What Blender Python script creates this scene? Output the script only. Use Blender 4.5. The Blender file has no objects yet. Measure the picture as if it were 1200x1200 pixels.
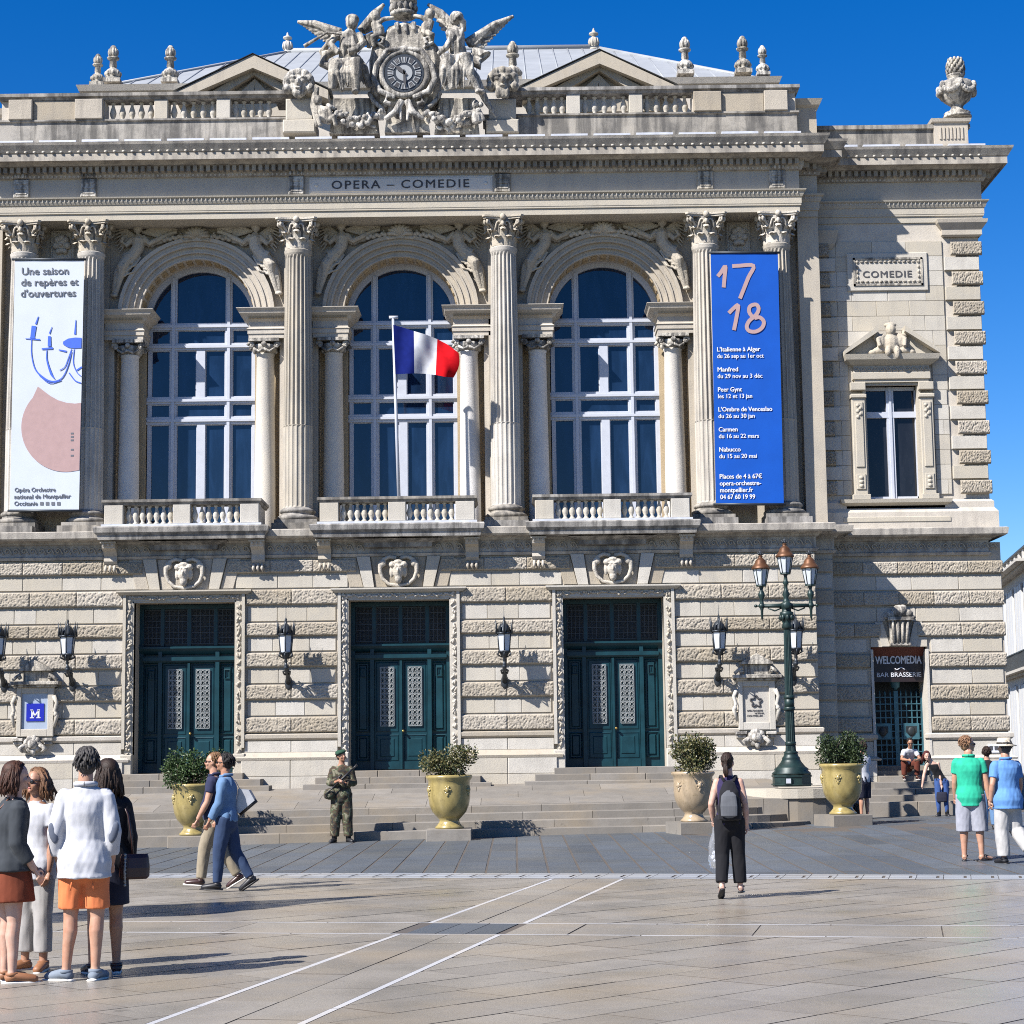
import bpy, bmesh, math, random
from mathutils import Vector, Matrix, noise
from math import sin, cos, pi, radians, sqrt, atan2
S = bpy.context.scene
C = S.collection
# ------------------------------------------------------------------ camera
FPX = 2240.0
PITCH = math.atan(285.6 / FPX)
ROLL = 0.0125
cam_d = bpy.data.cameras.new('camera')
cam_d.lens = FPX * 36 / 1200
cam_d.sensor_width = 36
cam_d.clip_start = 0.1
cam_d.clip_end = 3000
cam = bpy.data.objects.new('camera', cam_d)
C.objects.link(cam)
cam.matrix_world = (Matrix.Translation((0, 0, 1.7)) @ Matrix.Rotation(pi / 2 + PITCH, 4, 'X') @ Matrix.Rotation(-ROLL, 4, 'Z'))
S.camera = cam
# ------------------------------------------------------------------ sun and sky
SUNV = Vector((.85, .69, -1.0)).normalized()          # the way the light travels
SUN_EL = math.asin(-SUNV.z)
w = bpy.data.worlds.new('World')
S.world = w
w.use_nodes = True
nt = w.node_tree
bg = nt.nodes['Background']
sky = nt.nodes.new('ShaderNodeTexSky')
sky.sky_type = 'NISHITA'
sky.sun_disc = False
sky.sun_elevation = SUN_EL
sky.sun_rotation = atan2(-SUNV.x, -SUNV.y)
sky.altitude = 800
sky.air_density = 1.0
sky.dust_density = 0.15
sky.ozone_density = 5.0
hs = nt.nodes.new('ShaderNodeHueSaturation')
hs.inputs['Saturation'].default_value = 1.36
hs.inputs['Hue'].default_value = .512
hs.inputs['Value'].default_value = 1.0
gm = nt.nodes.new('ShaderNodeGamma')
gm.inputs[1].default_value = 1.0
nt.links.new(sky.outputs[0], hs.inputs['Color'])
nt.links.new(hs.outputs[0], gm.inputs[0])
nt.links.new(gm.outputs[0], bg.inputs[0])
bg.inputs[1].default_value = 0.069
sd = bpy.data.lights.new('sun', 'SUN')
sd.energy = 5.0
sd.angle = radians(0.5)
sd.color = (1.0, .957, .915)
so = bpy.data.objects.new('sun', sd)
C.objects.link(so)
so.rotation_euler = SUNV.to_track_quat('-Z', 'Y').to_euler()
so.location = (-20, -10, 40)
S.view_settings.view_transform = 'Standard'
S.view_settings.look = 'None'
S.view_settings.exposure = 1.10
S.view_settings.gamma = 1.0
S.view_settings.use_curve_mapping = False
S.cycles.max_bounces = 6
S.cycles.filter_width = 1.05
S.cycles.use_denoising = False
# ------------------------------------------------------------------ measuring: a photo pixel on a plane of known depth
def ray(px, py):
    u = (px - 600) / FPX; v = (600 - py) / FPX
    c, s = cos(ROLL), sin(ROLL)
    uu = c * u + s * v; vv = -s * u + c * v
    return Vector((uu, cos(PITCH) - vv * sin(PITCH), sin(PITCH) + vv * cos(PITCH)))
def at(px, py, Y):
    d = ray(px, py); t = Y / d.y
    return Vector((d.x * t, Y, 1.7 + d.z * t))
def gz(x, y):
    s = min(max(y - 27, 0) * .0016, .018)
    return s * max(x + 5, -3)
def gnd(px, py):
    d = ray(px, py); z = 0
    for i in range(12):
        t = (z - 1.7) / d.z; z = gz(d.x * t, d.y * t)
    return Vector((d.x * t, d.y * t, z))
def ZL(px, py, Y): return at(px, py, Y).z
def XL(px, py, Y): return at(px, py, Y).x
# ------------------------------------------------------------------ mesh helpers
class MB:
    def __init__(s): s.v = []; s.f = []; s.sm = []; s.mi = []
    def add(s, vs, fs, sm=False, m=0):
        o = len(s.v); s.v += [tuple(v) for v in vs]
        for f in fs: s.f.append(tuple(i + o for i in f)); s.sm.append(sm); s.mi.append(m)
        return s
    def box(s, x0, x1, y0, y1, z0, z1, m=0):
        return s.add([(x0, y0, z0), (x1, y0, z0), (x1, y1, z0), (x0, y1, z0), (x0, y0, z1), (x1, y0, z1), (x1, y1, z1), (x0, y1, z1)],
              [(0, 3, 2, 1), (4, 5, 6, 7), (0, 1, 5, 4), (1, 2, 6, 5), (2, 3, 7, 6), (3, 0, 4, 7)], m=m)
    def block(s, x0, x1, y0, y1, z0, z1, b=.02, m=0):      # front (y0) edges chamfered
        v = [(x0 + b, y0, z0 + b), (x1 - b, y0, z0 + b), (x1 - b, y0, z1 - b), (x0 + b, y0, z1 - b),
             (x0, y0 + b, z0), (x1, y0 + b, z0), (x1, y0 + b, z1), (x0, y0 + b, z1), (x0, y1, z0), (x1, y1, z0), (x1, y1, z1), (x0, y1, z1)]
        f = [(0, 1, 2, 3), (8, 11, 10, 9)]
        for a, c in ((0, 4), (4, 8)):
            for i in range(4): j = (i + 1) % 4; f.append((a + i, c + i, c + j, a + j))
        return s.add(v, f, m=m)
    def prism(s, poly, y0, y1, b=0, m=0):                  # polygon of (x,z) from y0 (front) to y1
        n = len(poly)
        if b:
            cx = sum(p[0] for p in poly) / n; cz = sum(p[1] for p in poly) / n
            fr = []
            for x, z in poly:
                d = max(sqrt((x - cx) ** 2 + (z - cz) ** 2), 1e-6); fr.append((x - (x - cx) / d * b * 1.4, z - (z - cz) / d * b * 1.4))
            v = [(x, y0, z) for x, z in fr] + [(x, y0 + b, z) for x, z in poly] + [(x, y1, z) for x, z in poly]
            f = [tuple(range(n)), tuple(range(3 * n - 1, 2 * n - 1, -1))]
            for a in (0, n):
                for i in range(n): j = (i + 1) % n; f.append((a + i, a + n + i, a + n + j, a + j))
        else:
            v = [(x, y0, z) for x, z in poly] + [(x, y1, z) for x, z in poly]
            f = [tuple(range(n)), tuple(range(2 * n - 1, n - 1, -1))]
            for i in range(n): j = (i + 1) % n; f.append((i, n + i, n + j, j))
        return s.add(v, f, m=m)
    def lathe(s, c, prof, seg=16, sm=True, m=0, sx=1, sy=1, a0=0):
        v = []; f = []
        for r, z in prof:
            for i in range(seg): a = 2 * pi * i / seg + a0; v.append((c[0] + r * cos(a) * sx, c[1] + r * sin(a) * sy, c[2] + z))
        for k in range(len(prof) - 1):
            for i in range(seg): j = (i + 1) % seg; f.append((k * seg + i, k * seg + j, (k + 1) * seg + j, (k + 1) * seg + i))
        f.append(tuple(range(seg - 1, -1, -1))); f.append(tuple((len(prof) - 1) * seg + i for i in range(seg)))
        return s.add(v, f, sm, m)
    def tube(s, pts, rad, seg=8, sm=True, m=0, flat=1.0, up=None, cap=True):
        pts = [Vector(p) for p in pts]; n = len(pts)
        if not hasattr(rad, '__len__'): rad = [rad] * n
        v = []; f = []
        t = (pts[1] - pts[0]).normalized()
        u = Vector(up) if up else (Vector((0, 0, 1)) if abs(t.z) < .9 else Vector((0, 1, 0)))
        for k in range(n):
            t = (pts[min(k + 1, n - 1)] - pts[max(k - 1, 0)])
            if t.length < 1e-9: t = Vector((0, 0, 1))
            t.normalize(); a = u.cross(t)
            if a.length < 1e-4: a = t.orthogonal()
            a.normalize(); b = t.cross(a); u = b
            for i in range(seg):
                an = 2 * pi * i / seg; v.append(pts[k] + (a * cos(an) + b * sin(an) * flat) * rad[k])
        for k in range(n - 1):
            for i in range(seg): j = (i + 1) % seg; f.append((k * seg + i, k * seg + j, (k + 1) * seg + j, (k + 1) * seg + i))
        if cap: f.append(tuple(range(seg - 1, -1, -1))); f.append(tuple((n - 1) * seg + i for i in range(seg)))
        return s.add(v, f, sm, m)
    def ell(s, c, r, seg=12, rings=8, M=None, m=0, sm=True):
        if not hasattr(r, '__len__'): r = (r, r, r)
        v = []; f = []; c = Vector(c)
        for k in range(1, rings):
            p = pi * k / rings
            for i in range(seg): a = 2 * pi * i / seg; v.append(Vector((r[0] * sin(p) * cos(a), r[1] * sin(p) * sin(a), r[2] * cos(p))))
        v += [Vector((0, 0, r[2])), Vector((0, 0, -r[2]))]; n = len(v)
        for k in range(rings - 2):
            for i in range(seg): j = (i + 1) % seg; f.append((k * seg + i, (k + 1) * seg + i, (k + 1) * seg + j, k * seg + j))
        for i in range(seg):
            j = (i + 1) % seg; f.append((n - 2, i, j)); f.append((n - 1, (rings - 2) * seg + j, (rings - 2) * seg + i))
        if M: v = [M @ q for q in v]
        return s.add([q + c for q in v], f, sm, m)
    def sweep(s, prof, path, sm=False, m=0, cap=True):     # prof: (out, z); path: (x, y) with the outside on its right-hand side
        n = len(path); P = [Vector((p[0], p[1])) for p in path]; v = []; f = []; k = len(prof)
        for i in range(n):
            d0 = (P[i] - P[i - 1]).normalized() if i else None
            d1 = (P[i + 1] - P[i]).normalized() if i < n - 1 else None
            n0 = Vector((d0.y, -d0.x)) if d0 else None; n1 = Vector((d1.y, -d1.x)) if d1 else None
            if n0 is None: N = n1
            elif n1 is None: N = n0
            else: N = (n0 + n1) / max(1 + n0.dot(n1), .05)
            for o, z in prof: q = P[i] + N * o; v.append((q.x, q.y, z))
        for i in range(n - 1):
            for j in range(k - 1): f.append((i * k + j, (i + 1) * k + j, (i + 1) * k + j + 1, i * k + j + 1))
        if cap: f.append(tuple(range(k))); f.append(tuple((n - 1) * k + j for j in range(k - 1, -1, -1)))
        return s.add(v, f, sm, m)
    def arc(s, cx, cz, r0, r1, y0, y1, a0=0, a1=pi, n=24, m=0):   # a half ring in the facade plane
        v = []; f = []
        for i in range(n + 1):
            a = a0 + (a1 - a0) * i / n
            for r, y in ((r0, y0), (r1, y0), (r1, y1), (r0, y1)): v.append((cx + r * cos(a), y, cz + r * sin(a)))
        for i in range(n):
            for j in range(4): q = (j + 1) % 4; f.append((i * 4 + j, i * 4 + q, i * 4 + 4 + q, i * 4 + 4 + j))
        f.append((0, 1, 2, 3)); f.append((n * 4 + 3, n * 4 + 2, n * 4 + 1, n * 4))
        return s.add(v, f, m=m)
    def build(s, name, mat, parent=None, org=None, fix=True):
        me = bpy.data.meshes.new(name)
        if org is None: org = parent.get('_o', (0, 0, 0)) if parent else (0, 0, 0)
        ox, oy, oz = org
        me.from_pydata([(a - ox, b - oy, c - oz) for a, b, c in s.v], [], s.f)
        for mm in (mat if isinstance(mat, (list, tuple)) else [mat]): me.materials.append(mm)
        me.polygons.foreach_set('use_smooth', s.sm)
        me.polygons.foreach_set('material_index', s.mi)
        if fix:
            b = bmesh.new(); b.from_mesh(me); bmesh.ops.recalc_face_normals(b, faces=b.faces); b.to_mesh(me); b.free()
        me.update()
        return link(name, me, parent)
def link(name, me, parent=None, loc=None):
    o = bpy.data.objects.new(name, me); C.objects.link(o)
    if parent: o.parent = parent
    if loc: o.location = loc
    o['_o'] = list(parent['_o']) if parent and '_o' in parent else [0, 0, 0]
    return o
def thing(name, label, cat, loc=(0, 0, 0), rz=0, group=None):
    o = bpy.data.objects.new(name, None); C.objects.link(o)
    o.location = loc; o.rotation_euler = (0, 0, rz); o.empty_display_size = .2
    o['label'] = label; o['category'] = cat; o['_o'] = list(loc)
    if rz: o['_o'] = [0, 0, 0]
    if group: o['group'] = group
    return o
def local(t): t['_o'] = [0, 0, 0]; return t                # children are given in the thing's own frame
def tag(o, label, cat, group=None):
    o['label'] = label; o['category'] = cat
    if group: o['group'] = group
    return o
def struct(o): o['kind'] = 'structure'; return o
def stuff(o): o['kind'] = 'stuff'; return o
def copy_tree(o, parent=None):
    c = o.copy(); C.objects.link(c)
    if parent: c.parent = parent
    for ch in list(o.children): copy_tree(ch, c)
    return c
def text(s, size, bold=0.0, ext=.004, sx=1.0, space=1.0, align='LEFT', lines=1.0):
    cu = bpy.data.curves.new('lettering', 'FONT'); cu.body = s; cu.size = size; cu.align_x = align
    cu.extrude = ext; cu.space_character = space; cu.space_line = lines; cu.resolution_u = 3
    o = bpy.data.objects.new('lettering', cu); C.objects.link(o)
    me = bpy.data.meshes.new_from_object(o.evaluated_get(bpy.context.evaluated_depsgraph_get()))
    bpy.data.objects.remove(o); bpy.data.curves.remove(cu)
    if bold:                                                 # heavier strokes: three shifted layers, each a little in front of the last
        v0 = [v.co.copy() for v in me.vertices]; f0 = [tuple(p.vertices) for p in me.polygons]; N = len(v0); v = []; f = []
        for k, (dx, dy) in enumerate(((-bold, -bold * .5), (0, bold * .5), (bold, -bold * .5))): v += [(c.x + dx, c.y + dy, c.z + k * .0006) for c in v0]; f += [tuple(i + k * N for i in p) for p in f0]
        me.clear_geometry(); me.from_pydata(v, [], f)
    me.transform(Matrix.Diagonal((sx, 1, 1, 1))); me.transform(Matrix.Rotation(pi / 2, 4, 'X'))
    return me
def put_text(name, me, mat, parent, pos):
    me.materials.clear(); me.materials.append(mat); me.name = name
    og = parent['_o'] if '_o' in parent else (0, 0, 0)
    return link(name, me, parent, (pos[0] - og[0], pos[1] - og[1], pos[2] - og[2]))
def remesh(mb, vox, smooth=2, dec=None):                   # one continuous skin from overlapping shapes
    me = bpy.data.meshes.new('skin'); me.from_pydata(mb.v, [], mb.f)
    b = bmesh.new(); b.from_mesh(me); bmesh.ops.recalc_face_normals(b, faces=b.faces); b.to_mesh(me); b.free()
    o = bpy.data.objects.new('skin', me); C.objects.link(o)
    md = o.modifiers.new('r', 'REMESH'); md.mode = 'VOXEL'; md.voxel_size = vox
    if smooth: q = o.modifiers.new('s', 'SMOOTH'); q.factor = .5; q.iterations = smooth
    if dec: q = o.modifiers.new('d', 'DECIMATE'); q.ratio = dec
    r = bpy.data.meshes.new_from_object(o.evaluated_get(bpy.context.evaluated_depsgraph_get()))
    bpy.data.objects.remove(o); bpy.data.meshes.remove(me)
    r.polygons.foreach_set('use_smooth', [True] * len(r.polygons))
    return r
# ------------------------------------------------------------------ materials
def nodes(name):
    m = bpy.data.materials.new(name); m.use_nodes = True
    return m, m.node_tree, m.node_tree.nodes['Principled BSDF']
def mixc(t, a, b, fac, mode='MIX'):
    n = t.nodes.new('ShaderNodeMix'); n.data_type = 'RGBA'; n.blend_type = mode
    for sock, val in ((n.inputs['Factor'], fac), (n.inputs['A'], a), (n.inputs['B'], b)):
        if isinstance(val, bpy.types.NodeSocket): t.links.new(val, sock)
        elif isinstance(val, (tuple, list)): sock.default_value = (*val, 1)
        else: sock.default_value = val
    return n.outputs['Result']
def ramp(t, fac, stops):
    n = t.nodes.new('ShaderNodeValToRGB'); t.links.new(fac, n.inputs[0]); e = n.color_ramp.elements
    while len(e) < len(stops): e.new(.5)
    for k, (p, c) in zip(e, stops): k.position = p; k.color = (c, c, c, 1) if not isinstance(c, tuple) else (*c, 1)
    return n.outputs[0]
def noiz(t, vec, scale, detail=4, rough=.6, dist=0):
    n = t.nodes.new('ShaderNodeTexNoise'); n.inputs['Scale'].default_value = scale; n.inputs['Detail'].default_value = detail
    n.inputs['Roughness'].default_value = rough; n.inputs['Distortion'].default_value = dist
    if vec: t.links.new(vec, n.inputs['Vector'])
    return n.outputs[0]
def scalevec(t, vec, s):
    n = t.nodes.new('ShaderNodeMapping'); n.inputs['Scale'].default_value = s; t.links.new(vec, n.inputs['Vector']); return n.outputs[0]
def bump(t, h, strength, dist, b):
    n = t.nodes.new('ShaderNodeBump'); n.inputs['Strength'].default_value = strength; n.inputs['Distance'].default_value = dist
    t.links.new(h, n.inputs['Height']); t.links.new(n.outputs[0], b.inputs['Normal'])
def stone(name, col, stain=(.12, .11, .10), amt=.35, var=.10, streak=.3, bmp=.35, rough=.88, sc=1.0, lo=.52, hi=.75, carve=0):
    m, t, b = nodes(name)
    g = t.nodes.new('ShaderNodeNewGeometry').outputs['Position']
    oi = t.nodes.new('ShaderNodeObjectInfo').outputs['Random']
    d = tuple(c * (1 - var * 1.6) for c in col); l = tuple(min(1, c * (1 + var)) for c in col)
    warm = (d[0], d[1] * .95, d[2] * .85)
    base = mixc(t, warm, l, oi)
    n1 = noiz(t, g, 2.3 * sc, 6, .65)
    base = mixc(t, base, tuple(c * .74 for c in col), ramp(t, n1, [(.42, 0), (.72, .55)]))
    n2 = noiz(t, scalevec(t, g, (5 * sc, 5 * sc, .55 * sc)), 1.0, 5, .6)
    base = mixc(t, base, stain, ramp(t, n2, [(lo, 0), (hi, streak)]))
    n3 = noiz(t, g, 1.1 * sc, 8, .72)
    base = mixc(t, base, stain, ramp(t, n3, [(lo, 0), (hi + .08, amt)]))
    n4 = noiz(t, g, 38, 3, .7)
    base = mixc(t, base, (.5, .5, .5), .35, 'OVERLAY') if False else base
    base = mixc(t, base, tuple(c * .6 for c in col), ramp(t, n4, [(.5, 0), (.8, .5)]))
    t.links.new(base, b.inputs['Base Color']); b.inputs['Roughness'].default_value = rough
    b.inputs['Specular IOR Level'].default_value = .25
    if carve:
        n5 = noiz(t, g, 13, 4, .6, 1.2); q = t.nodes.new('ShaderNodeBump'); q.inputs['Strength'].default_value = carve; q.inputs['Distance'].default_value = .05; t.links.new(n5, q.inputs['Height'])
        base = mixc(t, base, stain, ramp(t, n5, [(.26, .9), (.41, 0)])); t.links.new(base, b.inputs['Base Color'])
        q2 = t.nodes.new('ShaderNodeBump'); q2.inputs['Strength'].default_value = bmp; q2.inputs['Distance'].default_value = .02; t.links.new(n4, q2.inputs['Height']); t.links.new(q.outputs[0], q2.inputs['Normal']); t.links.new(q2.outputs[0], b.inputs['Normal'])
    else: bump(t, n4, bmp, .02, b)
    return m
def plain(name, col, rough=.6, metal=0, spec=.5, var=.12, sc=6, bmp=0, bsc=60, objvar=0, coat=0, local_=True, sheen=0):
    m, t, b = nodes(name)
    tc = t.nodes.new('ShaderNodeTexCoord').outputs['Object'] if local_ else t.nodes.new('ShaderNodeNewGeometry').outputs['Position']
    base = mixc(t, tuple(c * (1 - var * 1.5) for c in col), tuple(min(1, c * (1 + var)) for c in col), ramp(t, noiz(t, tc, sc, 5, .6), [(.3, 0), (.7, 1.)]))
    if objvar:
        oi = t.nodes.new('ShaderNodeObjectInfo').outputs['Random']
        base = mixc(t, base, tuple(c * (1 - objvar) for c in col), oi)
    t.links.new(base, b.inputs['Base Color']); b.inputs['Roughness'].default_value = rough; b.inputs['Metallic'].default_value = metal
    b.inputs['Specular IOR Level'].default_value = spec
    if coat: b.inputs['Coat Weight'].default_value = coat; b.inputs['Coat Roughness'].default_value = .15
    if bmp: bump(t, noiz(t, tc, bsc, 3, .6), bmp, .01, b)
    return m
M = {}
M['wall'] = stone('limestone', (.44, .405, .35), amt=.28, streak=.28)
M['rust'] = stone('vermiculated limestone', (.37, .335, .28), amt=.4, streak=.35, bmp=.5)
M['smooth'] = stone('dressed limestone', (.435, .412, .365), amt=.16, streak=.18, var=.06)
M['column'] = stone('column limestone', (.44, .415, .37), amt=.35, streak=.5, lo=.48, hi=.72)
M['relief'] = stone('relief limestone', (.46, .425, .365), amt=.35, streak=.25, carve=.35, sc=1.6)
M['white'] = stone('pale shaft limestone', (.58, .565, .54), amt=.05, streak=.06, var=.04)
M['carve'] = stone('carved limestone', (.50, .475, .425), stain=(.07, .066, .062), amt=.95, streak=.8, lo=.46, hi=.59, sc=2.0, carve=.5)
M['dirt_and_shade'] = stone('weathered and shade-toned limestone', (.35, .335, .31), stain=(.06, .058, .055), amt=.85, streak=.75, lo=.43, hi=.60)  # weathered stone, used too as the shade tone of the capital bells
M['cornice'] = stone('cornice limestone', (.40, .37, .32), stain=(.13, .12, .11), amt=.75, streak=.65, lo=.45, hi=.64)
M['ochre'] = stone('ochre limestone', (.37, .295, .19), amt=.3, streak=.3)
M['frieze'] = stone('grey frieze stone', (.42, .405, .375), amt=.12, streak=.15, var=.05)
M['lead'] = plain('lead flashing', (.55, .56, .58), .4, .2)
M['zinc'] = plain('zinc roofing', (.27, .285, .295), .6, .05, var=.08, sc=1.2)
M['letter'] = plain('carved letter fill', (.05, .05, .055), .8)
M['paintw'] = plain('white painted timber', (.41, .43, .475), .45, var=.04)
M['teal'] = plain('teal painted timber', (.006, .034, .045), .38, var=.2, sc=3, bmp=.05, bsc=40, spec=.3)
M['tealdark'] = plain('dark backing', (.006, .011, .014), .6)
M['grille'] = plain('pale metal grille', (.22, .235, .235), .5, .2)
M['iron'] = plain('dark grille iron', (.05, .055, .06), .5, .4)
M['ironlamp'] = plain('blackened lantern iron', (.04, .047, .055), .45, .5)
M['lampglass'] = plain('frosted lamp glass', (.46, .49, .52), .25, var=.06)
M['lampgreen'] = plain('dark green cast iron', (.010, .026, .024), .45, .2, var=.3, sc=9, bmp=.1, bsc=40)
M['copper'] = plain('copper lamp hood', (.13, .058, .026), .45, .45, var=.25)
M['glazeyellow'] = None
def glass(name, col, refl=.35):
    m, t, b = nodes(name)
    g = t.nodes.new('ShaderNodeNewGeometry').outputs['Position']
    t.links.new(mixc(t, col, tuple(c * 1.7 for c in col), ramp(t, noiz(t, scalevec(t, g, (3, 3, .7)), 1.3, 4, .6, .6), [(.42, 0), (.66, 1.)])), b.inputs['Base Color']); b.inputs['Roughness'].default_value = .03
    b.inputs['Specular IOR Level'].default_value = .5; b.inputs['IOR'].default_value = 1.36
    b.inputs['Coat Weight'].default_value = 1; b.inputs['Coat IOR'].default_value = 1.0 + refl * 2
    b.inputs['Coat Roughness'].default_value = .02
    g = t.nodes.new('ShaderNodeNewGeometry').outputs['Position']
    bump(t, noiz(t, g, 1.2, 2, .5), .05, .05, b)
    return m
M['glass'] = glass('window glass', (.005, .013, .032), .20)
M['glassdark'] = glass('dark window glass', (.010, .011, .014), .1)
M['tealgate'] = plain('weathered teal ironwork', (.035, .11, .14), .5, .2, var=.25, sc=5)
M['brass'] = plain('brass', (.5, .33, .1), .35, .8)
# ------------------------------------------------------------------ the opera house
rnd = random.Random(5)
G = 43.9                                                     # ground floor face
X0 = -2.62
BAY = [-7.56, -2.63, 2.30]
COLX = [-11.64, -10.03, -5.06, -.13, 4.72, 6.44]
L = lambda x: 2 * X0 - x
XA, XB, XC = 6.97, 7.47, 11.6
def plan(ya, yb, yc, xa=XA, xb=XB, xc=XC, back=60):
    return [(L(xc), back), (L(xc), yc), (L(xb), yc), (L(xb), yb), (L(xa), yb), (L(xa), ya), (xa, ya), (xa, yb), (xb, yb), (xb, yc), (xc, yc), (xc, back)]
opera = thing('opera_house', 'limestone opera house with arched windows, giant fluted columns and a clock on its parapet', 'building', (X0, 44.5, 0))
z_ = lambda y, Y=G: ZL(470, y, Y)
# --- rows of the rusticated ground floor, from the pixels beside the middle door
dz = (470 - 330) * .0125
ROWS = []
for y0, y1, kind in ((674, 689, 'S'), (690.5, 709, 'V'), (711, 728, 'S'), (729.5, 745.5, 'V'), (747.5, 763, 'S'), (764.5, 782, 'V'), (784, 800.5, 'S'), (802, 820, 'V'), (822, 838.5, 'S'), (840, 859, 'V')):
    ROWS.append((ZL(330, y1, G), ZL(330, y0, G), kind))
VTOP = (ZL(330, 671.5, G), ZL(330, 656, G), 'V')
ZB = ZL(330, 860, G); ZPL = .70
Z_STR0 = z_(652); Z_STR = 6.92
# core masonry
mb = MB()
doorx = [(c - 1.16, c + 1.16) for c in BAY]
xs = [L(XA)] + [v for d in doorx for v in d] + [XA]
for i in range(0, len(xs), 2): mb.box(xs[i], xs[i + 1], G + .03, 46.5, 0, 6.5)
for a, b in doorx: mb.box(a, b, G + .03, 46.5, 5.31, 6.5); mb.box(a - .01, b + .01, 44.9, 46.4, .3, 5.35)
mb.box(XA, XB, 44.43, 47, -.2, 6.5); mb.box(L(XB), L(XA), 44.43, 47, -.2, 6.5)
mb.build('core_wall', M['wall'], opera)
# vermiculated block: real worm-tracked relief on a bullnosed face
def worm_mesh(k, wd, ht, ang=0):
    nx, nz = max(6, int(wd / .0165)), int(ht / .0165); v = []; f = []; mbx = MB()
    for j in range(nz + 1):
        for i in range(nx + 1):
            x = wd * i / nx; z = ht * j / nz
            e = min((x + .002) * 5, (wd - x + .002) * 5, z, ht - z); rise = sqrt(max(0, 1 - (1 - min(e / .045, 1)) ** 2))
            p = Vector((x * 17 + k * 17.3, z * 17 + k * 5.1, k * 3.7))
            n = noise.noise(p) + .5 * noise.noise(p * 2.1)
            h = min(1, abs(n) / .2)
            v.append((x, -.066 * rise - .028 * h * min(1, rise) + .02, z))
    for j in range(nz):
        for i in range(nx): a = j * (nx + 1) + i; f.append((a, a + 1, a + nx + 2, a + nx + 1))
    mbx.add(v, f, True)
    me = bpy.data.meshes.new('vermiculated_block'); me.from_pydata(mbx.v, [], mbx.f); me.polygons.foreach_set('use_smooth', [True] * len(f)); me.materials.append(M['rust'])
    return me
WORM = [worm_mesh(k, 1.0, .36) for k in range(5)]
nblk = [0]
def vblock(x0, x1, y, z0, z1, par=opera):
    o = link('vermiculated_block', WORM[nblk[0] % 5], par, (x0 - par['_o'][0] + .001, y - par['_o'][1], z0 - par['_o'][2]))
    o.scale = (x1 - x0 - .002, 1, (z1 - z0) / .36); nblk[0] += 1
SM = MB().block(0, 1, 0, .12, 0, 1, .012).build('block_pattern', M['smooth']); SMm = SM.data; bpy.data.objects.remove(SM)
def sblock(x0, x1, y, z0, z1, name='dressed_block', par=opera, me=None, gap=.004):
    o = link(name, me or SMm, par, (x0 - par['_o'][0] + gap, y - par['_o'][1], z0 - par['_o'][2] + gap))
    o.scale = (x1 - x0 - 2 * gap, 1, z1 - z0 - 2 * gap); return o
def rowfill(x0, x1, y, z0, z1, kind, k, w=.92):
    n = max(1, round((x1 - x0) / w))
    if kind == 'S': x0 += .05 if x1 - x0 < 3 else 0; x1 -= .05 if x1 - x0 < 3 else 0
    cuts = [x0] + [x0 + (x1 - x0) * (i + (.0 if k % 2 else .0) + (rnd.uniform(-.14, .14) if kind == 'S' else 0)) / n for i in range(1, n)] + [x1]
    for a, b in zip(cuts, cuts[1:]):
        if kind == 'V': vblock(a, b, y, z0, z1)
        else: sblock(a, b, y, z0, z1)
SUR = 1.40
piers = [(L(XA) , BAY[0] - SUR), (BAY[0] + SUR, BAY[1] - SUR), (BAY[1] + SUR, BAY[2] - SUR), (BAY[2] + SUR, XA)]
for k, (z0, z1, kind) in enumerate(ROWS):
    for i, (a, b) in enumerate(piers):
        if k == 0:
            a2 = a - (.28 if i else 0); b2 = b + (.28 if i < 3 else 0); rowfill(a2, b2, G, z0, z1, 'S', k, .8)
        else: rowfill(max(a, -12.2), b, G if kind == 'S' else G - .0, z0, z1, kind, k, .72 if kind == 'S' else .95)
for i, (a, b) in enumerate(piers): rowfill(a - (.42 if i else 0), b + (.42 if i < 3 else 0), G, VTOP[0], VTOP[1], 'V', 0, 1.0)
# base moulding and plinth of each pier
for (a, b) in piers:
    m = MB()
    m.sweep([(0, ZB - .16), (.03, ZB - .15), (.09, ZB - .10), (.10, ZB - .02), (.06, ZB), (0, ZB)], [(a + .02, G + .1), (a + .02, G), (b - .02, G), (b - .02, G + .1)])
    m.sweep([(0, ZB - .58), (.18, ZB - .60), (.20, ZB - .54), (.12, ZB - .50), (.05, ZB - .42), (0, ZB - .42)], [(a, G + .1), (a, G - .02), (b, G - .02), (b, G + .1)])
    m.build('base_moulding', M['wall'], opera)
    z = ZB - .42; n = max(1, round((b - a) / 1.0))
    for i in range(n): sblock(a + (b - a) * i / n, a + (b - a) * (i + 1) / n, G - .05, z, ZB - .16, 'plinth_block')
    for r in range(2):
        for i in range(n): d = .4 * (b - a) / n * r * (1 if 0 < i else 0); sblock(a - .06 + (b - a + .12) * i / n, a - .06 + (b - a + .12) * (i + 1) / n, G - .2, ZB - .6 - .36 * (r + 1), ZB - .6 - .36 * r, 'plinth_block')
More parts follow.
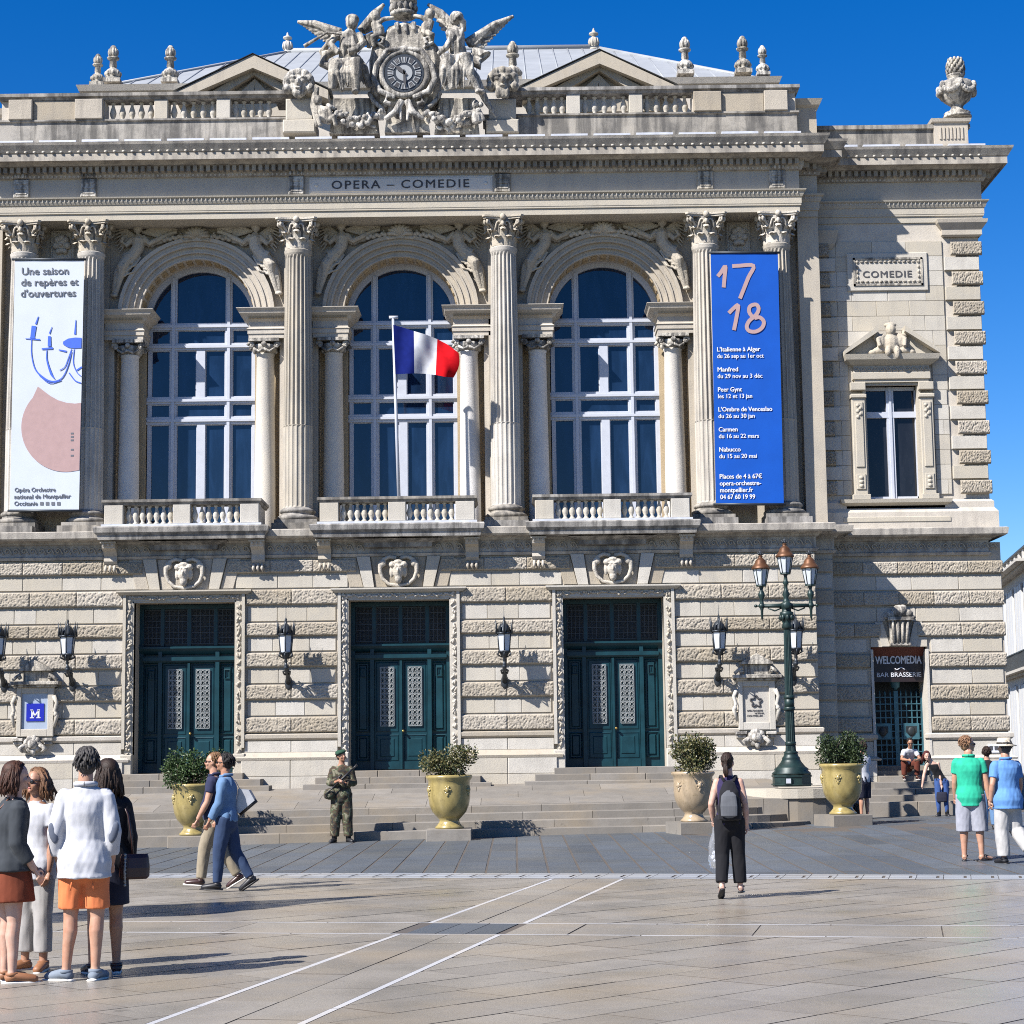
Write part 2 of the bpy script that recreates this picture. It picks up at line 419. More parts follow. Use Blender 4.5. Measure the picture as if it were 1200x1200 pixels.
# --- string course, frieze with running scroll, balconies
p = plan(G, 44.4, 45.2, xc=11.27)
m = MB()
m.sweep([(-.2, Z_STR0 - .02), (.05, Z_STR0), (.09, Z_STR0 + .06), (.04, Z_STR0 + .09), (.04, Z_STR0 + .34), (.10, Z_STR0 + .36), (.12, Z_STR0 + .40), (.34, Z_STR0 + .46), (.36, Z_STR - .20), (.42, Z_STR - .16), (.44, Z_STR - .02), (.40, Z_STR), (-1.6, Z_STR + .02)], p)
m.build('string_course', M['cornice'], opera)
m = MB()                                                     # Vitruvian scroll
def scrolls(m, xa, xb, y, z, r=.075):
    n = int((xb - xa) / (r * 2.5))
    for i in range(n):
        cx = xa + (xb - xa) * (i + .5) / n
        pts = [(cx + r * (1 - .09 * k) * cos(k * .75), y, z + r * (1 - .09 * k) * sin(k * .75)) for k in range(10)]
        m.tube([(cx + r * 1.5, y, z - r)] + pts, .017, 4)
zs = Z_STR0 + .215
for c in BAY:
    for s in (-1, 1): scrolls(m, *sorted((c + s * .78, c + s * 1.52)), G - .06, zs)
for a, b in ((BAY[0] + 1.86, BAY[1] - 1.86), (BAY[1] + 1.86, BAY[2] - 1.86), (BAY[2] + 1.86, 6.9), (L(6.9), BAY[0] - 1.86)): scrolls(m, a, b, G - .06, zs)
scrolls(m, 7.55, 11.5, 45.2 - .06, zs)
stuff(m.build('running_scroll', M['relief'], opera))
# pedestals under the columns
for cx in COLX: MB().box(cx - .52, cx + .52, 43.95, 45.3, Z_STR + .02, Z_STR + .2).build('column_footing', M['dirt_and_shade'], opera)
BALU = MB().lathe((0, 0, 0), [(.05, 0), (.068, 0), (.068, .035), (.045, .045), (.035, .08), (.06, .13), (.072, .19), (.055, .26), (.032, .33), (.03, .37), (.05, .385), (.05, .41), (.034, .42)], 10)
bo = BALU.build('baluster', M['smooth']); BALm = bo.data; bpy.data.objects.remove(bo)
def balusters(par, xa, xb, n, y, z, h=1.0, sc=1.0):
    for i in range(n):
        o = link('baluster', BALm, par, (xa + (xb - xa) * (i + .5) / n - par['_o'][0], y - par['_o'][1], z - par['_o'][2])); o.scale = (sc, sc, h)
ZBF = z_(613, 43.32); ZBR = z_(582, 43.42)
for bi, c in enumerate(BAY):
    m = MB(); hw = 1.80; yb = 43.32
    m.sweep([(-.1, ZBF - .52), (.05, ZBF - .5), (.07, ZBF - .4), (.3, ZBF - .33)], [(c - .72, G), (c - .72, G - .16), (c + .72, G - .16), (c + .72, G)])
    m.sweep([(-1, ZBF - .32), (0, ZBF - .30), (.02, ZBF - .2), (.08, ZBF - .14), (.10, ZBF - .03), (.08, ZBF), (-1, ZBF)], [(c - hw - .1, 44.5), (c - hw - .1, yb), (c + hw + .1, yb), (c + hw + .1, 44.5)])
    sl = m.build('balcony', M['dirt_and_shade'], opera)
    m = MB().sweep([(-.3, ZBF), (.03, ZBF), (.03, ZBF + .055), (-.3, ZBF + .06)], [(c - hw, 44.3), (c - hw, yb + .02), (c + hw, yb + .02), (c + hw, 44.3)]); m.build('lead_flashing', M['lead'], sl)
    z0 = ZBF + .06; z1 = ZBR - .12; yc = yb + .22
    for x0, x1, s in ((c - hw + .03, c - hw + .46, -1), (c - .2, c + .2, 0), (c + hw - .46, c + hw - .03, 1)):
        m = MB().block(x0, x1, yc - .17, yc + .2, z0, z1, .012)
        if s: m.box(*sorted((c + s * (hw - .05), c + s * (hw - .33))), yc + .195, 44.6, z0, z1)
        m.build('pedestal', M['smooth'], sl)
    m = MB().sweep([(-.36, z1 - .02), (0, z1), (.03, z1 + .05), (.05, z1 + .06), (.05, z1 + .12), (-.36, z1 + .12)], [(c - hw + .02, 44.7), (c - hw + .02, yc - .16), (c + hw - .02, yc - .16), (c + hw - .02, 44.7)])
    m.build('handrail', M['dirt_and_shade'], sl)
    hh = (z1 - z0) / .42
    balusters(sl, c - hw + .48, c - .2, 7, yc, z0, hh); balusters(sl, c + .2, c + hw - .48, 7, yc, z0, hh)
    for s in (-1, 1):                                        # scrolled brackets under the balcony
        x = c + s * 1.7; m = MB()
        zt = ZBF - .33; pr = [(0, 0), (.08, .02), (.13, .08), (.11, .2), (.2, .3), (.36, .36), (.40, .5), (0, .5)]
        vv = [(x - .15, G - o, zt - .5 + q) for o, q in pr] + [(x + .15, G - o, zt - .5 + q) for o, q in pr]
        n = len(pr); m.add(vv, [tuple(range(n)), tuple(range(2 * n - 1, n - 1, -1))] + [(i, n + i, n + (i + 1) % n, (i + 1) % n) for i in range(n)])
        for k in (-.1, 0, .1): m.tube([(x + k, G - .12, zt - .52), (x + k, G - .16, zt - .62), (x + k, G - .1, zt - .7)], [.03, .04, .01], 5); m.ell((x + k, G - .40, zt - .06), (.035, .03, .05), 6, 4)
        m.box(x - .18, x + .18, G - .44, G - .36, zt - .03, zt + .01)
        m.build('console', M['wall'], opera)
# --- doors
def voussoirs(c):
    zt = Z_STR0; zb = 5.58
    for s in (-1, 1):
        P = lambda a, b, cc, d: [(c + s * a, zb), (c + s * b, zb), (c + s * d, zt), (c + s * cc, zt)]
        m = MB().prism(P(.56, .80, .66, .97), G - .075, G + .08, .01); m.build('voussoir', M['smooth'], opera)
        m = MB().prism(P(.81, 1.12, .98, 1.3), G - .02, G + .08, .02); m.build('voussoir', M['rust'], opera)
    m = MB().prism([(c - .55, zb), (c + .55, zb), (c + .65, zt), (c - .65, zt)], G - .02, G + .08, .02); ks = m.build('keystone', M['rust'], opera)
    m = MB(); zc = 5.95; y = G - .08                         # mask in an oval strapwork frame
    for s in (-1, 1):
        m.tube([(c + s * .05, y, zc + .3), (c + s * .2, y - .03, zc + .33), (c + s * .34, y - .03, zc + .27), (c + s * .42, y - .05, zc + .15), (c + s * .42, y - .05, zc - .02), (c + s * .36, y - .03, zc - .18), (c + s * .22, y - .03, zc - .3), (c, y - .03, zc - .34)], [.05, .05, .05, .06, .05, .045, .04, .05], 7)
        m.ell((c + s * .36, y - .05, zc + .18), (.09, .07, .09), 8, 6)
        m.ell((c + s * .13, y - .1, zc + .14), (.09, .1, .08), 8, 6); m.ell((c + s * .15, y - .06, zc - .02), (.06, .08, .14), 8, 6)
        m.ell((c + s * .06, y - .2, zc + .06), (.035, .03, .018), 6, 4); m.tube([(c + s * .02, y - .22, zc + .1), (c + s * .09, y - .2, zc + .11)], .017, 5)
    m.ell((c, y - .1, zc), (.13, .13, .2), 12, 9); m.ell((c, y - .22, zc), (.025, .05, .06), 6, 5); m.ell((c, y - .18, zc - .09), (.05, .04, .02), 6, 4)
    m.ell((c, y - .12, zc - .18), (.09, .09, .12), 8, 6); m.ell((c, y - .1, zc + .2), (.12, .1, .07), 8, 6)
    me = remesh(m, .014, 1); me.materials.append(M['relief']); me.name = 'mask'; o = link('mask', me, ks, (-ks['_o'][0], -ks['_o'][1], -ks['_o'][2]))
for c in BAY: voussoirs(c)
def grille(m, x0, x1, z0, z1, y, cw=.13, ch=.16, r=.008):
    nx = max(2, round((x1 - x0) / cw)); nz = max(2, round((z1 - z0) / ch)); dx = (x1 - x0) / nx; dzz = (z1 - z0) / nz
    for i in range(nx + 1): m.box(x0 + i * dx - r, x0 + i * dx + r, y, y + .012, z0, z1)
    for j in range(nz + 1): m.box(x0, x1, y - .004, y + .008, z0 + j * dzz - r, z0 + j * dzz + r)
    for i in range(nx):
        for j in range(nz):
            cx = x0 + (i + .5) * dx; cz = z0 + (j + .5) * dzz; q = [(cx + cos(a * pi / 3) * dx * .34, y, cz + sin(a * pi / 3) * dzz * .36) for a in range(7)]
            m.tube(q, r * 1.1, 4, cap=False)
def rpanel(m, x0, x1, z0, z1, y, d=.03, b=.05):              # raised and fielded panel
    m.sweep([(0, 0)], [(0, 0), (1, 0)]) if False else None
    v = []; f = []
    for k, (ins, yy) in enumerate(((0, y - .022), (.02, y - .03), (.035, y + .012), (.06, y + .012), (.06 + b, y - d), )):
        v += [(x0 + ins, yy, z0 + ins), (x1 - ins, yy, z0 + ins), (x1 - ins, yy, z1 - ins), (x0 + ins, yy, z1 - ins)]
        if k:
            for i in range(4): j = (i + 1) % 4; f.append(((k - 1) * 4 + i, (k - 1) * 4 + j, k * 4 + j, k * 4 + i))
    n = len(v); f.append((n - 4, n - 3, n - 2, n - 1)); m.add(v, f)
ZS, ZT = 1.405, 5.295; YD = 44.58
for c in BAY:
    fr = MB()
    for s in (-1, 1):                                        # carved stone architrave
        fr.box(*sorted((c + s * 1.16, c + s * 1.19)), G - .03, G + .2, ZS, ZT)
        fr.box(*sorted((c + s * 1.33, c + s * 1.40)), G - .11, G + .1, ZS + .55, ZT + .24)
        fr.box(*sorted((c + s * 1.19, c + s * 1.33)), G - .045, G + .1, ZS + .4, ZT + .1)
        fr.block(*sorted((c + s * 1.15, c + s * 1.42)), G - .16, G + .1, ZS - .1, ZS + .42, .02)
    fr.box(c - 1.33, c + 1.33, G - .046, G + .1, ZT + .03, ZT + .165); fr.box(c - 1.16, c + 1.16, G - .03, G + .2, ZT, ZT + .03)
    fr.sweep([(0, ZT + .165), (.08, ZT + .17), (.14, ZT + .21), (.17, ZT + .235), (.17, ZT + .27), (0, ZT + .285)], [(c - 1.38, G + .1), (c - 1.38, G - .03), (c + 1.38, G - .03), (c + 1.38, G + .1)])
    so_ = fr.build('door_surround', M['smooth'], opera)
    cv = MB()
    for s in (-1, 1):
        for k in range(22):
            z = ZS + .5 + k * .165
            for _ in range(3): cv.ell((c + s * 1.26 + rnd.uniform(-.035, .035), G - .05 - rnd.uniform(0, .02), z + rnd.uniform(-.06, .06)), (rnd.uniform(.018, .034), .035, rnd.uniform(.035, .075)), 6, 5, Matrix.Rotation(rnd.uniform(-1, 1), 3, 'Y'))
    for k in range(48): cv.ell((c - 1.25 + k * .053, G - .05 - rnd.uniform(0, .02), ZT + .1 + rnd.uniform(-.03, .03)), (rnd.uniform(.035, .07), .035, rnd.uniform(.018, .034)), 6, 5, Matrix.Rotation(rnd.uniform(-1, 1), 3, 'Y'))
    stuff(cv.build('carved_foliage', M['relief'], so_))
    d = MB()                                                 # the timber door
    for s in (-1, 1): d.box(*sorted((c + s * 1.16, c + s * 1.06)), YD - .02, YD + .15, ZS, ZT); d.box(*sorted((c + s * .71, c + s * .62)), YD - .06, YD + .12, ZS, 4.22)
    d.box(c - 1.06, c + 1.06, YD + .06, YD + .15, ZS, ZT)
    d.box(c - 1.06, c + 1.06, YD - .02, YD + .06, ZT - .1, ZT)
    d.sweep([(0, 4.13), (.03, 4.15), (.10, 4.22), (.14, 4.27), (.14, 4.31), (0, 4.33)], [(c - 1.06, YD + .1), (c - 1.06, YD + .02), (c + 1.06, YD + .02), (c + 1.06, YD + .1)])
    d.sweep([(0, 3.93), (.06, 3.95), (.09, 3.99), (.09, 4.07), (0, 4.08)], [(c - .98, YD + .1), (c - .98, YD + .0), (c + .98, YD + .0), (c + .98, YD + .1)])
    for x in (-.62, 0, .62): d.box(c + x - .04, c + x + .04, YD - .03, YD + .06, 4.33, ZT - .1)
    dr = d.build('door', M['teal'], opera)
    for s in (-1, 1):
        lf = MB(); x0, x1 = sorted((c + s * .035, c + s * .61))
        rpanel(lf, x0 + .03, x1 - .03, 2.28, 3.9, YD + .045, -.0, .03); rpanel(lf, x0 + .03, x1 - .03, 1.62, 2.22, YD + .045, .03)
        lf.box(x0, x1, YD + .03, YD + .08, ZS + .02, 3.92); lf.box(x0, x1, YD - .01, YD + .05, ZS + .02, 1.6)
        lf.build('door_leaf', M['teal'], dr)
        g = MB(); grille(g, x0 + .13, x1 - .13, 2.42, 3.78, YD - .005, .1, .12, .009); g.build('leaf_grille', M['grille'], dr)
        sp = MB(); a, b = sorted((c + s * .73, c + s * 1.04)); rpanel(sp, a, b, 2.28, 3.9, YD + .045, .02, .02); rpanel(sp, a, b, 1.62, 2.22, YD + .045, .02, .03); rpanel(sp, a + .08, b - .08, 3.55, 3.78, YD + .02, .01, .01)
        sp.build('side_panel', M['teal'], dr)
        for a, b in ((c + s * .05, c + s * .57), (c + s * .67, c + s * 1.04)):
            a, b = sorted((a, b)); g = MB(); grille(g, a, b, 4.38, 5.17, YD, .1, .125, .007); g.build('transom_grille', M['iron'], dr)
    MB().box(c - .028, c + .028, YD - .05, YD + .06, ZS + .02, 3.93).build('closing_bead', M['teal'], dr)
    MB().box(c - 1.05, c + 1.05, YD + .03, YD + .055, 4.33, 5.2).build('transom_backing', M['tealdark'], dr)
    k = MB().ell((c + .05, YD - .07, 2.3), (.03, .04, .03), 8, 6); k.build('door_knob', M['brass'], dr)
# --- upper storey walls
ZI1, ZI0 = ZL(230, 363, 45.05), ZL(230, 398, 45.2)           # impost top and underside
ZSP = 12.37; RI = 1.38; RO = 1.83; ZE = 14.51; UY = 45.3
def arch_plate(m, cx, half, zs, r, zt, y0, y1, n=32):
    v = []; f = []; ca_ = atan2(zt - zs, half); angs = sorted([pi * i / n for i in range(n + 1)] + [ca_, pi - ca_]); n = len(angs) - 1
    for i in range(n + 1):
        a = angs[i]; ux, uz = cos(a), sin(a)
        tt = min(half / max(abs(ux), 1e-6), (zt - zs) / max(uz, 1e-6))
        for q in (r, tt):
            v.append((cx + ux * q, y0, zs + uz * q))
        for q in (r, tt): v.append((cx + ux * q, y1, zs + uz * q))
    for i in range(n):
        b = i * 4; f += [(b, b + 1, b + 5, b + 4), (b, b + 4, b + 6, b + 2), (b + 2, b + 6, b + 7, b + 3)]
    m.add(v, f)
m = MB()
# corner fill of the spandrels comes from the same plates; piers and jambs are boxes
for c in BAY: arch_plate(m, c, 2.12, ZSP, RI, ZE + .15, UY, UY + .5, 48)
for a, b in ((BAY[0] + 2.12, BAY[1] - 2.12), (BAY[1] + 2.12, BAY[2] - 2.12)): m.box(a, b, 45.12, 47, Z_STR, ZE + .2)
m.box(BAY[2] + 2.12, XA, UY - .05, 47, Z_STR, ZE + .2); m.box(L(XA), BAY[0] - 2.12, UY - .05, 47, Z_STR, ZE + .2)
m.box(XA, XB, 44.9, 47, Z_STR, ZE + .2); m.box(L(XB), L(XA), 44.9, 47, Z_STR, ZE + .2)
m.box(L(XC) + .3, XC - .3, 47.3, 47.6, Z_STR, ZE + .2)
for c in BAY:
    for x0, x1, z0, z1 in ((c - 2.12, c - 2.0, ZSP + 2.12, ZE), (c + 2.0, c + 2.12, ZSP + 2.12, ZE)): pass
m.build('upper_wall', M['wall'], opera)
m = MB()
for c in BAY:
    for s in (-1, 1): m.box(*sorted((c + s * 1.33, c + s * 2.12)), 45.85, 46.7, Z_STR, ZSP + .3)
m.build('window_jamb', M['ochre'], opera)
for c in BAY:
    m = MB()
    m.arc(c, ZSP, 1.68, RO, UY - .15, UY + .02); m.arc(c, ZSP, 1.53, 1.69, UY - .09, UY + .02); m.arc(c, ZSP, RI, 1.54, UY - .04, UY + .02)
    m.arc(c, ZSP, RO - .03, RO + .06, UY - .21, UY + .02); m.arc(c, ZSP, 1.655, 1.70, UY - .185, UY); m.arc(c, ZSP, 1.515, 1.55, UY - .125, UY); m.arc(c, ZSP, RI - .004, 1.41, UY - .075, UY)
    m.arc(c, ZSP, RI - .0, RI + .15, UY + .02, 46.05)
    ar = m.build('archivolt', M['carve'] if False else M['wall'], opera)
    m = MB()
    for k in range(19):
        a = pi * (k + .5) / 19
        R = Matrix.Rotation(-(a - pi / 2), 3, 'Y')
        for y in (45.42, 45.62):
            q = [Vector(v) for v in ((-.07, 0, -.03), (.07, 0, -.03), (.07, 0, .02), (-.07, 0, .02))]
            vs = [R @ (v + Vector((0, -.08, RI))) + Vector((c, y, ZSP)) for v in q] + [R @ (v + Vector((0, .08, RI))) + Vector((c, y, ZSP)) for v in q]
            m.add(vs, [(0, 1, 2, 3), (7, 6, 5, 4), (0, 4, 5, 1), (1, 5, 6, 2), (2, 6, 7, 3), (3, 7, 4, 0)])
    stuff(m.build('soffit_rosettes', M['ochre'], ar))
# --- imposts, small columns
def ionic(cx, cy, z0, z1, r, nm='small_column'):
    m = MB(); zc = z1 - .34
    m.lathe((cx, cy, 0), [(r * 1.02, z0 + .2), (r * 1.0, z0 + .26), (r * .98, z0 + (zc - z0) * .35), (r * .83, zc - .06), (r * .9, zc - .03), (r * .9, zc)], 28)
    col = m.build(nm, M['white'], opera)
    b = MB().box(cx - r * 1.4, cx + r * 1.4, cy - r * 1.4, cy + r * 1.4, z0, z0 + .08)
    b.lathe((cx, cy, 0), [(r * 1.38, z0 + .08), (r * 1.42, z0 + .11), (r * 1.36, z0 + .14), (r * 1.14, z0 + .15), (r * 1.16, z0 + .18), (r * 1.2, z0 + .2), (r * 1.02, z0 + .21)], 24); b.build('base', M['smooth'], col)
    k = MB(); k.lathe((cx, cy, 0), [(r * .88, zc), (r * 1.1, zc + .1), (r * 1.3, zc + .2)], 16)
    for s in (-1, 1):
        for q in (-1, 1):
            X, Y = cx + s * r * 1.22, cy + q * r * .9
            pts = [(X + s * .085 * (1 - .09 * t) * cos(t * .8) * 1, Y + q * .03, zc + .17 + .085 * (1 - .09 * t) * sin(t * .8)) for t in range(10)]
            k.tube(pts, [.042 - .002 * t for t in range(10)], 6); k.ell((X, Y + q * .03, zc + .17), .04, 6, 5)
        k.tube([(cx + s * r * 1.0, cy - r, zc + .1), (cx + s * r * .5, cy - r * 1.15, zc + .02), (cx, cy - r * 1.25, zc + .08)], [.035, .03, .035], 6)
    k.ell((cx, cy - r * 1.25, zc + .2), (.07, .05, .06), 8, 6)
    for t in range(8): a = 2 * pi * t / 8; k.ell((cx + cos(a) * r, cy + sin(a) * r, zc + .07), (.05, .05, .07), 6, 5)
    k.box(cx - r * 1.45, cx + r * 1.45, cy - r * 1.35, cy + r * 1.35, zc + .265, z1)
    k.build('capital', M['carve'], col)
for c in BAY:
    for s in (-1, 1):
        m = MB(); x0, x1 = sorted((c + s * 1.27, c + s * 2.2)); A = [(x0, 45.9), (x0, 45.12), (x1, 45.12), (x1, 45.9)]
        h = ZI1 - ZI0
        m.sweep([(-.3, ZI0), (0, ZI0), (.0, ZI0 + .1), (.025, ZI0 + .105), (.025, ZI0 + .2), (.05, ZI0 + .22), (0, ZI0 + .26), (.0, ZI0 + h * .58), (.06, ZI0 + h * .64), (.10, ZI0 + h * .72), (.20, ZI0 + h * .82), (.22, ZI0 + h * .9), (.27, ZI0 + h * .98), (.27, ZI1), (-.3, ZI1)], A)
        m.build('impost', M['wall'], opera)
        m = MB()
        for i in range(12): x = x0 + (x1 - x0) * (i + .5) / 12; m.box(x - .025, x + .025, 45.0, 45.06, ZI0 + h * .66, ZI0 + h * .76)
        stuff(m.build('dentils', M['ochre'], opera))
        ionic(c + s * 1.64, 45.42, ZBF - .12 + .0, ZI0, .255)
        MB().box(*sorted((c + s * 2.0, c + s * 2.13)), 45.3, 45.9, Z_STR, ZI0).build('pilaster_strip', M['wall'], opera)
# --- the arched windows: frame with every pane its own piece
YW = 46.0
def window(c):
    z0 = 7.0; zs = ZSP; R = 1.33
    px = lambda q: c + (q - 442.5) / 4 / 48.4
    pz = lambda q: ZL(711, 300 + q / 4, YW)
    V = [px(190), px(205), px(295), px(326), px(556), px(588), px(684), px(700)]
    f = MB()
    for x0, x1 in ((V[0], V[1]), (V[6], V[7])): f.box(x0, x1, YW - .05, YW + .1, z0, zs + .15)
    ztop = lambda x: zs + sqrt(max(0, (R - .02) ** 2 - (x - c) ** 2))
    for x0, x1 in ((V[2], V[3]), (V[4], V[5])):
        xm = (x0 + x1) / 2; f.box(x0, x1, YW - .05, YW + .1, z0, ztop(xm)); f.box(xm - .035, xm + .035, YW - .1, YW - .05, z0, ztop(xm) - .03)
    rows = [(7.0, 7.03)] + [(pz(b), pz(a)) for a, b in ((733, 767), (640, 672), (390, 420), (294, 325))]
    for a, b in rows[1:]: f.box(V[0] - .03, V[7] + .03, YW - .07, YW + .08, a, b); f.box(V[0], V[7], YW - .11, YW - .07, (a + b) / 2 - .03, (a + b) / 2 + .03)
    for a, b, q0, q1 in ((rows[0][1], rows[1][0], 425, 463), (rows[2][1], rows[3][0], 420, 460)): f.box(px(q0), px(q1), YW - .06, YW + .08, a, b)
    f.arc(c, zs, R - .09, R + .1, YW - .06, YW + .1, n=40)
    w_ = f.build('window', M['paintw'], opera)
    cols = [(V[1], V[2]), (V[3], V[4]), (V[5], V[6])]
    zz = [(rows[i][1], rows[i + 1][0]) for i in range(4)]
    def pane(x0, x1, a, b):
        tilt = rnd.uniform(-.010, .010)
        MB().add([(x0 - .01, YW + .02, a - .01), (x1 + .01, YW + .02 + tilt, a - .01), (x1 + .01, YW + .02 + tilt, b + .01), (x0 - .01, YW + .02, b + .01), (x0 - .01, YW + .028, a - .01), (x1 + .01, YW + .028 + tilt, a - .01), (x1 + .01, YW + .028 + tilt, b + .01), (x0 - .01, YW + .028, b + .01)],
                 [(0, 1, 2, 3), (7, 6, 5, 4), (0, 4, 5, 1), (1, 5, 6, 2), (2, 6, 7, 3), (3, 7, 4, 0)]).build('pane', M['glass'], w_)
        for g in ((x0, x0 + .022, a, b), (x1 - .022, x1, a, b)): bead.box(g[0], g[1], YW - .02, YW + .02, g[2], g[3])
        for g in ((x0, x1, a, a + .022), (x0, x1, b - .022, b)): bead.box(g[0], g[1], YW - .019, YW + .02, g[2], g[3])
    bead = MB()
    for r, (a, b) in enumerate(zz):
        for k, (x0, x1) in enumerate(cols):
            if k == 1 and r in (0, 2):
                q0, q1 = ((425, 463), (420, 460))[r == 2]; pane(x0, px(q0), a, b); pane(px(q1), x1, a, b)
            else: pane(x0, x1, a, b)
    for k, (x0, x1) in enumerate(cols):                      # arched top lights
        n = 8; xs_ = [x0 - .01 + (x1 - x0 + .02) * i / n for i in range(n + 1)]
        poly = [(xs_[-1], rows[4][1] - .01), (xs_[0], rows[4][1] - .01)][::-1] + [(x, zs + sqrt(max(.01, (R - .07) ** 2 - (x - c) ** 2))) for x in xs_[::-1]]
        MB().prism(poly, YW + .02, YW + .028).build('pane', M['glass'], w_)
    bead.build('glazing_bead', M['paintw'], w_)
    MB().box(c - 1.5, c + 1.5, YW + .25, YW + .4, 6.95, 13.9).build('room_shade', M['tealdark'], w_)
    return w_
for c in BAY: window(c)
# --- giant columns
CY = 44.78
ZC0, ZC1, ZC2 = Z_STR + .2, 13.79, ZE
def shaft(cx):
    zt = ZL(350, 497, 44.4); n = 20
    def ring(r, dep):
        q = []
        for i in range(n):
            for k, o in ((0, 0), (.16, 0), (.34, .8), (.58, 1.), (.82, .8)):
                a = 2 * pi * (i + k) / n; q.append((r - dep * o, a))
        return q
    lv = [(ZC0 + .42, .355, 0), (ZC0 + .47, .352, .022), (zt - .03, .352, .022), (zt, .352, .0), (zt + .015, .352, .052), (ZC0 + 4.2, .335, .052), (ZC1 - .2, .302, .046), (ZC1 - .14, .302, 0), (ZC1 - .1, .32, 0), (ZC1 - .02, .335, 0), (ZC1, .315, 0)]
    v = []; f = []; N = n * 5
    for z, r, d in lv: v += [(cx + q * cos(a), CY + q * sin(a), z) for q, a in ring(r, d)]
    for k in range(len(lv) - 1):
        for i in range(N): j = (i + 1) % N; f.append((k * N + i, k * N + j, (k + 1) * N + j, (k + 1) * N + i))
    m = MB().add(v, f); col = m.build('column', M['column'], opera)
    b = MB().box(cx - .5, cx + .5, CY - .5, CY + .5, ZC0 + .002, ZC0 + .12)
    b.lathe((cx, CY, ZC0), [(.47, .12), (.5, .16), (.5, .2), (.46, .24), (.40, .25), (.39, .29), (.40, .31), (.43, .33), (.43, .37), (.40, .40), (.37, .41), (.36, .43)], 32); b.build('base', M['dirt_and_shade'], col)
    return col
def leaf(m, cx, cy, ang, z0, h, r0, out, wd):                # acanthus leaf that curls over
    ca, sa = cos(ang), sin(ang); v = []; f = []; n = 6
    for i in range(n + 1):
        t = i / n; z = z0 + h * (1 - (1 - min(t * 1.25, 1)) ** 1.6) - (max(0, t - .72) * 1.1) * h * .7
        o = r0 + out * t ** 2.2; ww = wd * (1 - .45 * t ** 2) * (1 if i % 2 else .82)
        for s, d in ((-1, -.035), (-.45, .012), (0, -.012), (.45, .012), (1, -.035)):
            x, y = o + d, s * ww; v.append((cx + x * ca - y * sa, cy + x * sa + y * ca, z - abs(s) * .02))
    for i in range(n):
        for k in range(4): a = i * 5 + k; f.append((a, a + 1, a + 6, a + 5))
    m.add(v, f, True)
CAPm = None
def capital(col, cx):
    global CAPm
    if CAPm is None:
        m = MB(); H = ZC2 - ZC1
        m.lathe((0, 0, 0), [(.29, 0), (.29, .1), (.30, .35), (.36, .55), (.42, H - .09)], 20, m=1)  # bell in the darker stone: shade behind the leaves put into the colour
        for i in range(8): leaf(m, 0, 0, i * pi / 4 + pi / 8, .01, .26, .30, .15, .13)
        for i in range(8): leaf(m, 0, 0, i * pi / 4, .02, .46, .305, .17, .12)
        for i in range(4):
            a = pi / 4 + i * pi / 2; ca, sa = cos(a), sin(a)
            leaf(m, 0, 0, a, .3, .28, .33, .22, .08)
            for s in (-1, 1):
                pts = []
                for t in range(12):
                    if t < 4: o, z = .33 + t * .06, .36 + t * .06
                    else: u = (t - 4) * .85; rr = .075 * (1 - .1 * (t - 4)); o, z = .52 + rr * sin(u) * 1.0, H - .17 + rr * cos(u)
                    pts.append((o * ca - s * .045 * sa, o * sa + s * .045 * ca, z))
                m.tube(pts, [.03] * 4 + [.034 - .002 * t for t in range(8)], 6)
        for i in range(4):
            a = i * pi / 2; ca, sa = cos(a), sin(a)
            for s in (-1, 1):
                pts = [(.34 * ca - s * .2 * sa, .34 * sa + s * .2 * ca, .34), (.37 * ca - s * .17 * sa, .37 * sa + s * .17 * ca, .46)] + [((.39) * ca - s * (.1 + .055 * cos(t * .9)) * sa, .39 * sa + s * (.1 + .055 * cos(t * .9)) * ca, H - .2 + .055 * sin(t * .9)) for t in range(6)]
                m.tube(pts, .024, 5)
            m.ell((.45 * ca, .45 * sa, H - .05), (.075, .075, .085), 8, 6); m.ell((.42 * ca, .42 * sa, H - .2), (.05, .05, .08), 6, 5)
        ab = []
        for i in range(4):
            a = pi / 4 + i * pi / 2; b = a + pi / 2
            P0 = Vector((cos(a - .07), sin(a - .07))) * .66; P1 = Vector((cos(a + .07), sin(a + .07))) * .66; Q = Vector((cos(a + pi / 4), sin(a + pi / 4))) * .41
            ab += [P0, P1, P1.lerp(Q, .5) * .96, Q, Q.lerp(Vector((cos(b - .07), sin(b - .07))) * .66, .5) * .96]
        n = len(ab)
        for z0, z1, k in ((H - .09, H - .045, .94), (H - .045, H, 1.0)):
            m.add([(q.x * k, q.y * k, z0) for q in ab] + [(q.x * k, q.y * k, z1) for q in ab], [tuple(range(n - 1, -1, -1)), tuple(range(n, 2 * n))] + [(i, (i + 1) % n, n + (i + 1) % n, n + i) for i in range(n)])
        o = m.build('capital', [M['relief'], M['dirt_and_shade']]); CAPm = o.data; bpy.data.objects.remove(o)
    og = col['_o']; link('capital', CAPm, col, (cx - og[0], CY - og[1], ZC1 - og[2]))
for cx in COLX: capital(shaft(cx), cx)
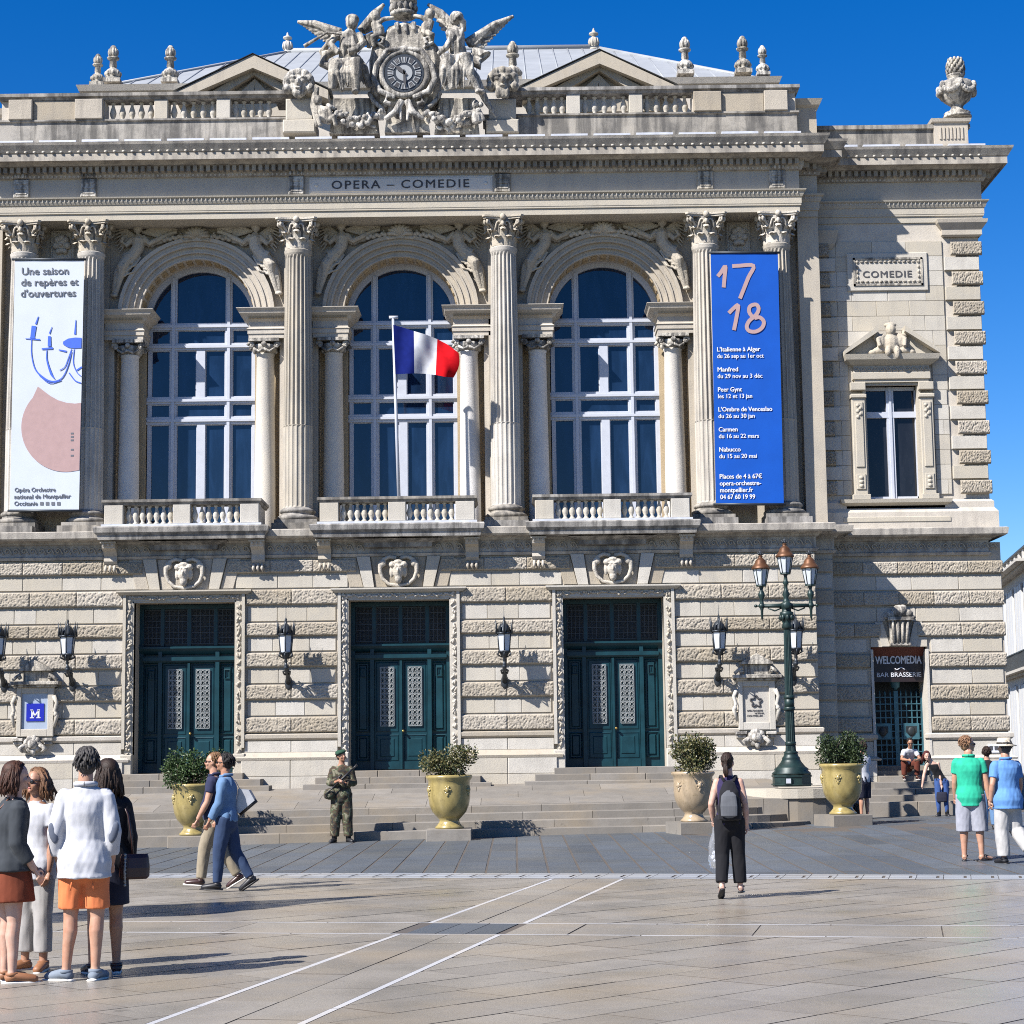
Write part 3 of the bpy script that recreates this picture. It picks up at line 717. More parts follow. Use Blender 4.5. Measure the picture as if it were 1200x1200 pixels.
# --- entablature
e = plan(44.4, 44.85, 45.5)
m = MB().sweep([(-.8, ZE), (0, ZE), (0, ZE + .15), (.03, ZE + .155), (.03, ZE + .19), (.04, ZE + .20), (.04, ZE + .35), (.06, ZE + .36), (.09, ZE + .42), (.09, ZE + .47), (.14, ZE + .5), (.15, ZE + .53), (-.3, ZE + .54)], e)
m.build('architrave', M['smooth'], opera)
ZF0, ZF1 = ZE + .54, 15.53
MB().sweep([(-1.2, ZF0), (0, ZF0), (0, ZF1), (-1.2, ZF1)], e).build('frieze', M['frieze'], opera)
m = MB().sweep([(-.8, ZF1), (.06, ZF1), (.09, ZF1 + .07), (.11, ZF1 + .08), (.11, ZF1 + .23), (.30, ZF1 + .235), (.34, ZF1 + .26), (.48, ZF1 + .32), (.50, ZF1 + .29), (.53, ZF1 + .29), (.53, ZF1 + .47), (.55, ZF1 + .48), (.58, ZF1 + .53), (.65, ZF1 + .64), (.67, ZF1 + .70), (.2, ZF1 + .74), (-1.5, ZF1 + .78)], e)
co = m.build('cornice', M['cornice'], opera)
m = MB(); eg = MB(); eg2 = MB()
def runs(path, out):
    P = [Vector(q) for q in path]
    for a, b in zip(P, P[1:]):
        d = b - a
        if d.length < .25: continue
        yield a, d.normalized(), d.length, Vector((d.normalized().y, -d.normalized().x))
for a, d, ln, n in runs(e[1:-1] + [(XC, 47)], 0):
    k = int(ln / .155)
    for i in range(k):
        c_ = a + d * (ln * (i + .5) / k) + n * .18
        m.box(c_.x - (.045 if abs(d.x) > .5 else .075), c_.x + (.045 if abs(d.x) > .5 else .075), c_.y - (.075 if abs(d.x) > .5 else .045), c_.y + (.075 if abs(d.x) > .5 else .045), ZF1 + .095, ZF1 + .228)
    if abs(d.x) < .5: continue
    k = int(ln / .105)
    for i in range(k):
        c_ = a + d * (ln * (i + .5) / k); eg.add([(c_.x - .03, c_.y - .1, ZF1 + .03), (c_.x + .03, c_.y - .1, ZF1 + .03), (c_.x, c_.y - .125, ZF1 + .065), (c_.x, c_.y - .1, ZF1 + .0)], [(0, 1, 2), (0, 3, 1), (0, 2, 3), (1, 3, 2)])
        eg.add([(c_.x - .03, c_.y - .1, ZE + .445), (c_.x + .03, c_.y - .1, ZE + .445), (c_.x, c_.y - .13, ZE + .485), (c_.x, c_.y - .1, ZE + .41)], [(0, 1, 2), (0, 3, 1), (0, 2, 3), (1, 3, 2)])
        if i % 2: eg.ell((c_.x, c_.y - .565, ZF1 + .49), (.045, .03, .03), 5, 4)
stuff(m.build('dentils', M['cornice'], co)); stuff(eg.build('egg_and_dart', M['smooth'], co))
m = MB()
for a, d, ln, n in runs(e[1:-1], 0):
    if abs(d.x) < .5: continue
    k = max(1, int(ln / 1.0))
    for i in range(k):
        xa, xb = a.x + d.x * (ln * i / k + .12), a.x + d.x * (ln * (i + 1) / k - .02)
        yy = a.y - .65; m.box(min(xa, xb), max(xa, xb), yy - .015, yy + .4, ZF1 + .705, ZF1 + .745 + rnd.uniform(0, .015))
m.build('lead_flashing', M['lead'], co)
# crests set into the frieze, inscriptions
for cx in (COLX[0], COLX[1] - .0, COLX[2], COLX[3], COLX[4], COLX[5]):
    m = MB().block(cx - .19, cx + .19, 44.33, 44.42, ZF0 + .02, ZF1 - .01, .02)
    for k in range(3): m.box(cx - .13, cx + .13, 44.315, 44.34, ZF0 + .1 + k * .12, ZF0 + .15 + k * .12)
    for s in (-.14, -.05, .05, .14): m.ell((cx + s, 44.29, ZF1 + .06), (.04, .04, .06), 6, 5)
    m.build('crest', M['carve'], opera)
xl, xr = XL(362, 218, 44.38), XL(578, 216, 44.38)
m = MB().block(xl, xr, 44.37, 44.42, ZF0 + .02, ZF1 - .03, .03); m.block(xl + .05, xr - .05, 44.355, 44.40, ZF0 + .07, ZF1 - .08, .015)
for s, x in ((1, xl + .18), (-1, xr - .18)): m.ell((x, 44.35, (ZF0 + ZF1) / 2), (.045, .02, .045), 8, 5)
ins = m.build('inscription_panel', M['white'], opera)
xa, xb = XL(388, 218, 44.35), XL(550, 216, 44.35)
t = text('OPERA – COMEDIE', .29, .003, .006, 1.0, 1.2); wd = max(v.co.x for v in t.vertices); t.transform(Matrix.Diagonal(((xb - xa) / wd, 1, 1, 1)))
put_text('lettering', t, M['letter'], ins, (xa, 44.352, ZF0 + .145))
# --- parapet
ZP0, ZP1 = ZF1 + .72, 17.04
PY = 44.55
pp = [(L(XA), PY + .9), (L(XA), PY), (XA, PY), (XA, PY + .9)]
for a, b in ((L(XA) - .0, X0 - 2.1), (X0 + 2.1, XA)): MB().sweep([(-.5, ZP0 - .1), (.02, ZP0 - .1), (.02, ZP1 - .06), (.07, ZP1 - .04), (.07, ZP1), (-.5, ZP1)], [(a, PY + .9), (a, PY), (b, PY), (b, PY + .9)]).build('parapet_plinth', M['dirt_and_shade'], opera)
ZR0, ZR1 = ZP1 + .50, ZP1 + .66
for a, b in ((L(XA), X0 - 2.6), (X0 + 2.6, XA)): MB().sweep([(-.4, ZR0), (.02, ZR0), (.05, ZR0 + .05), (.10, ZR0 + .07), (.10, ZR1 - .01), (-.4, ZR1)], [(a, PY + .9), (a, PY), (b, PY), (b, PY + .9)]).build('parapet_rail', M['dirt_and_shade'], opera)
def pede(x0, x1, out=0, mat='smooth', nm='parapet_pedestal'):
    MB().block(x0, x1, PY - .02 - out, PY + .4, ZP1 + .003, ZR0 - .003, .015).build(nm, M[mat], opera)
xq = lambda q: XL(600 + q / 4, 120, PY)                       # right-hand balustrade seen at four times
P_ = [xq(255), xq(320), xq(548), xq(612)]
for s in (0, 1):
    f_ = (lambda x: L(x)) if s else (lambda x: x)
    for a, b in ((P_[0], P_[1]), (P_[2], P_[3])): pede(*sorted((f_(a), f_(b))))
    for a, b, n in ((xq(60), P_[0], 5), (P_[1], P_[2], 5), (P_[3], xq(835), 5)):
        balusters(opera, *sorted((f_(a), f_(b))), n, PY + .2, ZP1, (ZR0 - ZP1) / .42, 1.15)
    for a, b, o in ((xq(850), xq(980), .10), (xq(980), xq(1180), .0), (xq(1180), xq(1290), .10)): pede(*sorted((f_(a), f_(b) if f_ is L else f_(b))), o, 'rust', 'rough_parapet_block')
    a, b = sorted((f_(xq(845)), f_(XA)))
    MB().box(a, b, PY + .05, PY + .5, ZP1, ZR0).build('parapet_wall', M['wall'], opera)
# step-back blocks and wing parapet
for s in (0, 1):
    f_ = (lambda x: L(x)) if s else (lambda x: x)
    m = MB(); a, b = sorted((f_(XA), f_(XB + .05))); m.box(a, b, 44.9, 46.4, ZP0, ZP1 + .2); m.sweep([(0, ZP1 + .2), (.08, ZP1 + .26), (.14, ZP1 + .4), (-.3, ZP1 + .42)], [(a, 46.4), (a, 44.9), (b, 44.9), (b, 46.4)])
    m.build('parapet_return', M['wall'], opera)
    xw0, xw1 = sorted((f_(XB + .05), f_(11.35)))
    m = MB(); yw = 45.65; zt = ZL(1080, 146, yw)
    m.sweep([(-.5, ZP0 - .05), (.05, ZP0 - .05), (.05, ZP0 + .28), (.0, ZP0 + .3), (.0, zt - .14), (.07, zt - .12), (.07, zt - .02), (-.5, zt)], [(xw0, 50), (xw0, yw), (xw1, yw), (xw1, 50)]); m.build('wing_parapet', M['dirt_and_shade'], opera)
    a, b = sorted((f_(10.52), f_(11.35))); m = MB().box(a, b, yw - .1, yw + .7, ZP0 - .04, zt + .0); m.sweep([(0, zt), (.06, zt + .02), (.08, zt + .1), (-.3, zt + .11)], [(a, yw + .7), (a, yw - .1), (b, yw - .1), (b, yw + .7)])
    for i in range(7): m.box(a + .12 + i * .09, a + .165 + i * .09, yw - .13, yw - .1, ZP0 + .38, zt - .1)
    m.build('urn_pedestal', M['wall'], opera)
# ------------------------------------------------------------------ right wing
WG = 45.2
WL, WR = 7.47, 11.6
DL, DR = XL(1022, 800, WG), XL(1088, 800, WG)
zw = lambda y: ZL(1130, y, WG)
mb = MB(); mb.box(WL, DL, WG + .03, 60, -.3, 6.6); mb.box(DR, WR, WG + .03, 60, -.3, 6.6); mb.box(DL, DR, WG + .03, 47, zw(757), 6.6); mb.box(DL - .01, DR + .01, 46.9, 47.2, -.3, zw(757) + .1)
mb.build('wing_core_wall', M['wall'], opera)
mb = MB(); UW = 45.5
WX0, WX1 = XL(1014, 520, UW), XL(1079, 520, UW)
zu = lambda y, x=1043: ZL(x, y, UW)
WZ0, WZ1 = zu(584), zu(452)
mb.box(WL, WX0, UW + .04, 60, Z_STR, ZE + .1); mb.box(WX1, WR - .12, UW + .04, 60, Z_STR, ZE + .1); mb.box(WX0, WX1, UW + .04, 47.2, Z_STR, WZ0); mb.box(WX0, WX1, UW + .04, 47.2, WZ1, ZE + .1)
mb.build('wing_upper_core', M['wall'], opera)
mb = MB(); mb.box(L(WR), L(WL), WG + .03, 60, -.3, 6.6); mb.box(L(WR - .12), L(WL), UW, 60, Z_STR, ZE + .1); mb.build('wing_far_wall', M['wall'], opera)
# rusticated rows
wr = [(657, 672.5, 'V'), (674.5, 690.5, 'S'), (692, 709, 'V'), (711, 727.5, 'S'), (729, 745.5, 'V'), (747.5, 763.5, 'S'), (765, 781.5, 'V'), (783.5, 800.5, 'S'), (802, 820, 'V'), (822, 837.5, 'S'), (839, 857, 'V')]
for k, (ya, yb, kind) in enumerate(wr):
    z0, z1 = zw(yb), zw(ya)
    if k < 3 or k == 3:
        rowfill(WL, WR + (.03 if kind == 'V' else 0), WG, z0, z1, kind, k)
    else:
        d = .28 if k == 4 else 0
        rowfill(WL - .04, DL - .04 + d, WG, z0, z1, kind, k, .72); rowfill(DR + .04 - d, WR + (.03 if kind == 'V' else 0), WG, z0, z1, kind, k, .85)
    if kind == 'V': MB().block(XA - .02, XB - .01, 44.37, 44.6, z0 + .01, z1 - .01, .02).build('dressed_block', M['rust'], opera)
    else: sblock(XA - .02, XB - .03, 44.40, z0, z1)
for s, x in ((1, DL), (-1, DR)):
    m = MB().prism([(x + s * .26, zw(757)), (x + s * .45, zw(757)), (x + s * .30, zw(728)), (x + s * .1, zw(728))], WG - .05, WG + .05, .01); m.build('voussoir', M['smooth'], opera)
MB().box(DL, DR, WG - .02, WG + .1, zw(757), zw(746)).build('lintel', M['smooth'], opera)
m = MB(); cx = (DL + DR) / 2; z0 = zw(756); z1 = zw(712)
m.prism([(cx - .2, z0), (cx + .2, z0), (cx + .27, z1 - .25), (cx - .27, z1 - .25)], WG - .2, WG + .02)
for k in range(4): m.tube([(cx - .15 + k * .1, WG - .22, z0 + .05), (cx - .18 + k * .12, WG - .27, z1 - .3)], .035, 6)
m.box(cx - .24, cx + .24, WG - .24, WG, z0 - .0, z0 + .06); m.box(cx - .3, cx + .3, WG - .33, WG, z1 - .3, z1 - .22)
for a, b, r in ((0, .08, .2), (-.2, .0, .13), (.2, .02, .13), (-.3, -.05, .08), (.3, -.07, .08), (.08, .16, .1)): m.ell((cx + a, WG - .2, z1 - .16 + b), (r, r * .8, r * .75), 10, 7)
ke = m.build('keystone', M['carve'], opera)
for a, b in ((WL - .03, DL - .02), (DR + .02, WR)):
    m = MB().sweep([(0, zw(868)), (.03, zw(867)), (.10, zw(864)), (.10, zw(860)), (.05, zw(858.5)), (0, zw(858.5))], [(a, WG + .3), (a, WG), (b, WG), (b, WG + .6)])
    m.sweep([(0, zw(888)), (.14, zw(890)), (.16, zw(888)), (.05, zw(885)), (0, zw(884))], [(a, WG + .3), (a, WG), (b, WG), (b, WG + .6)])
    m.build('base_moulding', M['wall'], opera)
    n = 2
    for i in range(n): sblock(a + (b - a) * i / n, a + (b - a) * (i + 1) / n, WG - .04, zw(886), zw(868), 'plinth_block')
    for r in range(3):
        for i in range(n): sblock(a - .1 + (b - a + .14) * i / n, a - .1 + (b - a + .14) * (i + 1) / n, WG - .16, zw(890) - .36 * (r + 1), zw(890) - .36 * r, 'plinth_block')
# ashlar on the upper wall (panel clear of the window), quoins
ys = 258; rows_ = []
yq = [283 + 17.45 * i for i in range(18)]
for i in range(17):
    z1, z0 = ZL(1125, yq[i] + .6, UW), ZL(1125, yq[i + 1] - .6, UW)
    for side in (0, 1):
        V = i % 2 == 0
        if side: xa, xb = (10.60, 11.47) if not V else (10.77, 11.53)
        else: xa, xb = (7.48, 7.96) if not V else (7.48, 7.80)
        if V:
            o = link('quoin', WORM[i % 5], opera, (xa - opera['_o'][0], UW - .045 - opera['_o'][1], z0 - opera['_o'][2])); o.scale = (xb - xa, 1, (z1 - z0) / .36)
        else: sblock(xa, xb, UW - .06, z0, z1, 'quoin', gap=.012)
    zz0, zz1 = ZL(1043, yq[i] + 17.45, UW), ZL(1043, yq[i], UW)
    cuts = [7.98 + (.35 if i % 2 else 0)]
    while cuts[-1] < 10.5: cuts.append(min(10.58, cuts[-1] + rnd.uniform(.75, .95)))
    cuts = [7.80] + cuts
    for a, b in zip(cuts, cuts[1:]):
        for a2, b2 in ([(a, b)] if zz0 > WZ1 + .95 else [(a, min(b, WX0 - .35)), (max(a, WX1 + .35), b)]):
            if b2 - a2 > .08: sblock(a2, b2, UW - .0, zz0, zz1, 'ashlar_block', gap=.002)
m = MB()                                                     # pilaster cap at the corner
m.sweep([(0, ZL(1125, 278, UW)), (.05, ZL(1125, 276, UW)), (.05, ZL(1125, 270, UW)), (.16, ZL(1125, 263, UW)), (.18, ZL(1125, 259, UW)), (0, ZL(1125, 258, UW))], [(10.62, UW + .1), (10.62, UW - .04), (11.5, UW - .04), (11.5, UW + .6)])
m.build('corner_capital', M['wall'], opera); m = MB()
m.sweep([(0, ZL(970, 292, UW)), (.06, ZL(970, 287, UW)), (.12, ZL(970, 276, UW)), (.14, ZL(970, 272, UW)), (0, ZL(970, 271, UW))], [(7.47, UW - .03), (7.9, UW - .03), (7.9, UW + .1)])
m.build('corner_capital', M['wall'], opera)
# base band of the upper storey
m = MB().sweep([(-.1, Z_STR), (.14, Z_STR + .01), (.14, ZL(1120, 600, UW)), (.06, ZL(1120, 595, UW)), (.06, ZL(1120, 588, UW)), (.0, ZL(1120, 585, UW)), (-.1, ZL(1120, 584.5, UW))], [(7.47, UW), (11.5, UW), (11.5, UW + 2)])
m.build('wing_base_band', M['wall'], opera)
# COMEDIE tablet
P = lambda x, y, Y=UW: at(x, y, Y)
a, b = P(993, 342), P(1086, 296)
m = MB().block(a.x, b.x, UW - .05, UW + .05, a.z, b.z, .02); tb = m.build('name_tablet', M['smooth'], opera)
m = MB(); i0, i1, k0, k1 = a.x + .15, b.x - .13, a.z + .13, b.z - .13
for x0, x1, z0, z1 in ((i0, i1, k0, k0 + .05), (i0, i1, k1 - .05, k1), (i0, i0 + .05, k0, k1), (i1 - .05, i1, k0, k1)): m.box(x0, x1, UW - .075, UW - .03, z0, z1)
for i in range(14):
    x = i0 + .1 + (i1 - i0 - .2) * i / 13
    for z in (k0 + .1, k1 - .1): m.ell((x, UW - .06, z), (.05, .03, .03), 6, 4)
for i in range(5):
    z = k0 + .1 + (k1 - k0 - .2) * i / 4
    for x in (i0 + .1, i1 - .1): m.ell((x, UW - .06, z), (.03, .03, .05), 6, 4)
m.build('tablet_border', M['carve'], tb)
t = text('COMEDIE', .23, .003, .006, 1, 1.15); wd = max(v.co.x for v in t.vertices); xa, xb = XL(1010, 320, UW), XL(1068, 320, UW)
t.transform(Matrix.Diagonal(((xb - xa) / wd, 1, 1, 1))); put_text('lettering', t, M['letter'], tb, (xa, UW - .055, ZL(1040, 325.5, UW)))
# wing window with its pedimented surround
m = MB(); cx = (WX0 + WX1) / 2
for x0, x1 in ((WX0 - .02, WX0 + .07), (WX1 - .07, WX1 + .02)): m.box(x0, x1, UW + .22, UW + .34, WZ0, WZ1)
m.box(WX0, WX1, UW + .22, UW + .34, WZ1 - .08, WZ1 + .02); m.box(WX0, WX1, UW + .22, UW + .34, WZ0, WZ0 + .07)
zt0, zt1 = zu(488), zu(481); m.box(WX0, WX1, UW + .19, UW + .34, zt0, zt1); m.box(cx - .09, cx + .09, UW + .2, UW + .34, WZ0, WZ1)
m.box(cx - .03, cx + .03, UW + .17, UW + .2, WZ0, WZ1)
ww = m.build('window', M['paintw'], opera)
for x0, x1 in ((WX0 + .06, cx - .08), (cx + .08, WX1 - .06)):
    for z0, z1 in ((WZ0 + .06, zt0 + .01), (zt1 - .01, WZ1 - .07)):
        MB().box(x0, x1, UW + .28, UW + .286, z0, z1).build('pane', M['glassdark'], ww)
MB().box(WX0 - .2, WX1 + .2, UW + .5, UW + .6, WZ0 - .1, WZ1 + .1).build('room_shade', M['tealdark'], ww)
m = MB()
for s in (-1, 1):
    x0, x1 = sorted((cx + s * .66, cx + s * .98)); f = UW - .13
    m.block(x0, x1, f, UW + .25, zu(580), zu(462), .015); m.block(x0 + .05, x1 - .05, f - .03, f + .02, zu(574), zu(556), .01); m.block(x0 + .06, x1 - .06, f - .03, f + .02, zu(548), zu(472), .012)
    m.block(x0 - .03, x1 + .03, f - .05, UW, zu(467), zu(463), .01); m.block(x0 - .02, x1 + .02, f - .04, UW, zu(458), zu(449), .01)
    m.block(x0 - .05, x1 + .05, f - .06, UW, zu(586), zu(580), .01)
    for k in range(5): m.ell(((x0 + x1) / 2 + (.03 if k % 2 else -.03), f - .03, zu(476) - k * .07), (.05, .035, .05), 6, 5)
    for k in range(3): m.ell(((x0 + x1) / 2, f - .03, zu(570) + k * .1), (.06, .035, .05), 6, 5)
    m.box(*sorted((cx + s * .62, cx + s * .70)), UW - .05, UW + .25, WZ0, WZ1 + .06)
m.box(cx - .66, cx + .66, UW - .06, UW + .2, WZ1, WZ1 + .07)
hw = XL(1103, 425, 45.1) - cx
m.sweep([(0, zu(449)), (.0, zu(446)), (.04, zu(445)), (.04, zu(438)), (.02, zu(437)), (.02, zu(430)), (.1, zu(428)), (.22, zu(424)), (.26, zu(418)), (0, zu(417.5))], [(cx - hw + .26, UW + .1), (cx - hw + .26, UW - .12), (cx + hw - .26, UW - .12), (cx + hw - .26, UW + .1)])
for s in (-1, 1):                                            # broken raking cornice
    za, zb = zu(418), zu(390)
    q = [(cx + s * hw, za), (cx + s * hw, za + .1), (cx + s * .32, zb + .1), (cx + s * .32, zb - .04)]; m.prism(q, UW - .38, UW + .02)
    q = [(cx + s * hw * .97, za), (cx + s * .34, zb - .03), (cx + s * .34, za)]; m.prism(q, UW - .14, UW + .02)
m.sweep([(-.1, zu(612)), (.16, zu(612)), (.16, zu(607)), (.06, zu(603)), (.06, zu(593)), (.2, zu(590)), (.22, zu(586)), (0, zu(585))], [(cx - 1.12, UW + .1), (cx - 1.12, UW), (cx + 1.12, UW), (cx + 1.12, UW + .1)])
su = m.build('window_surround', M['smooth'], opera)
m = MB(); scrolls(m, cx - .92, cx + .92, UW - .15, zu(434), .06); stuff(m.build('running_scroll', M['relief'], su))
m = MB(); zc = zu(405); y = UW - .22                          # seated cherub cartouche on the pediment
for a, b, c_, r in ((0, .0, 0, (.2, .16, .26)), (0, .33, -.02, (.13, .13, .15)), (-.24, .05, 0, (.13, .12, .2)), (.24, .05, 0, (.13, .12, .2)), (-.3, -.18, 0, (.16, .12, .1)), (.3, -.18, 0, (.16, .12, .1)), (.12, -.25, -.12, (.08, .1, .17)), (-.1, -.22, -.12, (.08, .1, .12)), (0, .46, .02, (.16, .1, .07)), (-.36, .2, .04, (.07, .06, .14)), (.34, .22, .04, (.07, .06, .14)), (.48, -.22, 0, (.1, .1, .07)), (-.46, -.22, 0, (.1, .1, .07))):
    m.ell((cx + a, y + c_, zc + b), r, 10, 8)
for s in (-1, 1): m.tube([(cx + s * .16, y, zc + .2), (cx + s * .33, y - .08, zc + .1), (cx + s * .3, y - .15, zc - .1)], [.07, .06, .05], 6)
me = remesh(m, .018, 1); me.materials.append(M['relief']); o = link('cartouche', me, su, tuple(-v for v in su['_o']))
# bar doorway: step recess, sign board, iron gate
m = MB(); m.box(DL - .02, DL + .04, WG - .06, WG + .8, zw(905), zw(760)); m.box(DR - .04, DR + .02, WG - .06, WG + .8, zw(905), zw(760)); m.build('door_reveal', M['smooth'], opera)
gate = MB(); YG = WG + .62; gz0, gz1 = ZL(1055, 905, YG), ZL(1055, 812, YG); gx0, gx1 = DL + .04, DR - .04; gc = (gx0 + gx1) / 2
for i in range(11): x = gx0 + (gx1 - gx0) * i / 10; gate.box(x - .012, x + .012, YG, YG + .03, gz0, gz1 - (.06 if i % 2 else 0)); gate.lathe((x, YG + .015, gz1 - .06), [(.02, 0), (.025, .03), (.001, .14)], 5)
for j in range(12): z = gz0 + (gz1 - .1 - gz0) * j / 11; gate.box(gx0, gx1, YG - .006, YG + .02, z - .012, z + .012)
gate.box(gc - .05, gc + .05, YG - .04, YG + .05, gz0, gz1 + .05)
for s in (-1, 1): gate.box(*sorted((gc + s * .64, gc + s * .59)), YG - .04, YG + .05, gz0, gz1)
gt = gate.build('iron_gate', M['tealgate'] if 'tealgate' in M else M['teal'], opera)
for s in (-1, 1):
    m = MB(); x = gc + s * .34; z = ZL(1055, 857, YG); m.box(x - .19, x + .19, YG - .03, YG - .008, z - .19, z + .19); m.build('gate_panel', M['tealgate'], gt)
    m = MB(); m.ell((x, YG - .04, z), (.09, .03, .11), 10, 7); m.prism([(x - .13, z + .12), (x + .13, z + .12), (x + .13, z - .02), (x, z - .16), (x - .13, z - .02)], YG - .036, YG - .028); m.build('gate_mask', M['tealdark'], gt)
m = MB(); z = gz1 + .06
m.lathe((gc, YG, z), [(.03, 0), (.06, .05), (.1, .08), (.14, .3), (.12, .32), (.15, .34)], 8)
for i in range(7): a = i * 2 * pi / 7; m.tube([(gc + .12 * cos(a), YG + .12 * sin(a), z + .33), (gc + .15 * cos(a), YG + .15 * sin(a), z + .45)], [.02, .004], 4)
m.build('gate_finial', M['tealgate'], gt)
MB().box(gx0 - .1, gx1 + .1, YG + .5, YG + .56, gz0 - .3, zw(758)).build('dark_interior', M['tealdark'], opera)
# ------------------------------------------------------------------ sculpture in the spandrels
def spandrel_mesh():
    m = MB(); c = BAY[0]; Yb = UY - .06
    q = lambda x, y, d=0: Vector((XL(120 + x / 4.615, 240 + y / 4.615, UY - .1) - c, Yb - d, ZL(120 + x / 4.615, 240 + y / 4.615, UY - .1)))
    k = 1 / 4.615 / 48.8
    m.ell(q(195, 130, .12), (.115, .12, .14), 10, 8); m.ell(q(205, 118, .1), (.12, .12, .1), 8, 6)
    m.tube([q(198, 165, .08), q(200, 195, .1), q(195, 240, .1), q(165, 280, .08), q(130, 300, .08)], [.08, .17, .15, .16, .18], 10)
    m.tube([q(220, 180, .1), q(260, 215, .14), q(310, 190, .12), q(370, 158, .06), q(405, 148, .05)], [.08, .07, .065, .055, .05], 8)
    m.tube([q(175, 185, .1), q(130, 225, .12), q(105, 205, .12), q(118, 180, .14)], [.08, .07, .06, .05], 8)
    m.tube([q(140, 300, .12), q(110, 345, .18), q(105, 385, .14), q(75, 480, .06)], [.14, .13, .09, .06], 8)
    m.tube([q(120, 310, .06), q(85, 370, .08), q(70, 440, .06), q(62, 490, .04)], [.13, .11, .08, .06], 8)
    m.ell(q(66, 492, .08), (.1, .07, .05), 8, 5)
    for dx, dy in ((0, 0), (18, 8), (-16, 12), (30, 26), (8, 40), (-8, 55), (22, 62), (-20, 80)): m.tube([q(180 + dx, 260 + dy, .08), q(150 + dx, 310 + dy, .17), q(100 + dx, 325 + dy, .15), q(80 + dx * .3, 390 + dy, .06)], .028, 6)
    for i in range(9): m.tube([q(215, 150, .03), q(290 + i * 6, 122 + i * 8, .07 - .03 * (i % 2)), q(410 - i * 20, 134 + i * 9, .05)], [.035, .033, .015], 6)
    for i in range(8): m.tube([q(180, 170, .03), q(110 + i * 4, 120 + i * 11, .06 - .03 * (i % 2)), q(45 + i * 6, 130 + i * 19, .04)], [.035, .033, .018], 6)
    rr = random.Random(3)
    for i in range(34):
        t = i / 33; x = 240 + 190 * t; y = 225 - 62 * t + rr.uniform(-14, 10); m.ell(q(x, y, .04), (.05, .05, .035), 6, 5, Matrix.Rotation(rr.uniform(-1.5, 1.5), 3, 'Y'))
    me = remesh(m, .014, 0); me.materials.append(M['relief']); return me
sp = spandrel_mesh(); spm = sp.copy(); spm.transform(Matrix.Diagonal((-1, 1, 1, 1))); spm.flip_normals()
for c in BAY:
    for me in (sp, spm): link('relief_figure', me, opera, (c - opera['_o'][0], -opera['_o'][1], -opera['_o'][2]))
    m = MB(); z = ZSP + RO - .0
    for i in range(9):
        a = pi * (i + .5) / 9; m.tube([(c, UY - .16, z + .05), (c + .17 * cos(a), UY - .28, z + .05 + .17 * sin(a)), (c + .3 * cos(a), UY - .2, z + .04 + .27 * sin(a))], [.03, .05, .055], 6)
    for s in (-1, 1):
        for i in range(7): m.ell((c + s * (.36 + i * .07), UY - .16, z + .07 - i * .012 + (.03 if i % 2 else 0)), (.07, .08, .06), 6, 5)
        m.tube([(c + s * .1, UY - .18, z), (c + s * .3, UY - .2, z - .03), (c + s * .4, UY - .18, z + .06)], .04, 6)
    m.build('shell', M['relief'], opera)
for cx in ((COLX[0] + COLX[1]) / 2, (COLX[4] + COLX[5]) / 2):   # lion masks between the paired columns
    m = MB(); z = 14.12
    m.block(cx - .3, cx + .3, UY - .1, UY, z - .4, z + .4, .03); m.block(cx - .24, cx + .24, UY - .12, UY, z - .34, z + .34, .02)
    for a, b, r in ((0, 0, .14), (-.1, .12, .09), (.1, .12, .09), (-.14, -.02, .09), (.14, -.02, .09), (0, .17, .1), (0, -.14, .08), (-.08, -.16, .07), (.08, -.16, .07)): m.ell((cx + a, UY - .16, z + b), (r, .1, r), 8, 6)
    m.ell((cx, UY - .28, z - .03), (.05, .06, .04), 6, 5); m.build('lion_mask', M['relief'], opera)
# ------------------------------------------------------------------ roof behind the parapet
YA = 57.0
az = lambda x, y, Y: ZL(x, y, Y)
ax0, ax1 = XL(98, 100, YA), XL(908, 90, YA)
zt = az(500, 96, YA)
m = MB(); m.box(ax0, ax1, YA, YA + 14, 10, zt - .25); m.sweep([(0, zt - .25), (.12, zt - .2), (.2, zt - .02), (-.3, zt)], [(ax0, YA + 14), (ax0, YA), (ax1, YA), (ax1, YA + 14)])
m.build('attic_wall', M['wall'], opera)
YRi = 68.0; rl, rr_ = at(337, 61, YRi), at(702, 57, YRi); rz = (rl.z + rr_.z) / 2
e0, e1, ez = ax0 + .3, ax1 - .3, zt + .15
v = [(e0, YA + .6, ez), (e1, YA + .6, ez), (rr_.x, YRi, rz), (rl.x, YRi, rz), (e1, YRi * 2 - YA, ez), (e0, YRi * 2 - YA, ez)]
m = MB().add(v, [(0, 1, 2, 3), (1, 4, 2), (5, 0, 3), (4, 5, 3, 2), (0, 5, 4, 1)])
rf = m.build('roof', M['zinc'], opera)
m = MB()
def onroof(x, t): return (x, YA + .6 + (YRi - YA - .6) * t, ez + (rz - ez) * t)
for i in range(38):
    x = e0 + (e1 - e0) * (i + .5) / 38; xr_ = x
    tmax = min(1, (x - e0) / max(rl.x - e0, .01), (e1 - x) / max(e1 - rr_.x, .01)); 
    if tmax < .05: continue
    m.tube([onroof(x, 0), onroof(x, tmax)], .035, 4)
m.tube([(rl.x, YRi, rz + .03), (rr_.x, YRi, rz + .03)], .12, 6); m.tube([(e0, YA + .6, ez), (rl.x, YRi, rz)], .08, 5); m.tube([(e1, YA + .6, ez), (rr_.x, YRi, rz)], .08, 5)
stuff(m.build('standing_seams', M['zinc'], rf))
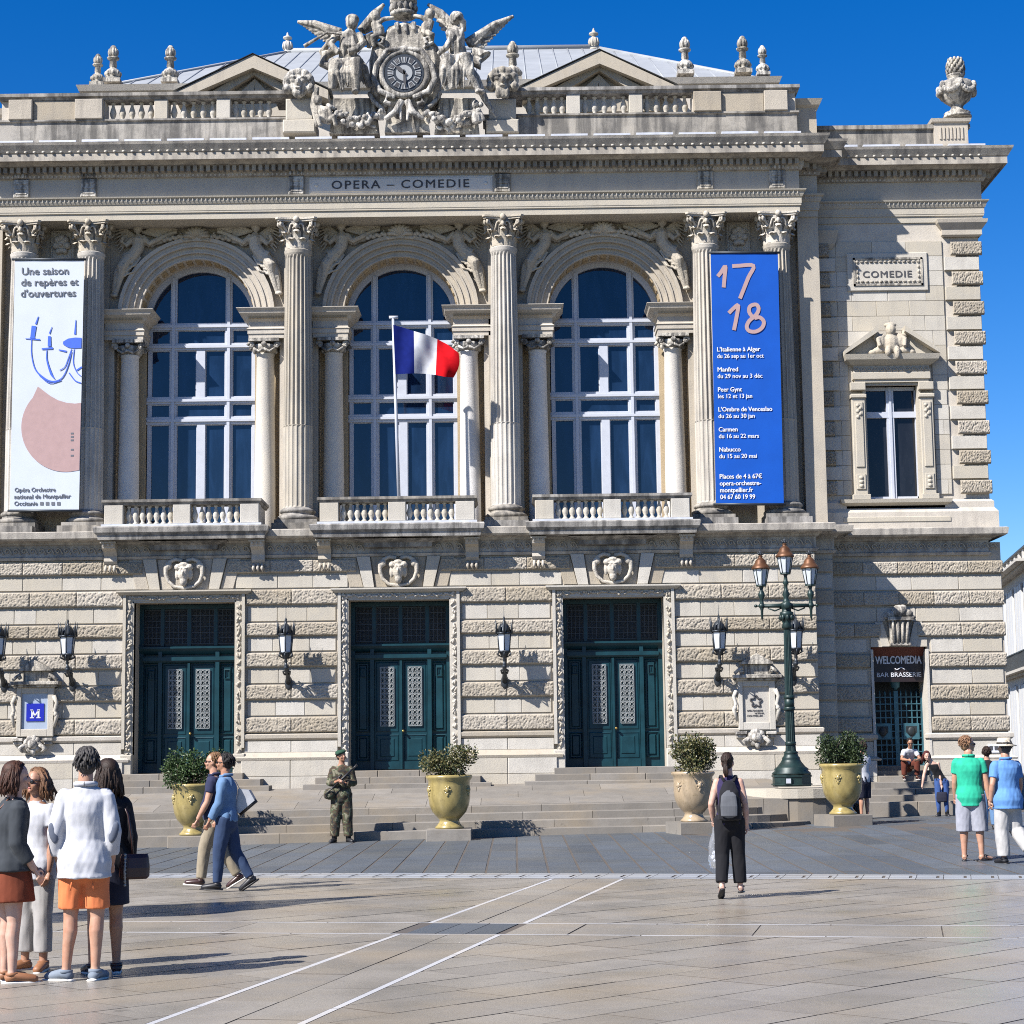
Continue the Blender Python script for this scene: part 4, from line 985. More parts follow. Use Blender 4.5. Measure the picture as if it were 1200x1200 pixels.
for xa_, xp, xb_ in ((612, 702, 790), (207, 297, 385)):      # dormer pediments
    Y = 56.3; A, B, T = at(xa_, 103 if xa_ > 400 else 109, Y), at(xb_, 101 if xa_ > 400 else 106, Y), at(xp, 61 if xa_ > 400 else 66, Y)
    zb = min(A.z, B.z); m = MB()
    m.prism([(A.x + .4, zb - .6), (B.x - .4, zb - .6), (B.x - .4, zb), (T.x, T.z - .3), (A.x + .4, zb)], Y + .5, Y + 3)
    for s, E in ((1, A), (-1, B)):
        q = lambda o: [(E.x, zb + o - .02), (E.x + s * .0, zb + o - .3), (T.x, T.z + o - .42), (T.x, T.z + o)]
        m.prism(q(0), Y - .15, Y + 3); 
        for k, (o, yy) in enumerate(((-.34, .12), (-.6, .3))):
            q2 = [(E.x + s * .9 * (k + 1), zb), (E.x + s * .9 * (k + 1) + s * .5, zb), (T.x, T.z + o - .2), (T.x, T.z + o)]; m.prism(q2, Y + yy, Y + 1)
    pdm = m.build('roof_pediment', M['dirt_and_shade'] if False else M['wall'], opera)
    m = MB()
    v = []
    for yy in (Y - .2, Y + 8): v += [(A.x - .1, yy, zb), (T.x, yy, T.z + .04), (B.x + .1, yy, zb)]
    m.add(v, [(0, 1, 4, 3), (1, 2, 5, 4)]); m.build('pediment_roof', M['zinc'], pdm)
# ------------------------------------------------------------------ the clock and its figures above the cornice
clock = thing('clock_sculpture', 'carved stone clock between two winged figures above the middle of the cornice', 'sculpture', at(473, 158, 44.3))
CYk = 44.2; kz = 4.138; KS = 1 / 4.138 / (FPX / (44.2 * .992 + 2.0))
q = lambda x, y, d=0: Vector((XL(330 + x / kz, y / kz, CYk), CYk - d, ZL(330 + x / kz, y / kz, CYk)))
m = MB()
out = [(430, 470), (425, 300), (440, 230), (490, 180), (520, 130), (600, 108), (680, 130), (715, 180), (760, 230), (772, 300), (765, 470), (700, 520), (600, 540), (500, 520)]
poly = [(q(x, y).x, q(x, y).z) for x, y in out]; m.prism(poly, CYk - .12, CYk + .8, .1)
pb = [(q(x, y).x, q(x, y).z) for x, y in ((500, 645), (720, 645), (700, 500), (520, 500))]; m.prism(pb, CYk - .05, CYk + .8)
for a, b in ((230, 470), (740, 960)):
    m.prism([(q(x, y).x, q(x, y).z) for x, y in ((a, 645), (b, 645), (b - 20, 470), (a + 20, 470))], CYk + .05, CYk + .8, .03)
cb = m.build('cartouche', M['carve'], clock)
cc = q(597, 370, .16); R0 = 95 * KS
m = MB(); n = 48
m.tube([(cc.x + R0 * 1.16 * cos(2 * pi * i / n), cc.y - .02, cc.z + R0 * 1.16 * sin(2 * pi * i / n)) for i in range(n + 1)], .075, 8, cap=False)
m.build('clock_surround', M['carve'], cb)
def disc(m, c, r, y0, y1, n=40, mi=0): m.prism([(c.x + r * cos(2 * pi * i / n), c.z + r * sin(2 * pi * i / n)) for i in range(n)], y0, y1, m=mi)
m = MB(); disc(m, cc, R0, cc.y - .06, cc.y + .1); cf = m.build('clock_face', M['ironlamp'], clock)
m = MB(); disc(m, cc, R0 * .42, cc.y - .075, cc.y - .055); m.build('clock_centre', M['zinc'], cf)
for i in range(12):
    m = MB(); a0 = 2 * pi * i / 12
    rr0, rr1 = R0 * .56, R0 * .86; pts = []
    for rr, da in ((rr0, -.19), (rr1, -.2), (rr1, .2), (rr0, .19)): pts.append((cc.x + rr * sin(a0 + da), cc.z + rr * cos(a0 + da)))
    m.prism(pts, cc.y - .075, cc.y - .05); m.build('hour_plate', M['zinc'], cf)
    m = MB(); u = Vector((sin(a0), cos(a0))); w_ = Vector((cos(a0), -sin(a0)))
    for k in (-1, 0, 1) if i % 3 else (-1, 1):
        p0 = u * R0 * .6 + w_ * .028 * k; p1 = u * R0 * .86 + w_ * .04 * k; t_ = w_ * .013
        m.prism([(cc.x + z.x, cc.z + z.y) for z in (p0 - t_, p1 - t_, p1 + t_, p0 + t_)], cc.y - .08, cc.y - .07)
    m.build('numeral', M['letter'], cf)
for ang, ln, wd in ((radians(-50), .6, .05), (radians(176), .78, .035)):
    u = Vector((sin(ang), cos(ang))); w_ = Vector((cos(ang), -sin(ang))); m = MB()
    m.prism([(cc.x + z.x, cc.z + z.y) for z in (u * -.08 - w_ * wd * .5, u * R0 * ln * .6 - w_ * wd, u * R0 * ln, u * R0 * ln * .6 + w_ * wd, u * -.08 + w_ * wd * .5)], cc.y - .1, cc.y - .085); m.build('clock_hand', M['letter'], cf)
# scrollwork round the face
m = MB(); k = KS
for s in (-1, 1):
    X = lambda x: 597 + s * (x - 597)
    m.tube([q(X(600), 250, .2), q(X(680), 262, .24), q(X(730), 330, .22), q(X(745), 400, .22), q(X(715), 460, .26), q(X(640), 485, .22)], [.06, .07, .07, .08, .08, .05], 8)
    m.tube([q(X(690), 240, .12), q(X(735), 215, .16), q(X(722), 190, .16), q(X(695), 200, .18), q(X(705), 225, .18)], .05, 7)
    m.tube([q(X(610), 500, .15), q(X(640), 560, .25), q(X(690), 590, .2)], [.09, .08, .05], 8); m.tube([q(X(620), 500, .15), q(X(612), 600, .25)], [.06, .03], 8)
    m.tube([q(X(640), 490, .2), q(X(680), 480, .24), q(X(690), 510, .24), q(X(660), 520, .22)], .06, 7)
    m.tube([q(X(770), 450, .0), q(X(745), 500, .1), q(X(700), 540, .12), q(X(720), 570, .12)], .06, 7)
    for i in range(26):                                      # fruit garlands
        t = i / 25; m.ell(q(X(700) + s * 265 * t, 540 + 65 * sin(pi * (t * .9 + .1)) + rnd.uniform(-22, 22), .16 + rnd.uniform(-.05, .1)), (.08, .08, .07), 7, 5); m.ell(q(X(700) + s * 265 * t, 540 + 65 * sin(pi * (t * .9 + .1)) + rnd.uniform(-35, 35), .1), (.1, .04, .045), 6, 5, Matrix.Rotation(rnd.uniform(-1.5, 1.5), 3, 'Y'))
for a, b in ((560, 120), (600, 125), (640, 118)): m.tube([q(a, b, .1), q(a + 5, b + 35, .14), q(a + 10, b + 55, .1)], [.07, .05, .02], 6)
m.ell(q(597, 255, .2), (.14, .08, .1), 8, 6)
me = remesh(m, .016, 0); me.materials.append(M['carve']); link('scrollwork', me, clock, tuple(-v for v in clock['_o']))
# basket crown on top
m = MB(); b0 = q(590, 75, -.1); m.lathe(b0, [(.30, 0), (.33, .08), (.27, .12), (.26, .3), (.33, .34), (.33, .42), (.27, .46), (.27, .62)], 20)
for i in range(14): a = 2 * pi * i / 14; m.ell((b0.x + .3 * cos(a), b0.y + .3 * sin(a), b0.z + .2), (.05, .05, .1), 6, 5)
for i in range(8): a = 2 * pi * i / 8; m.tube([(b0.x + .26 * cos(a), b0.y + .26 * sin(a), b0.z + .6), (b0.x + .33 * cos(a), b0.y + .33 * sin(a), b0.z + .8), (b0.x + .28 * cos(a), b0.y + .28 * sin(a), b0.z + .9)], [.08, .09, .03], 6)
m.ell((b0.x, b0.y, b0.z + .8), (.25, .25, .3), 10, 8)
m.build('crown', M['carve'], clock)
def folds(x0, x1, y0, y1, d, n=9, sd=1):
    r = random.Random(sd)
    def f(m):
        for i in range(n):
            x = x0 + (x1 - x0) * (i + .5) / n; m.tube([q(x + r.uniform(-12, 12), y0 + r.uniform(-10, 20), d - .05), q(x + r.uniform(-8, 8), (y0 + y1) / 2, d + .06 + r.uniform(-.04, .05)), q(x + r.uniform(-16, 16), y1 + r.uniform(-30, 10), d - .02)], [.035, .045, .018], 6)
    return f
def wing(m, root, tip, low, n=11, d=.0):
    root, tip, low = (q(*p, d) for p in (root, tip, low))
    for i in range(n):
        t = i / (n - 1); e = tip.lerp(low, t) + (tip - root) * .0; mid = root.lerp(e, .55) + (tip - low) * .12 * sin(pi * (1 - t) * .8)
        m.tube([root + (low - root) * .1 * t, mid + Vector((0, .05 * (i % 2), 0)), e], [.085, .075, .03], 6, flat=.5, up=(0, 1, 0))
        c2 = root.lerp(e, .5) + (tip - low) * .1 * sin(pi * (1 - t) * .8) + Vector((0, -.07, 0)); m.tube([root + Vector((0, -.05, 0)), c2.lerp(root, .4), c2], [.06, .06, .025], 6, flat=.5, up=(0, 1, 0))
    m.tube([root, root.lerp(tip, .5) + (tip - low) * .16, tip], [.13, .10, .04], 8)
def putfig(parts, name='winged_figure', vox=.016):
    m = MB()
    for p in parts: p(m)
    me = remesh(m, vox, 0); me.materials.append(M['carve']); me.name = name
    return link(name, me, clock, tuple(-v for v in clock['_o']))
def T(pts, rad): return lambda m: m.tube([q(*p) for p in pts], rad, 9)
def E_(p, r): return lambda m: m.ell(q(*p), r, 12, 9)
putfig([E_((345, 130, .25), (.15, .16, .19)), E_((347, 112, .22), (.17, .18, .13)),
        T([(340, 160, .2), (332, 195, .2), (328, 250, .22), (325, 310, .2), (330, 345, .2)], [.1, .24, .22, .23, .26]),
        T([(375, 185, .2), (400, 230, .3), (370, 270, .42), (330, 285, .45)], [.11, .1, .09, .07]),
        T([(300, 185, .2), (262, 205, .3), (245, 245, .4), (285, 290, .45)], [.11, .10, .08, .07]),
        T([(345, 335, .25), (375, 345, .55), (370, 400, .55), (368, 475, .45)], [.19, .17, .13, .09]),
        T([(310, 335, .25), (265, 350, .5), (262, 400, .5), (255, 460, .4)], [.19, .17, .14, .1]), E_((366, 480, .52), (.09, .16, .06)),
        T([(360, 300, .15), (400, 360, .3), (430, 440, .2)], [.15, .14, .07]), T([(300, 320, .2), (285, 400, .45), (300, 470, .35)], [.1, .12, .06]), T([(330, 340, .4), (325, 400, .5), (335, 450, .4)], [.1, .1, .05]), T([(395, 200, .05), (430, 180, .1), (425, 240, .1)], [.1, .12, .06]),
        T([(270, 250, .1), (215, 280, .15), (205, 320, .15), (250, 345, .2)], [.1, .12, .12, .1]), T([(240, 220, .25), (195, 260, .1), (220, 305, .1)], .07),
        folds(255, 400, 320, 470, .5, 11, 4), folds(300, 360, 190, 320, .4, 7, 6), folds(270, 400, 110, 150, .1, 0, 1), E_((330, 118, .3), (.06, .06, .06)), E_((360, 118, .3), (.06, .06, .06)), E_((345, 142, .36), (.05, .05, .05)),
        lambda m: wing(m, (285, 165), (78, 110), (215, 215), 11, .05), lambda m: wing(m, (385, 140), (495, 8), (440, 130), 7, -.15),
        T([(300, 200, .45), (230, 195, .5), (120, 262, .5)], [.03, .03, .05])])
putfig([E_((845, 108, .22), (.15, .16, .19)), E_((850, 95, .18), (.17, .17, .13)),
        T([(848, 140, .15), (845, 185, .2), (850, 240, .22), (860, 290, .2), (855, 330, .2)], [.1, .23, .21, .23, .26]),
        T([(815, 175, .25), (835, 210, .42), (800, 265, .45), (762, 290, .35)], [.11, .1, .08, .06]),
        T([(875, 165, .2), (880, 130, .3), (855, 105, .42)], [.11, .09, .07]),
        T([(835, 320, .25), (805, 325, .55), (812, 390, .5), (830, 460, .4)], [.19, .17, .13, .09]),
        T([(870, 310, .25), (895, 320, .55), (915, 390, .5), (955, 470, .45)], [.19, .17, .13, .08]), E_((965, 480, .5), (.13, .12, .06)),
        T([(790, 330, .4), (790, 400, .45), (805, 465, .35)], [.1, .12, .06]), T([(925, 260, .1), (985, 285, .15), (960, 320, .15), (905, 300, .15)], [.14, .19, .16, .1]), T([(860, 330, .4), (865, 400, .45), (880, 450, .35)], [.1, .1, .06]),
        T([(890, 340, .4), (940, 400, .3), (990, 500, .2), (1040, 575, .1)], [.12, .12, .08, .03]),
        folds(790, 930, 300, 460, .52, 11, 9), folds(820, 875, 170, 300, .4, 7, 3), E_((832, 100, .3), (.06, .06, .06)), E_((862, 96, .3), (.06, .06, .06)), E_((842, 124, .36), (.05, .05, .05)),
        lambda m: wing(m, (900, 215), (1125, 82), (985, 235), 11, .05), lambda m: wing(m, (845, 130), (708, 8), (770, 130), 7, -.15)])
for s, X_, parts in ((1, 0, ((455, 85), (490, 120))), (-1, 0, ((720, 75), (740, 130)))):   # cherubs beside the crown
    x, y = parts[0]; putfig([E_((x, y, .1), (.13, .13, .14)), T([(x - s * 5, y + 25, .05), (x + s * 15, y + 60, .05), (x + s * 25, y + 95, .05)], [.1, .15, .12]), T([(x + s * 5, y + 35, .1), (x + s * 45, y + 15, .1), (x + s * 90, y + 5, .05)], [.07, .06, .05]), T([(x + s * 25, y + 90, .1), (x - s * 10, y + 110, .2), (x - s * 5, y + 150, .1)], [.1, .09, .06])], 'cherub', .022)
putfig([E_((180, 500, .2), (.11, .11, .12)), T([(185, 525, .15), (205, 560, .2), (225, 600, .2)], [.08, .14, .13]), T([(195, 540, .2), (235, 545, .3), (250, 580, .3)], [.06, .05, .04]), T([(220, 600, .2), (180, 590, .35), (195, 630, .3)], [.09, .08, .06]), T([(225, 605, .2), (262, 590, .35), (270, 630, .3)], [.09, .08, .06]), T([(170, 430, .1), (160, 520, .1), (175, 620, .1)], [.08, .1, .05])], 'cherub', .022)
putfig([E_((940, 520, .2), (.1, .11, .12)), T([(935, 545, .15), (945, 580, .2), (950, 610, .2)], [.08, .14, .12]), T([(920, 560, .2), (890, 565, .3)], [.06, .05]), T([(960, 555, .2), (985, 600, .25)], [.06, .04])], 'cherub', .022)
for x, yy in ((85, 412), (1072, 402)):                       # theatre masks on their pedestals
    m = MB(); m.block(q(x - 68, 570).x, q(x + 66, 570).x, CYk + .1, CYk + .9, q(x, 575).z, q(x, 470).z, .03)
    m.block(q(x - 80, 570).x, q(x + 78, 570).x, CYk + .02, CYk + .9, q(x, 640).z, q(x, 575).z - .004, .03)
    pd = m.build('mask_pedestal', M['smooth'], clock)
    m = MB(); d = -.1
    def e(a, b, dd, r): m.ell(q(x + a, yy + b, dd), r, 10, 8)
    e(0, 5, .05, (.23, .2, .32)); e(0, 45, .1, (.16, .15, .13)); e(0, 0, .27, (.05, .08, .09)); e(-24, -8, .2, (.07, .06, .05)); e(24, -8, .2, (.07, .06, .05)); e(-24, -22, .24, (.08, .05, .03)); e(24, -22, .24, (.08, .05, .03)); e(0, 30, .24, (.08, .06, .025))
    for i in range(14): a = pi * (i - 1.5) / 11; e(-58 * cos(a), 0 - 52 * sin(a) if 0 < a < pi else 24, .05 + .04 * (i % 2), (.11, .15, .12))
    if x > 500:
        for a in (-20, 0, 20): e(a, 58, .16, (.08, .09, .15))
    me = remesh(m, .022, 1); me.materials.append(M['carve']); me.name = 'theatre_mask'; link('theatre_mask', me, pd, tuple(-v for v in pd['_o']))
# ------------------------------------------------------------------ plaza ground, paving, steps
def paving(name, col, rough, var, stain, sc=1.0, spec=.4):
    m, t, b = nodes(name)
    g = t.nodes.new('ShaderNodeNewGeometry').outputs['Position']; oi = t.nodes.new('ShaderNodeObjectInfo').outputs['Random']
    base = mixc(t, tuple(c * (1 - var) for c in col), tuple(c * (1 + var) for c in col), oi)
    base = mixc(t, base, tuple(c * .62 for c in col), ramp(t, noiz(t, g, 1.5 * sc, 7, .68), [(.42, 0), (.75, stain)]))
    st2 = noiz(t, g, 3.1 * sc, 3, .5); base = mixc(t, base, tuple(c * .45 for c in col), ramp(t, st2, [(.70, 0), (.74, .55)]))
    base = mixc(t, base, (col[0] * 1.15, col[1] * 1.02, col[2] * .82), ramp(t, noiz(t, g, .55 * sc, 5, .6), [(.45, 0), (.7, .7)]))
    sp = noiz(t, g, 55, 2, .6); base = mixc(t, base, tuple(c * .55 for c in col), ramp(t, sp, [(.58, 0), (.72, .5)]))
    t.links.new(base, b.inputs['Base Color'])
    rr = ramp(t, noiz(t, g, .8, 5, .6), [(.3, rough - .12), (.7, rough + .18)]); t.links.new(rr, b.inputs['Roughness'])
    b.inputs['Specular IOR Level'].default_value = spec
    bump(t, noiz(t, g, 22, 5, .7), .22, .012, b); return m
M['paving'] = paving('beige paving stone', (.238, .218, .186), .29, .13, .55)
M['joint'] = paving('paving joint mortar', (.085, .074, .064), .9, .05, .4)
M['slate'] = paving('blue grey paving stone', (.078, .090, .104), .48, .2, .4)
M['whiteline'] = paving('white marble strip', (.40, .40, .40), .6, .06, .35)
M['drain'] = paving('pale grey drain stone', (.27, .285, .30), .6, .08, .4)
M['step'] = paving('worn step stone', (.195, .18, .158), .8, .14, .6, 1.6, .2)
m = MB(); ys = [-60, 0, 8, 12, 18, 24, 27, 30, 33, 36, 38.25, 42, 46, 60, 120, 400]; xs_ = [-300, -60, -20, -12, -8, -5, -2, 2, 6, 10, 14, 20, 60, 300]
for j, y in enumerate(ys):
    for x in xs_: m.v.append((x, y, gz(min(max(x, -20), 20), y) - .006))
n = len(xs_)
for j in range(len(ys) - 1):
    for i in range(n - 1): m.f.append((j * n + i, j * n + i + 1, (j + 1) * n + i + 1, (j + 1) * n + i)); m.sm.append(False); m.mi.append(0)
plaza = struct(m.build('plaza_ground', M['joint']))
def clip(poly, a, b, c):                                     # keep a*x + b*y <= c
    o = []
    for i in range(len(poly)):
        p, q = poly[i], poly[(i + 1) % len(poly)]; dp, dq = a * p[0] + b * p[1] - c, a * q[0] + b * q[1] - c
        if dp <= 0: o.append(p)
        if dp * dq < 0: t = dp / (dp - dq); o.append((p[0] + (q[0] - p[0]) * t, p[1] + (q[1] - p[1]) * t))
    return o
def inset(poly, d):
    n = len(poly); A = sum(poly[i][0] * poly[(i + 1) % n][1] - poly[(i + 1) % n][0] * poly[i][1] for i in range(n)); o = poly
    for i in range(n):
        p, q = poly[i], poly[(i + 1) % n]; dx, dy = q[0] - p[0], q[1] - p[1]; l = sqrt(dx * dx + dy * dy)
        if l < 1e-5: continue
        nx, ny = dy / l, -dx / l
        if A < 0: nx, ny = -nx, -ny
        o = clip(o, nx, ny, nx * p[0] + ny * p[1] - d)
        if len(o) < 3: return []
    return o
def area(p): return abs(sum(p[i][0] * p[(i + 1) % len(p)][1] - p[(i + 1) % len(p)][0] * p[i][1] for i in range(len(p)))) / 2
def slab(m, poly, h=.0, th=.03):
    n = len(poly); tilt = rnd.uniform(-.0012, .0012)
    m.add([(x, y, gz(x, y) + h + tilt * (x - poly[0][0])) for x, y in poly] + [(x, y, gz(x, y) + h - th) for x, y in poly], [tuple(range(n))]); k = len(m.v) - 2 * n; m.f += [(k + i, k + (i + 1) % n, k + n + (i + 1) % n, k + n + i) for i in range(n)]; m.sm += [False] * n; m.mi += [1] * n
A_ = radians(11.5); U = (cos(A_), -sin(A_)); V_ = (sin(A_), cos(A_))
O = gnd(468, 1094.5)
st = lambda s, t: (O.x + U[0] * s + V_[0] * t, O.y + U[1] * s + V_[1] * t)
WS, WT = .99, 1.22
ln0 = gnd(0, 1029); ln1 = gnd(1200, 1031)
def below_strip(poly, off=0): # nearer than the white drain strip
    dx, dy = ln1.x - ln0.x, ln1.y - ln0.y; l = sqrt(dx * dx + dy * dy); nx, ny = -dy / l, dx / l
    return clip(poly, nx, ny, nx * ln0.x + ny * ln0.y + off)
def above_strip(poly, off=0):
    dx, dy = ln1.x - ln0.x, ln1.y - ln0.y; l = sqrt(dx * dx + dy * dy); nx, ny = -dy / l, dx / l
    return clip(poly, -nx, -ny, -(nx * ln0.x + ny * ln0.y + off))
def halfst(poly, s0, s1, t0, t1):
    for a, b, lim in ((U[0], U[1], s1), (-U[0], -U[1], -s0), (V_[0], V_[1], t1), (-V_[0], -V_[1], -t0)):
        poly = clip(poly, a, b, lim + a * O.x + b * O.y)
        if len(poly) < 3: return []
    return poly
cand = []
R45 = radians(46); e1_ = (cos(R45), sin(R45)); e2_ = (-sin(R45), cos(R45))
for (s0, s1, t0, t1, sg) in ((-12, -.026, -9, -.026, 1), (WS + .026, 14, -9, -.026, 1), (-12, -.026, WT + .026, 14, 1), (WS + .026, 14, WT + .026, 14, 1)):
    RW, RL = .56, 1.15
    for i in range(-40, 60):
        off = rnd.uniform(0, RL)
        for j in range(-25, 30):
            a, b = j * RL + off, i * RW; q = []
            for da, db in ((0, 0), (RL, 0), (RL, RW), (0, RW)):
                aa, bb = a + da, b + db; q.append((aa * e1_[0] + bb * e2_[0] * sg, 18 + aa * e1_[1] + bb * e2_[1] * sg))
            cx_, cy_ = sum(p[0] for p in q) / 4, sum(p[1] for p in q) / 4
            if cy_ < 9 or abs(cx_) > cy_ * .36 + 1.2: continue
            q = halfst(q, s0, s1, t0, t1)
            if len(q) > 2: q = below_strip(q)
            if len(q) > 2: q = inset(q, .0065)
            if len(q) > 2 and area(q) > .02: cand.append(q)
for k in range(-6, 9):                                       # strip between the diagonal lines: two lanes
    for lane in (0, 1):
        o = .8 * lane; t0, t1 = k * 1.7 + o, (k + 1) * 1.7 + o
        for a, b in ((t0, min(t1, 0)), (max(t0, WT), t1)):
            if b - a < .1: continue
            xa, xb = (.026, WS / 2) if lane == 0 else (WS / 2, WS - .026); q = [st(xa, a), st(xb, a), st(xb, b), st(xa, b)]
            q = below_strip(q)
            if len(q) > 2: q = inset(q, .006)
            if len(q) > 2 and q[0][1] > 9: cand.append(q)
for k in range(-6, 8):
    for a, b in ((k * 1.75 - .1, k * 1.75 + 1.65),):
        a2, b2 = (a, min(b, -.04)) if a < 0 else (max(a, WS + .04), b)
        if b2 - a2 > .2: cand.append(inset([st(a2, .04), st(b2, .04), st(b2, WT - .04), st(a2, WT - .04)], .006))
def seen(q):
    cx_, cy_ = sum(p[0] for p in q) / len(q), sum(p[1] for p in q) / len(q); return area(q) / max(cy_, 5) ** 3 * (1 if abs(cx_) < cy_ * .29 and cy_ > 11.5 else .02)
cand.append(inset([st(WS + .04, .04), st(1.64, .04), st(1.64, WT - .04), st(WS + .04, WT - .04)], .006))
cand.sort(key=seen, reverse=True)
for q in cand[:285]:
    m = MB(); slab(m, q, rnd.uniform(-.001, .002)); m.build('paving_slab', [M['paving'], M['joint']], plaza)
m = MB()
for q in cand[285:]: slab(m, q)
stuff(m.build('paving_slabs_beyond', [M['paving'], M['joint']], plaza))
def line(s0, t0, s1, t1, w=.027):
    q = [st(s0, t0), st(s1, t1)]; d = Vector((q[1][0] - q[0][0], q[1][1] - q[0][1])).normalized(); nx = Vector((-d.y, d.x)) * w
    n = max(1, int(max(abs(s1 - s0), abs(t1 - t0)) / 1.6))
    for i in range(n):
        a = Vector(q[0]).lerp(Vector(q[1]), i / n); b = Vector(q[0]).lerp(Vector(q[1]), (i + 1) / n) - d * .012
        p = below_strip([tuple(a - nx), tuple(b - nx), tuple(b + nx), tuple(a + nx)])
        if len(p) > 2 and (a.y > 10) and abs(a.x) < a.y * .4: m = MB(); slab(m, p, .001); m.build('marble_line', [M['whiteline'], M['joint']], plaza)
line(0, -9, 0, -.035); line(WS, -9, WS, -.035); line(0, WT + .035, 0, 11); line(WS, WT + .035, WS, 11); line(-8, 0, 11, 0); line(-8, WT, 11, WT)
for i in range(3):
    q = [st(.05 + i * .3, .05), st(.05 + i * .3 + .29, .05), st(.05 + i * .3 + .29, WT - .05), st(.05 + i * .3, WT - .05)]; m = MB(); slab(m, q, .001); m.build('slate_inset', [M['slate'], M['joint']], plaza)
# drain strip between plaza and roadway
dvec = Vector((ln1.x - ln0.x, ln1.y - ln0.y)); dl = dvec.length; dvec.normalize(); nvec = Vector((-dvec.y, dvec.x))
drain = struct(MB().build('drain_strip', M['whiteline'])) if False else None
k = 0
for i in range(-8, int(dl / .36) + 8):
    a = Vector((ln0.x, ln0.y)) + dvec * (i * .36)
    def qd(o0, o1, l0, l1): return [tuple(a + dvec * l0 + nvec * o0), tuple(a + dvec * l1 + nvec * o0), tuple(a + dvec * l1 + nvec * o1), tuple(a + dvec * l0 + nvec * o1)]
    m = MB(); slab(m, qd(.04, .30, 0, .35), .002); slab(m, qd(.34, .74, 0, .26), .002); slab(m, qd(.34, .74, .30, .352), .002); slab(m, qd(.78, 1.02, 0, .35), .002); o = m.build('drain_stone', [M['drain'], M['joint']], plaza)
# blue-grey roadway slabs, courses running up to the steps
cells = []
for i in range(-30, 40):
    x0 = i * .46 + .02; y = 23 + rnd.uniform(0, 2)
    while y < 44.5:
        l = rnd.uniform(2.2, 3.8); q = above_strip([(x0, y), (x0 + .44, y), (x0 + .44, y + l), (x0, y + l)], 1.05)
        if len(q) > 2: q = clip(q, 0, 1, 39.1 if x0 < 5.6 else 43.6)
        if len(q) > 2: q = inset(q, .008)
        if len(q) > 2 and abs(q[0][0]) < q[0][1] * .33: cells.append(q)
        y += l
cells.sort(key=lambda q: -seen(q))
for q in cells[:290]:
    m = MB(); slab(m, q, rnd.uniform(-.001, .002)); m.build('roadway_slab', [M['slate'], M['joint']], plaza)
m = MB()
for q in cells[290:]: slab(m, q)
if cells[290:]: stuff(m.build('roadway_slabs_beyond', [M['slate'], M['joint']], plaza))
# --- entrance steps
steps = tag(MB().box(-14, 3.2, 40.6, 43.8, -.4, .3).build('entrance_steps', M['step']), 'worn stone steps and landing in front of the three teal doors', 'steps')
XCS, YCS = 3.25, 42.6
tl = lambda x: .009 * (x + 3.0)
rad = [3.6, 3.24, 2.88, 2.52]
tops = [ZL(425, y, 42.6 - r) for y, r in zip((974.8, 965.2, 955.8, 947.2), rad)]
for k in range(4):
    yf = YCS - rad[k]; z1 = tops[k]; z0 = -.25 if k == 0 else tops[k - 1] - .06; x = -13.5 + rnd.uniform(0, 1)
    while x < XCS - .01:
        l = rnd.uniform(1.2, 2.3); xe = min(x + l, XCS)
        if XCS - xe < .6: xe = XCS
        m = MB(); yb = yf + .5; e_ = .012
        v = [(x + .004, yf + e_, z1 + tl(x)), (xe - .004, yf + e_, z1 + tl(xe)), (xe - .004, yb, z1 + tl(xe) + .004), (x + .004, yb, z1 + tl(x) + .004),
             (x + .004, yf, z1 + tl(x) - e_), (xe - .004, yf, z1 + tl(xe) - e_), (x + .004, yf + .0, z0 + tl(x) * (k > 0)), (xe - .004, yf + .0, z0 + tl(xe) * (k > 0)), (x + .004, yb, z0), (xe - .004, yb, z0)]
        m.add(v, [(0, 1, 2, 3), (0, 4, 5, 1), (4, 6, 7, 5), (0, 3, 8, 6, 4), (1, 5, 7, 9, 2)]); m.build('step_stone', M['step'], steps); x = xe
    n = 7
    for i in range(n):                                       # rounded end of the flight
        a0, a1 = -pi / 2 + (pi / 2) * i / n, -pi / 2 + (pi / 2) * (i + 1) / n; m = MB(); v = []
        z1c = z1 + tl(4)
        for a in (a0 + .002, (a0 + a1) / 2, a1 - .002):
            for rr, zz in ((rad[k] - .5, z1c), (rad[k] - .012, z1c), (rad[k], z1c - .012), (rad[k], z0)): v.append((XCS + rr * cos(a), YCS + rr * sin(a), zz))
        f = [(0, 1, 5, 4), (1, 2, 6, 5), (2, 3, 7, 6), (4, 5, 9, 8), (5, 6, 10, 9), (6, 7, 11, 10), (0, 3, 2, 1), (8, 9, 10, 11)]
        m.add(v, f); m.build('step_stone', M['step'], steps)
zl0 = tops[3]; zl1 = ZL(425, 922.5, 43.1)
yf = YCS - rad[3]
for r in range(4):
    ya, yb = yf + .36 + (43.9 - yf - .36) * r / 4, yf + .36 + (43.9 - yf - .36) * (r + 1) / 4; x = -13.5 + rnd.uniform(0, 1.2)
    zf = lambda y: zl0 + .002 + (zl1 - zl0) * min(1, (y - yf - .3) / (43.1 - yf - .3))
    while x < 5.6:
        xe = min(x + rnd.uniform(1.0, 1.9), 5.7); m = MB(); g = .004
        m.add([(x + g, ya + g, zf(ya) + tl(x)), (xe - g, ya + g, zf(ya) + tl(xe)), (xe - g, yb - g, zf(yb) + tl(xe)), (x + g, yb - g, zf(yb) + tl(x)), (x + g, ya + g, .2), (xe - g, ya + g, .2), (xe - g, yb, .2), (x + g, yb, .2)], [(0, 1, 2, 3), (0, 4, 5, 1), (1, 5, 6, 2), (3, 7, 4, 0)])
        m.build('landing_slab', M['step'], steps); x = xe
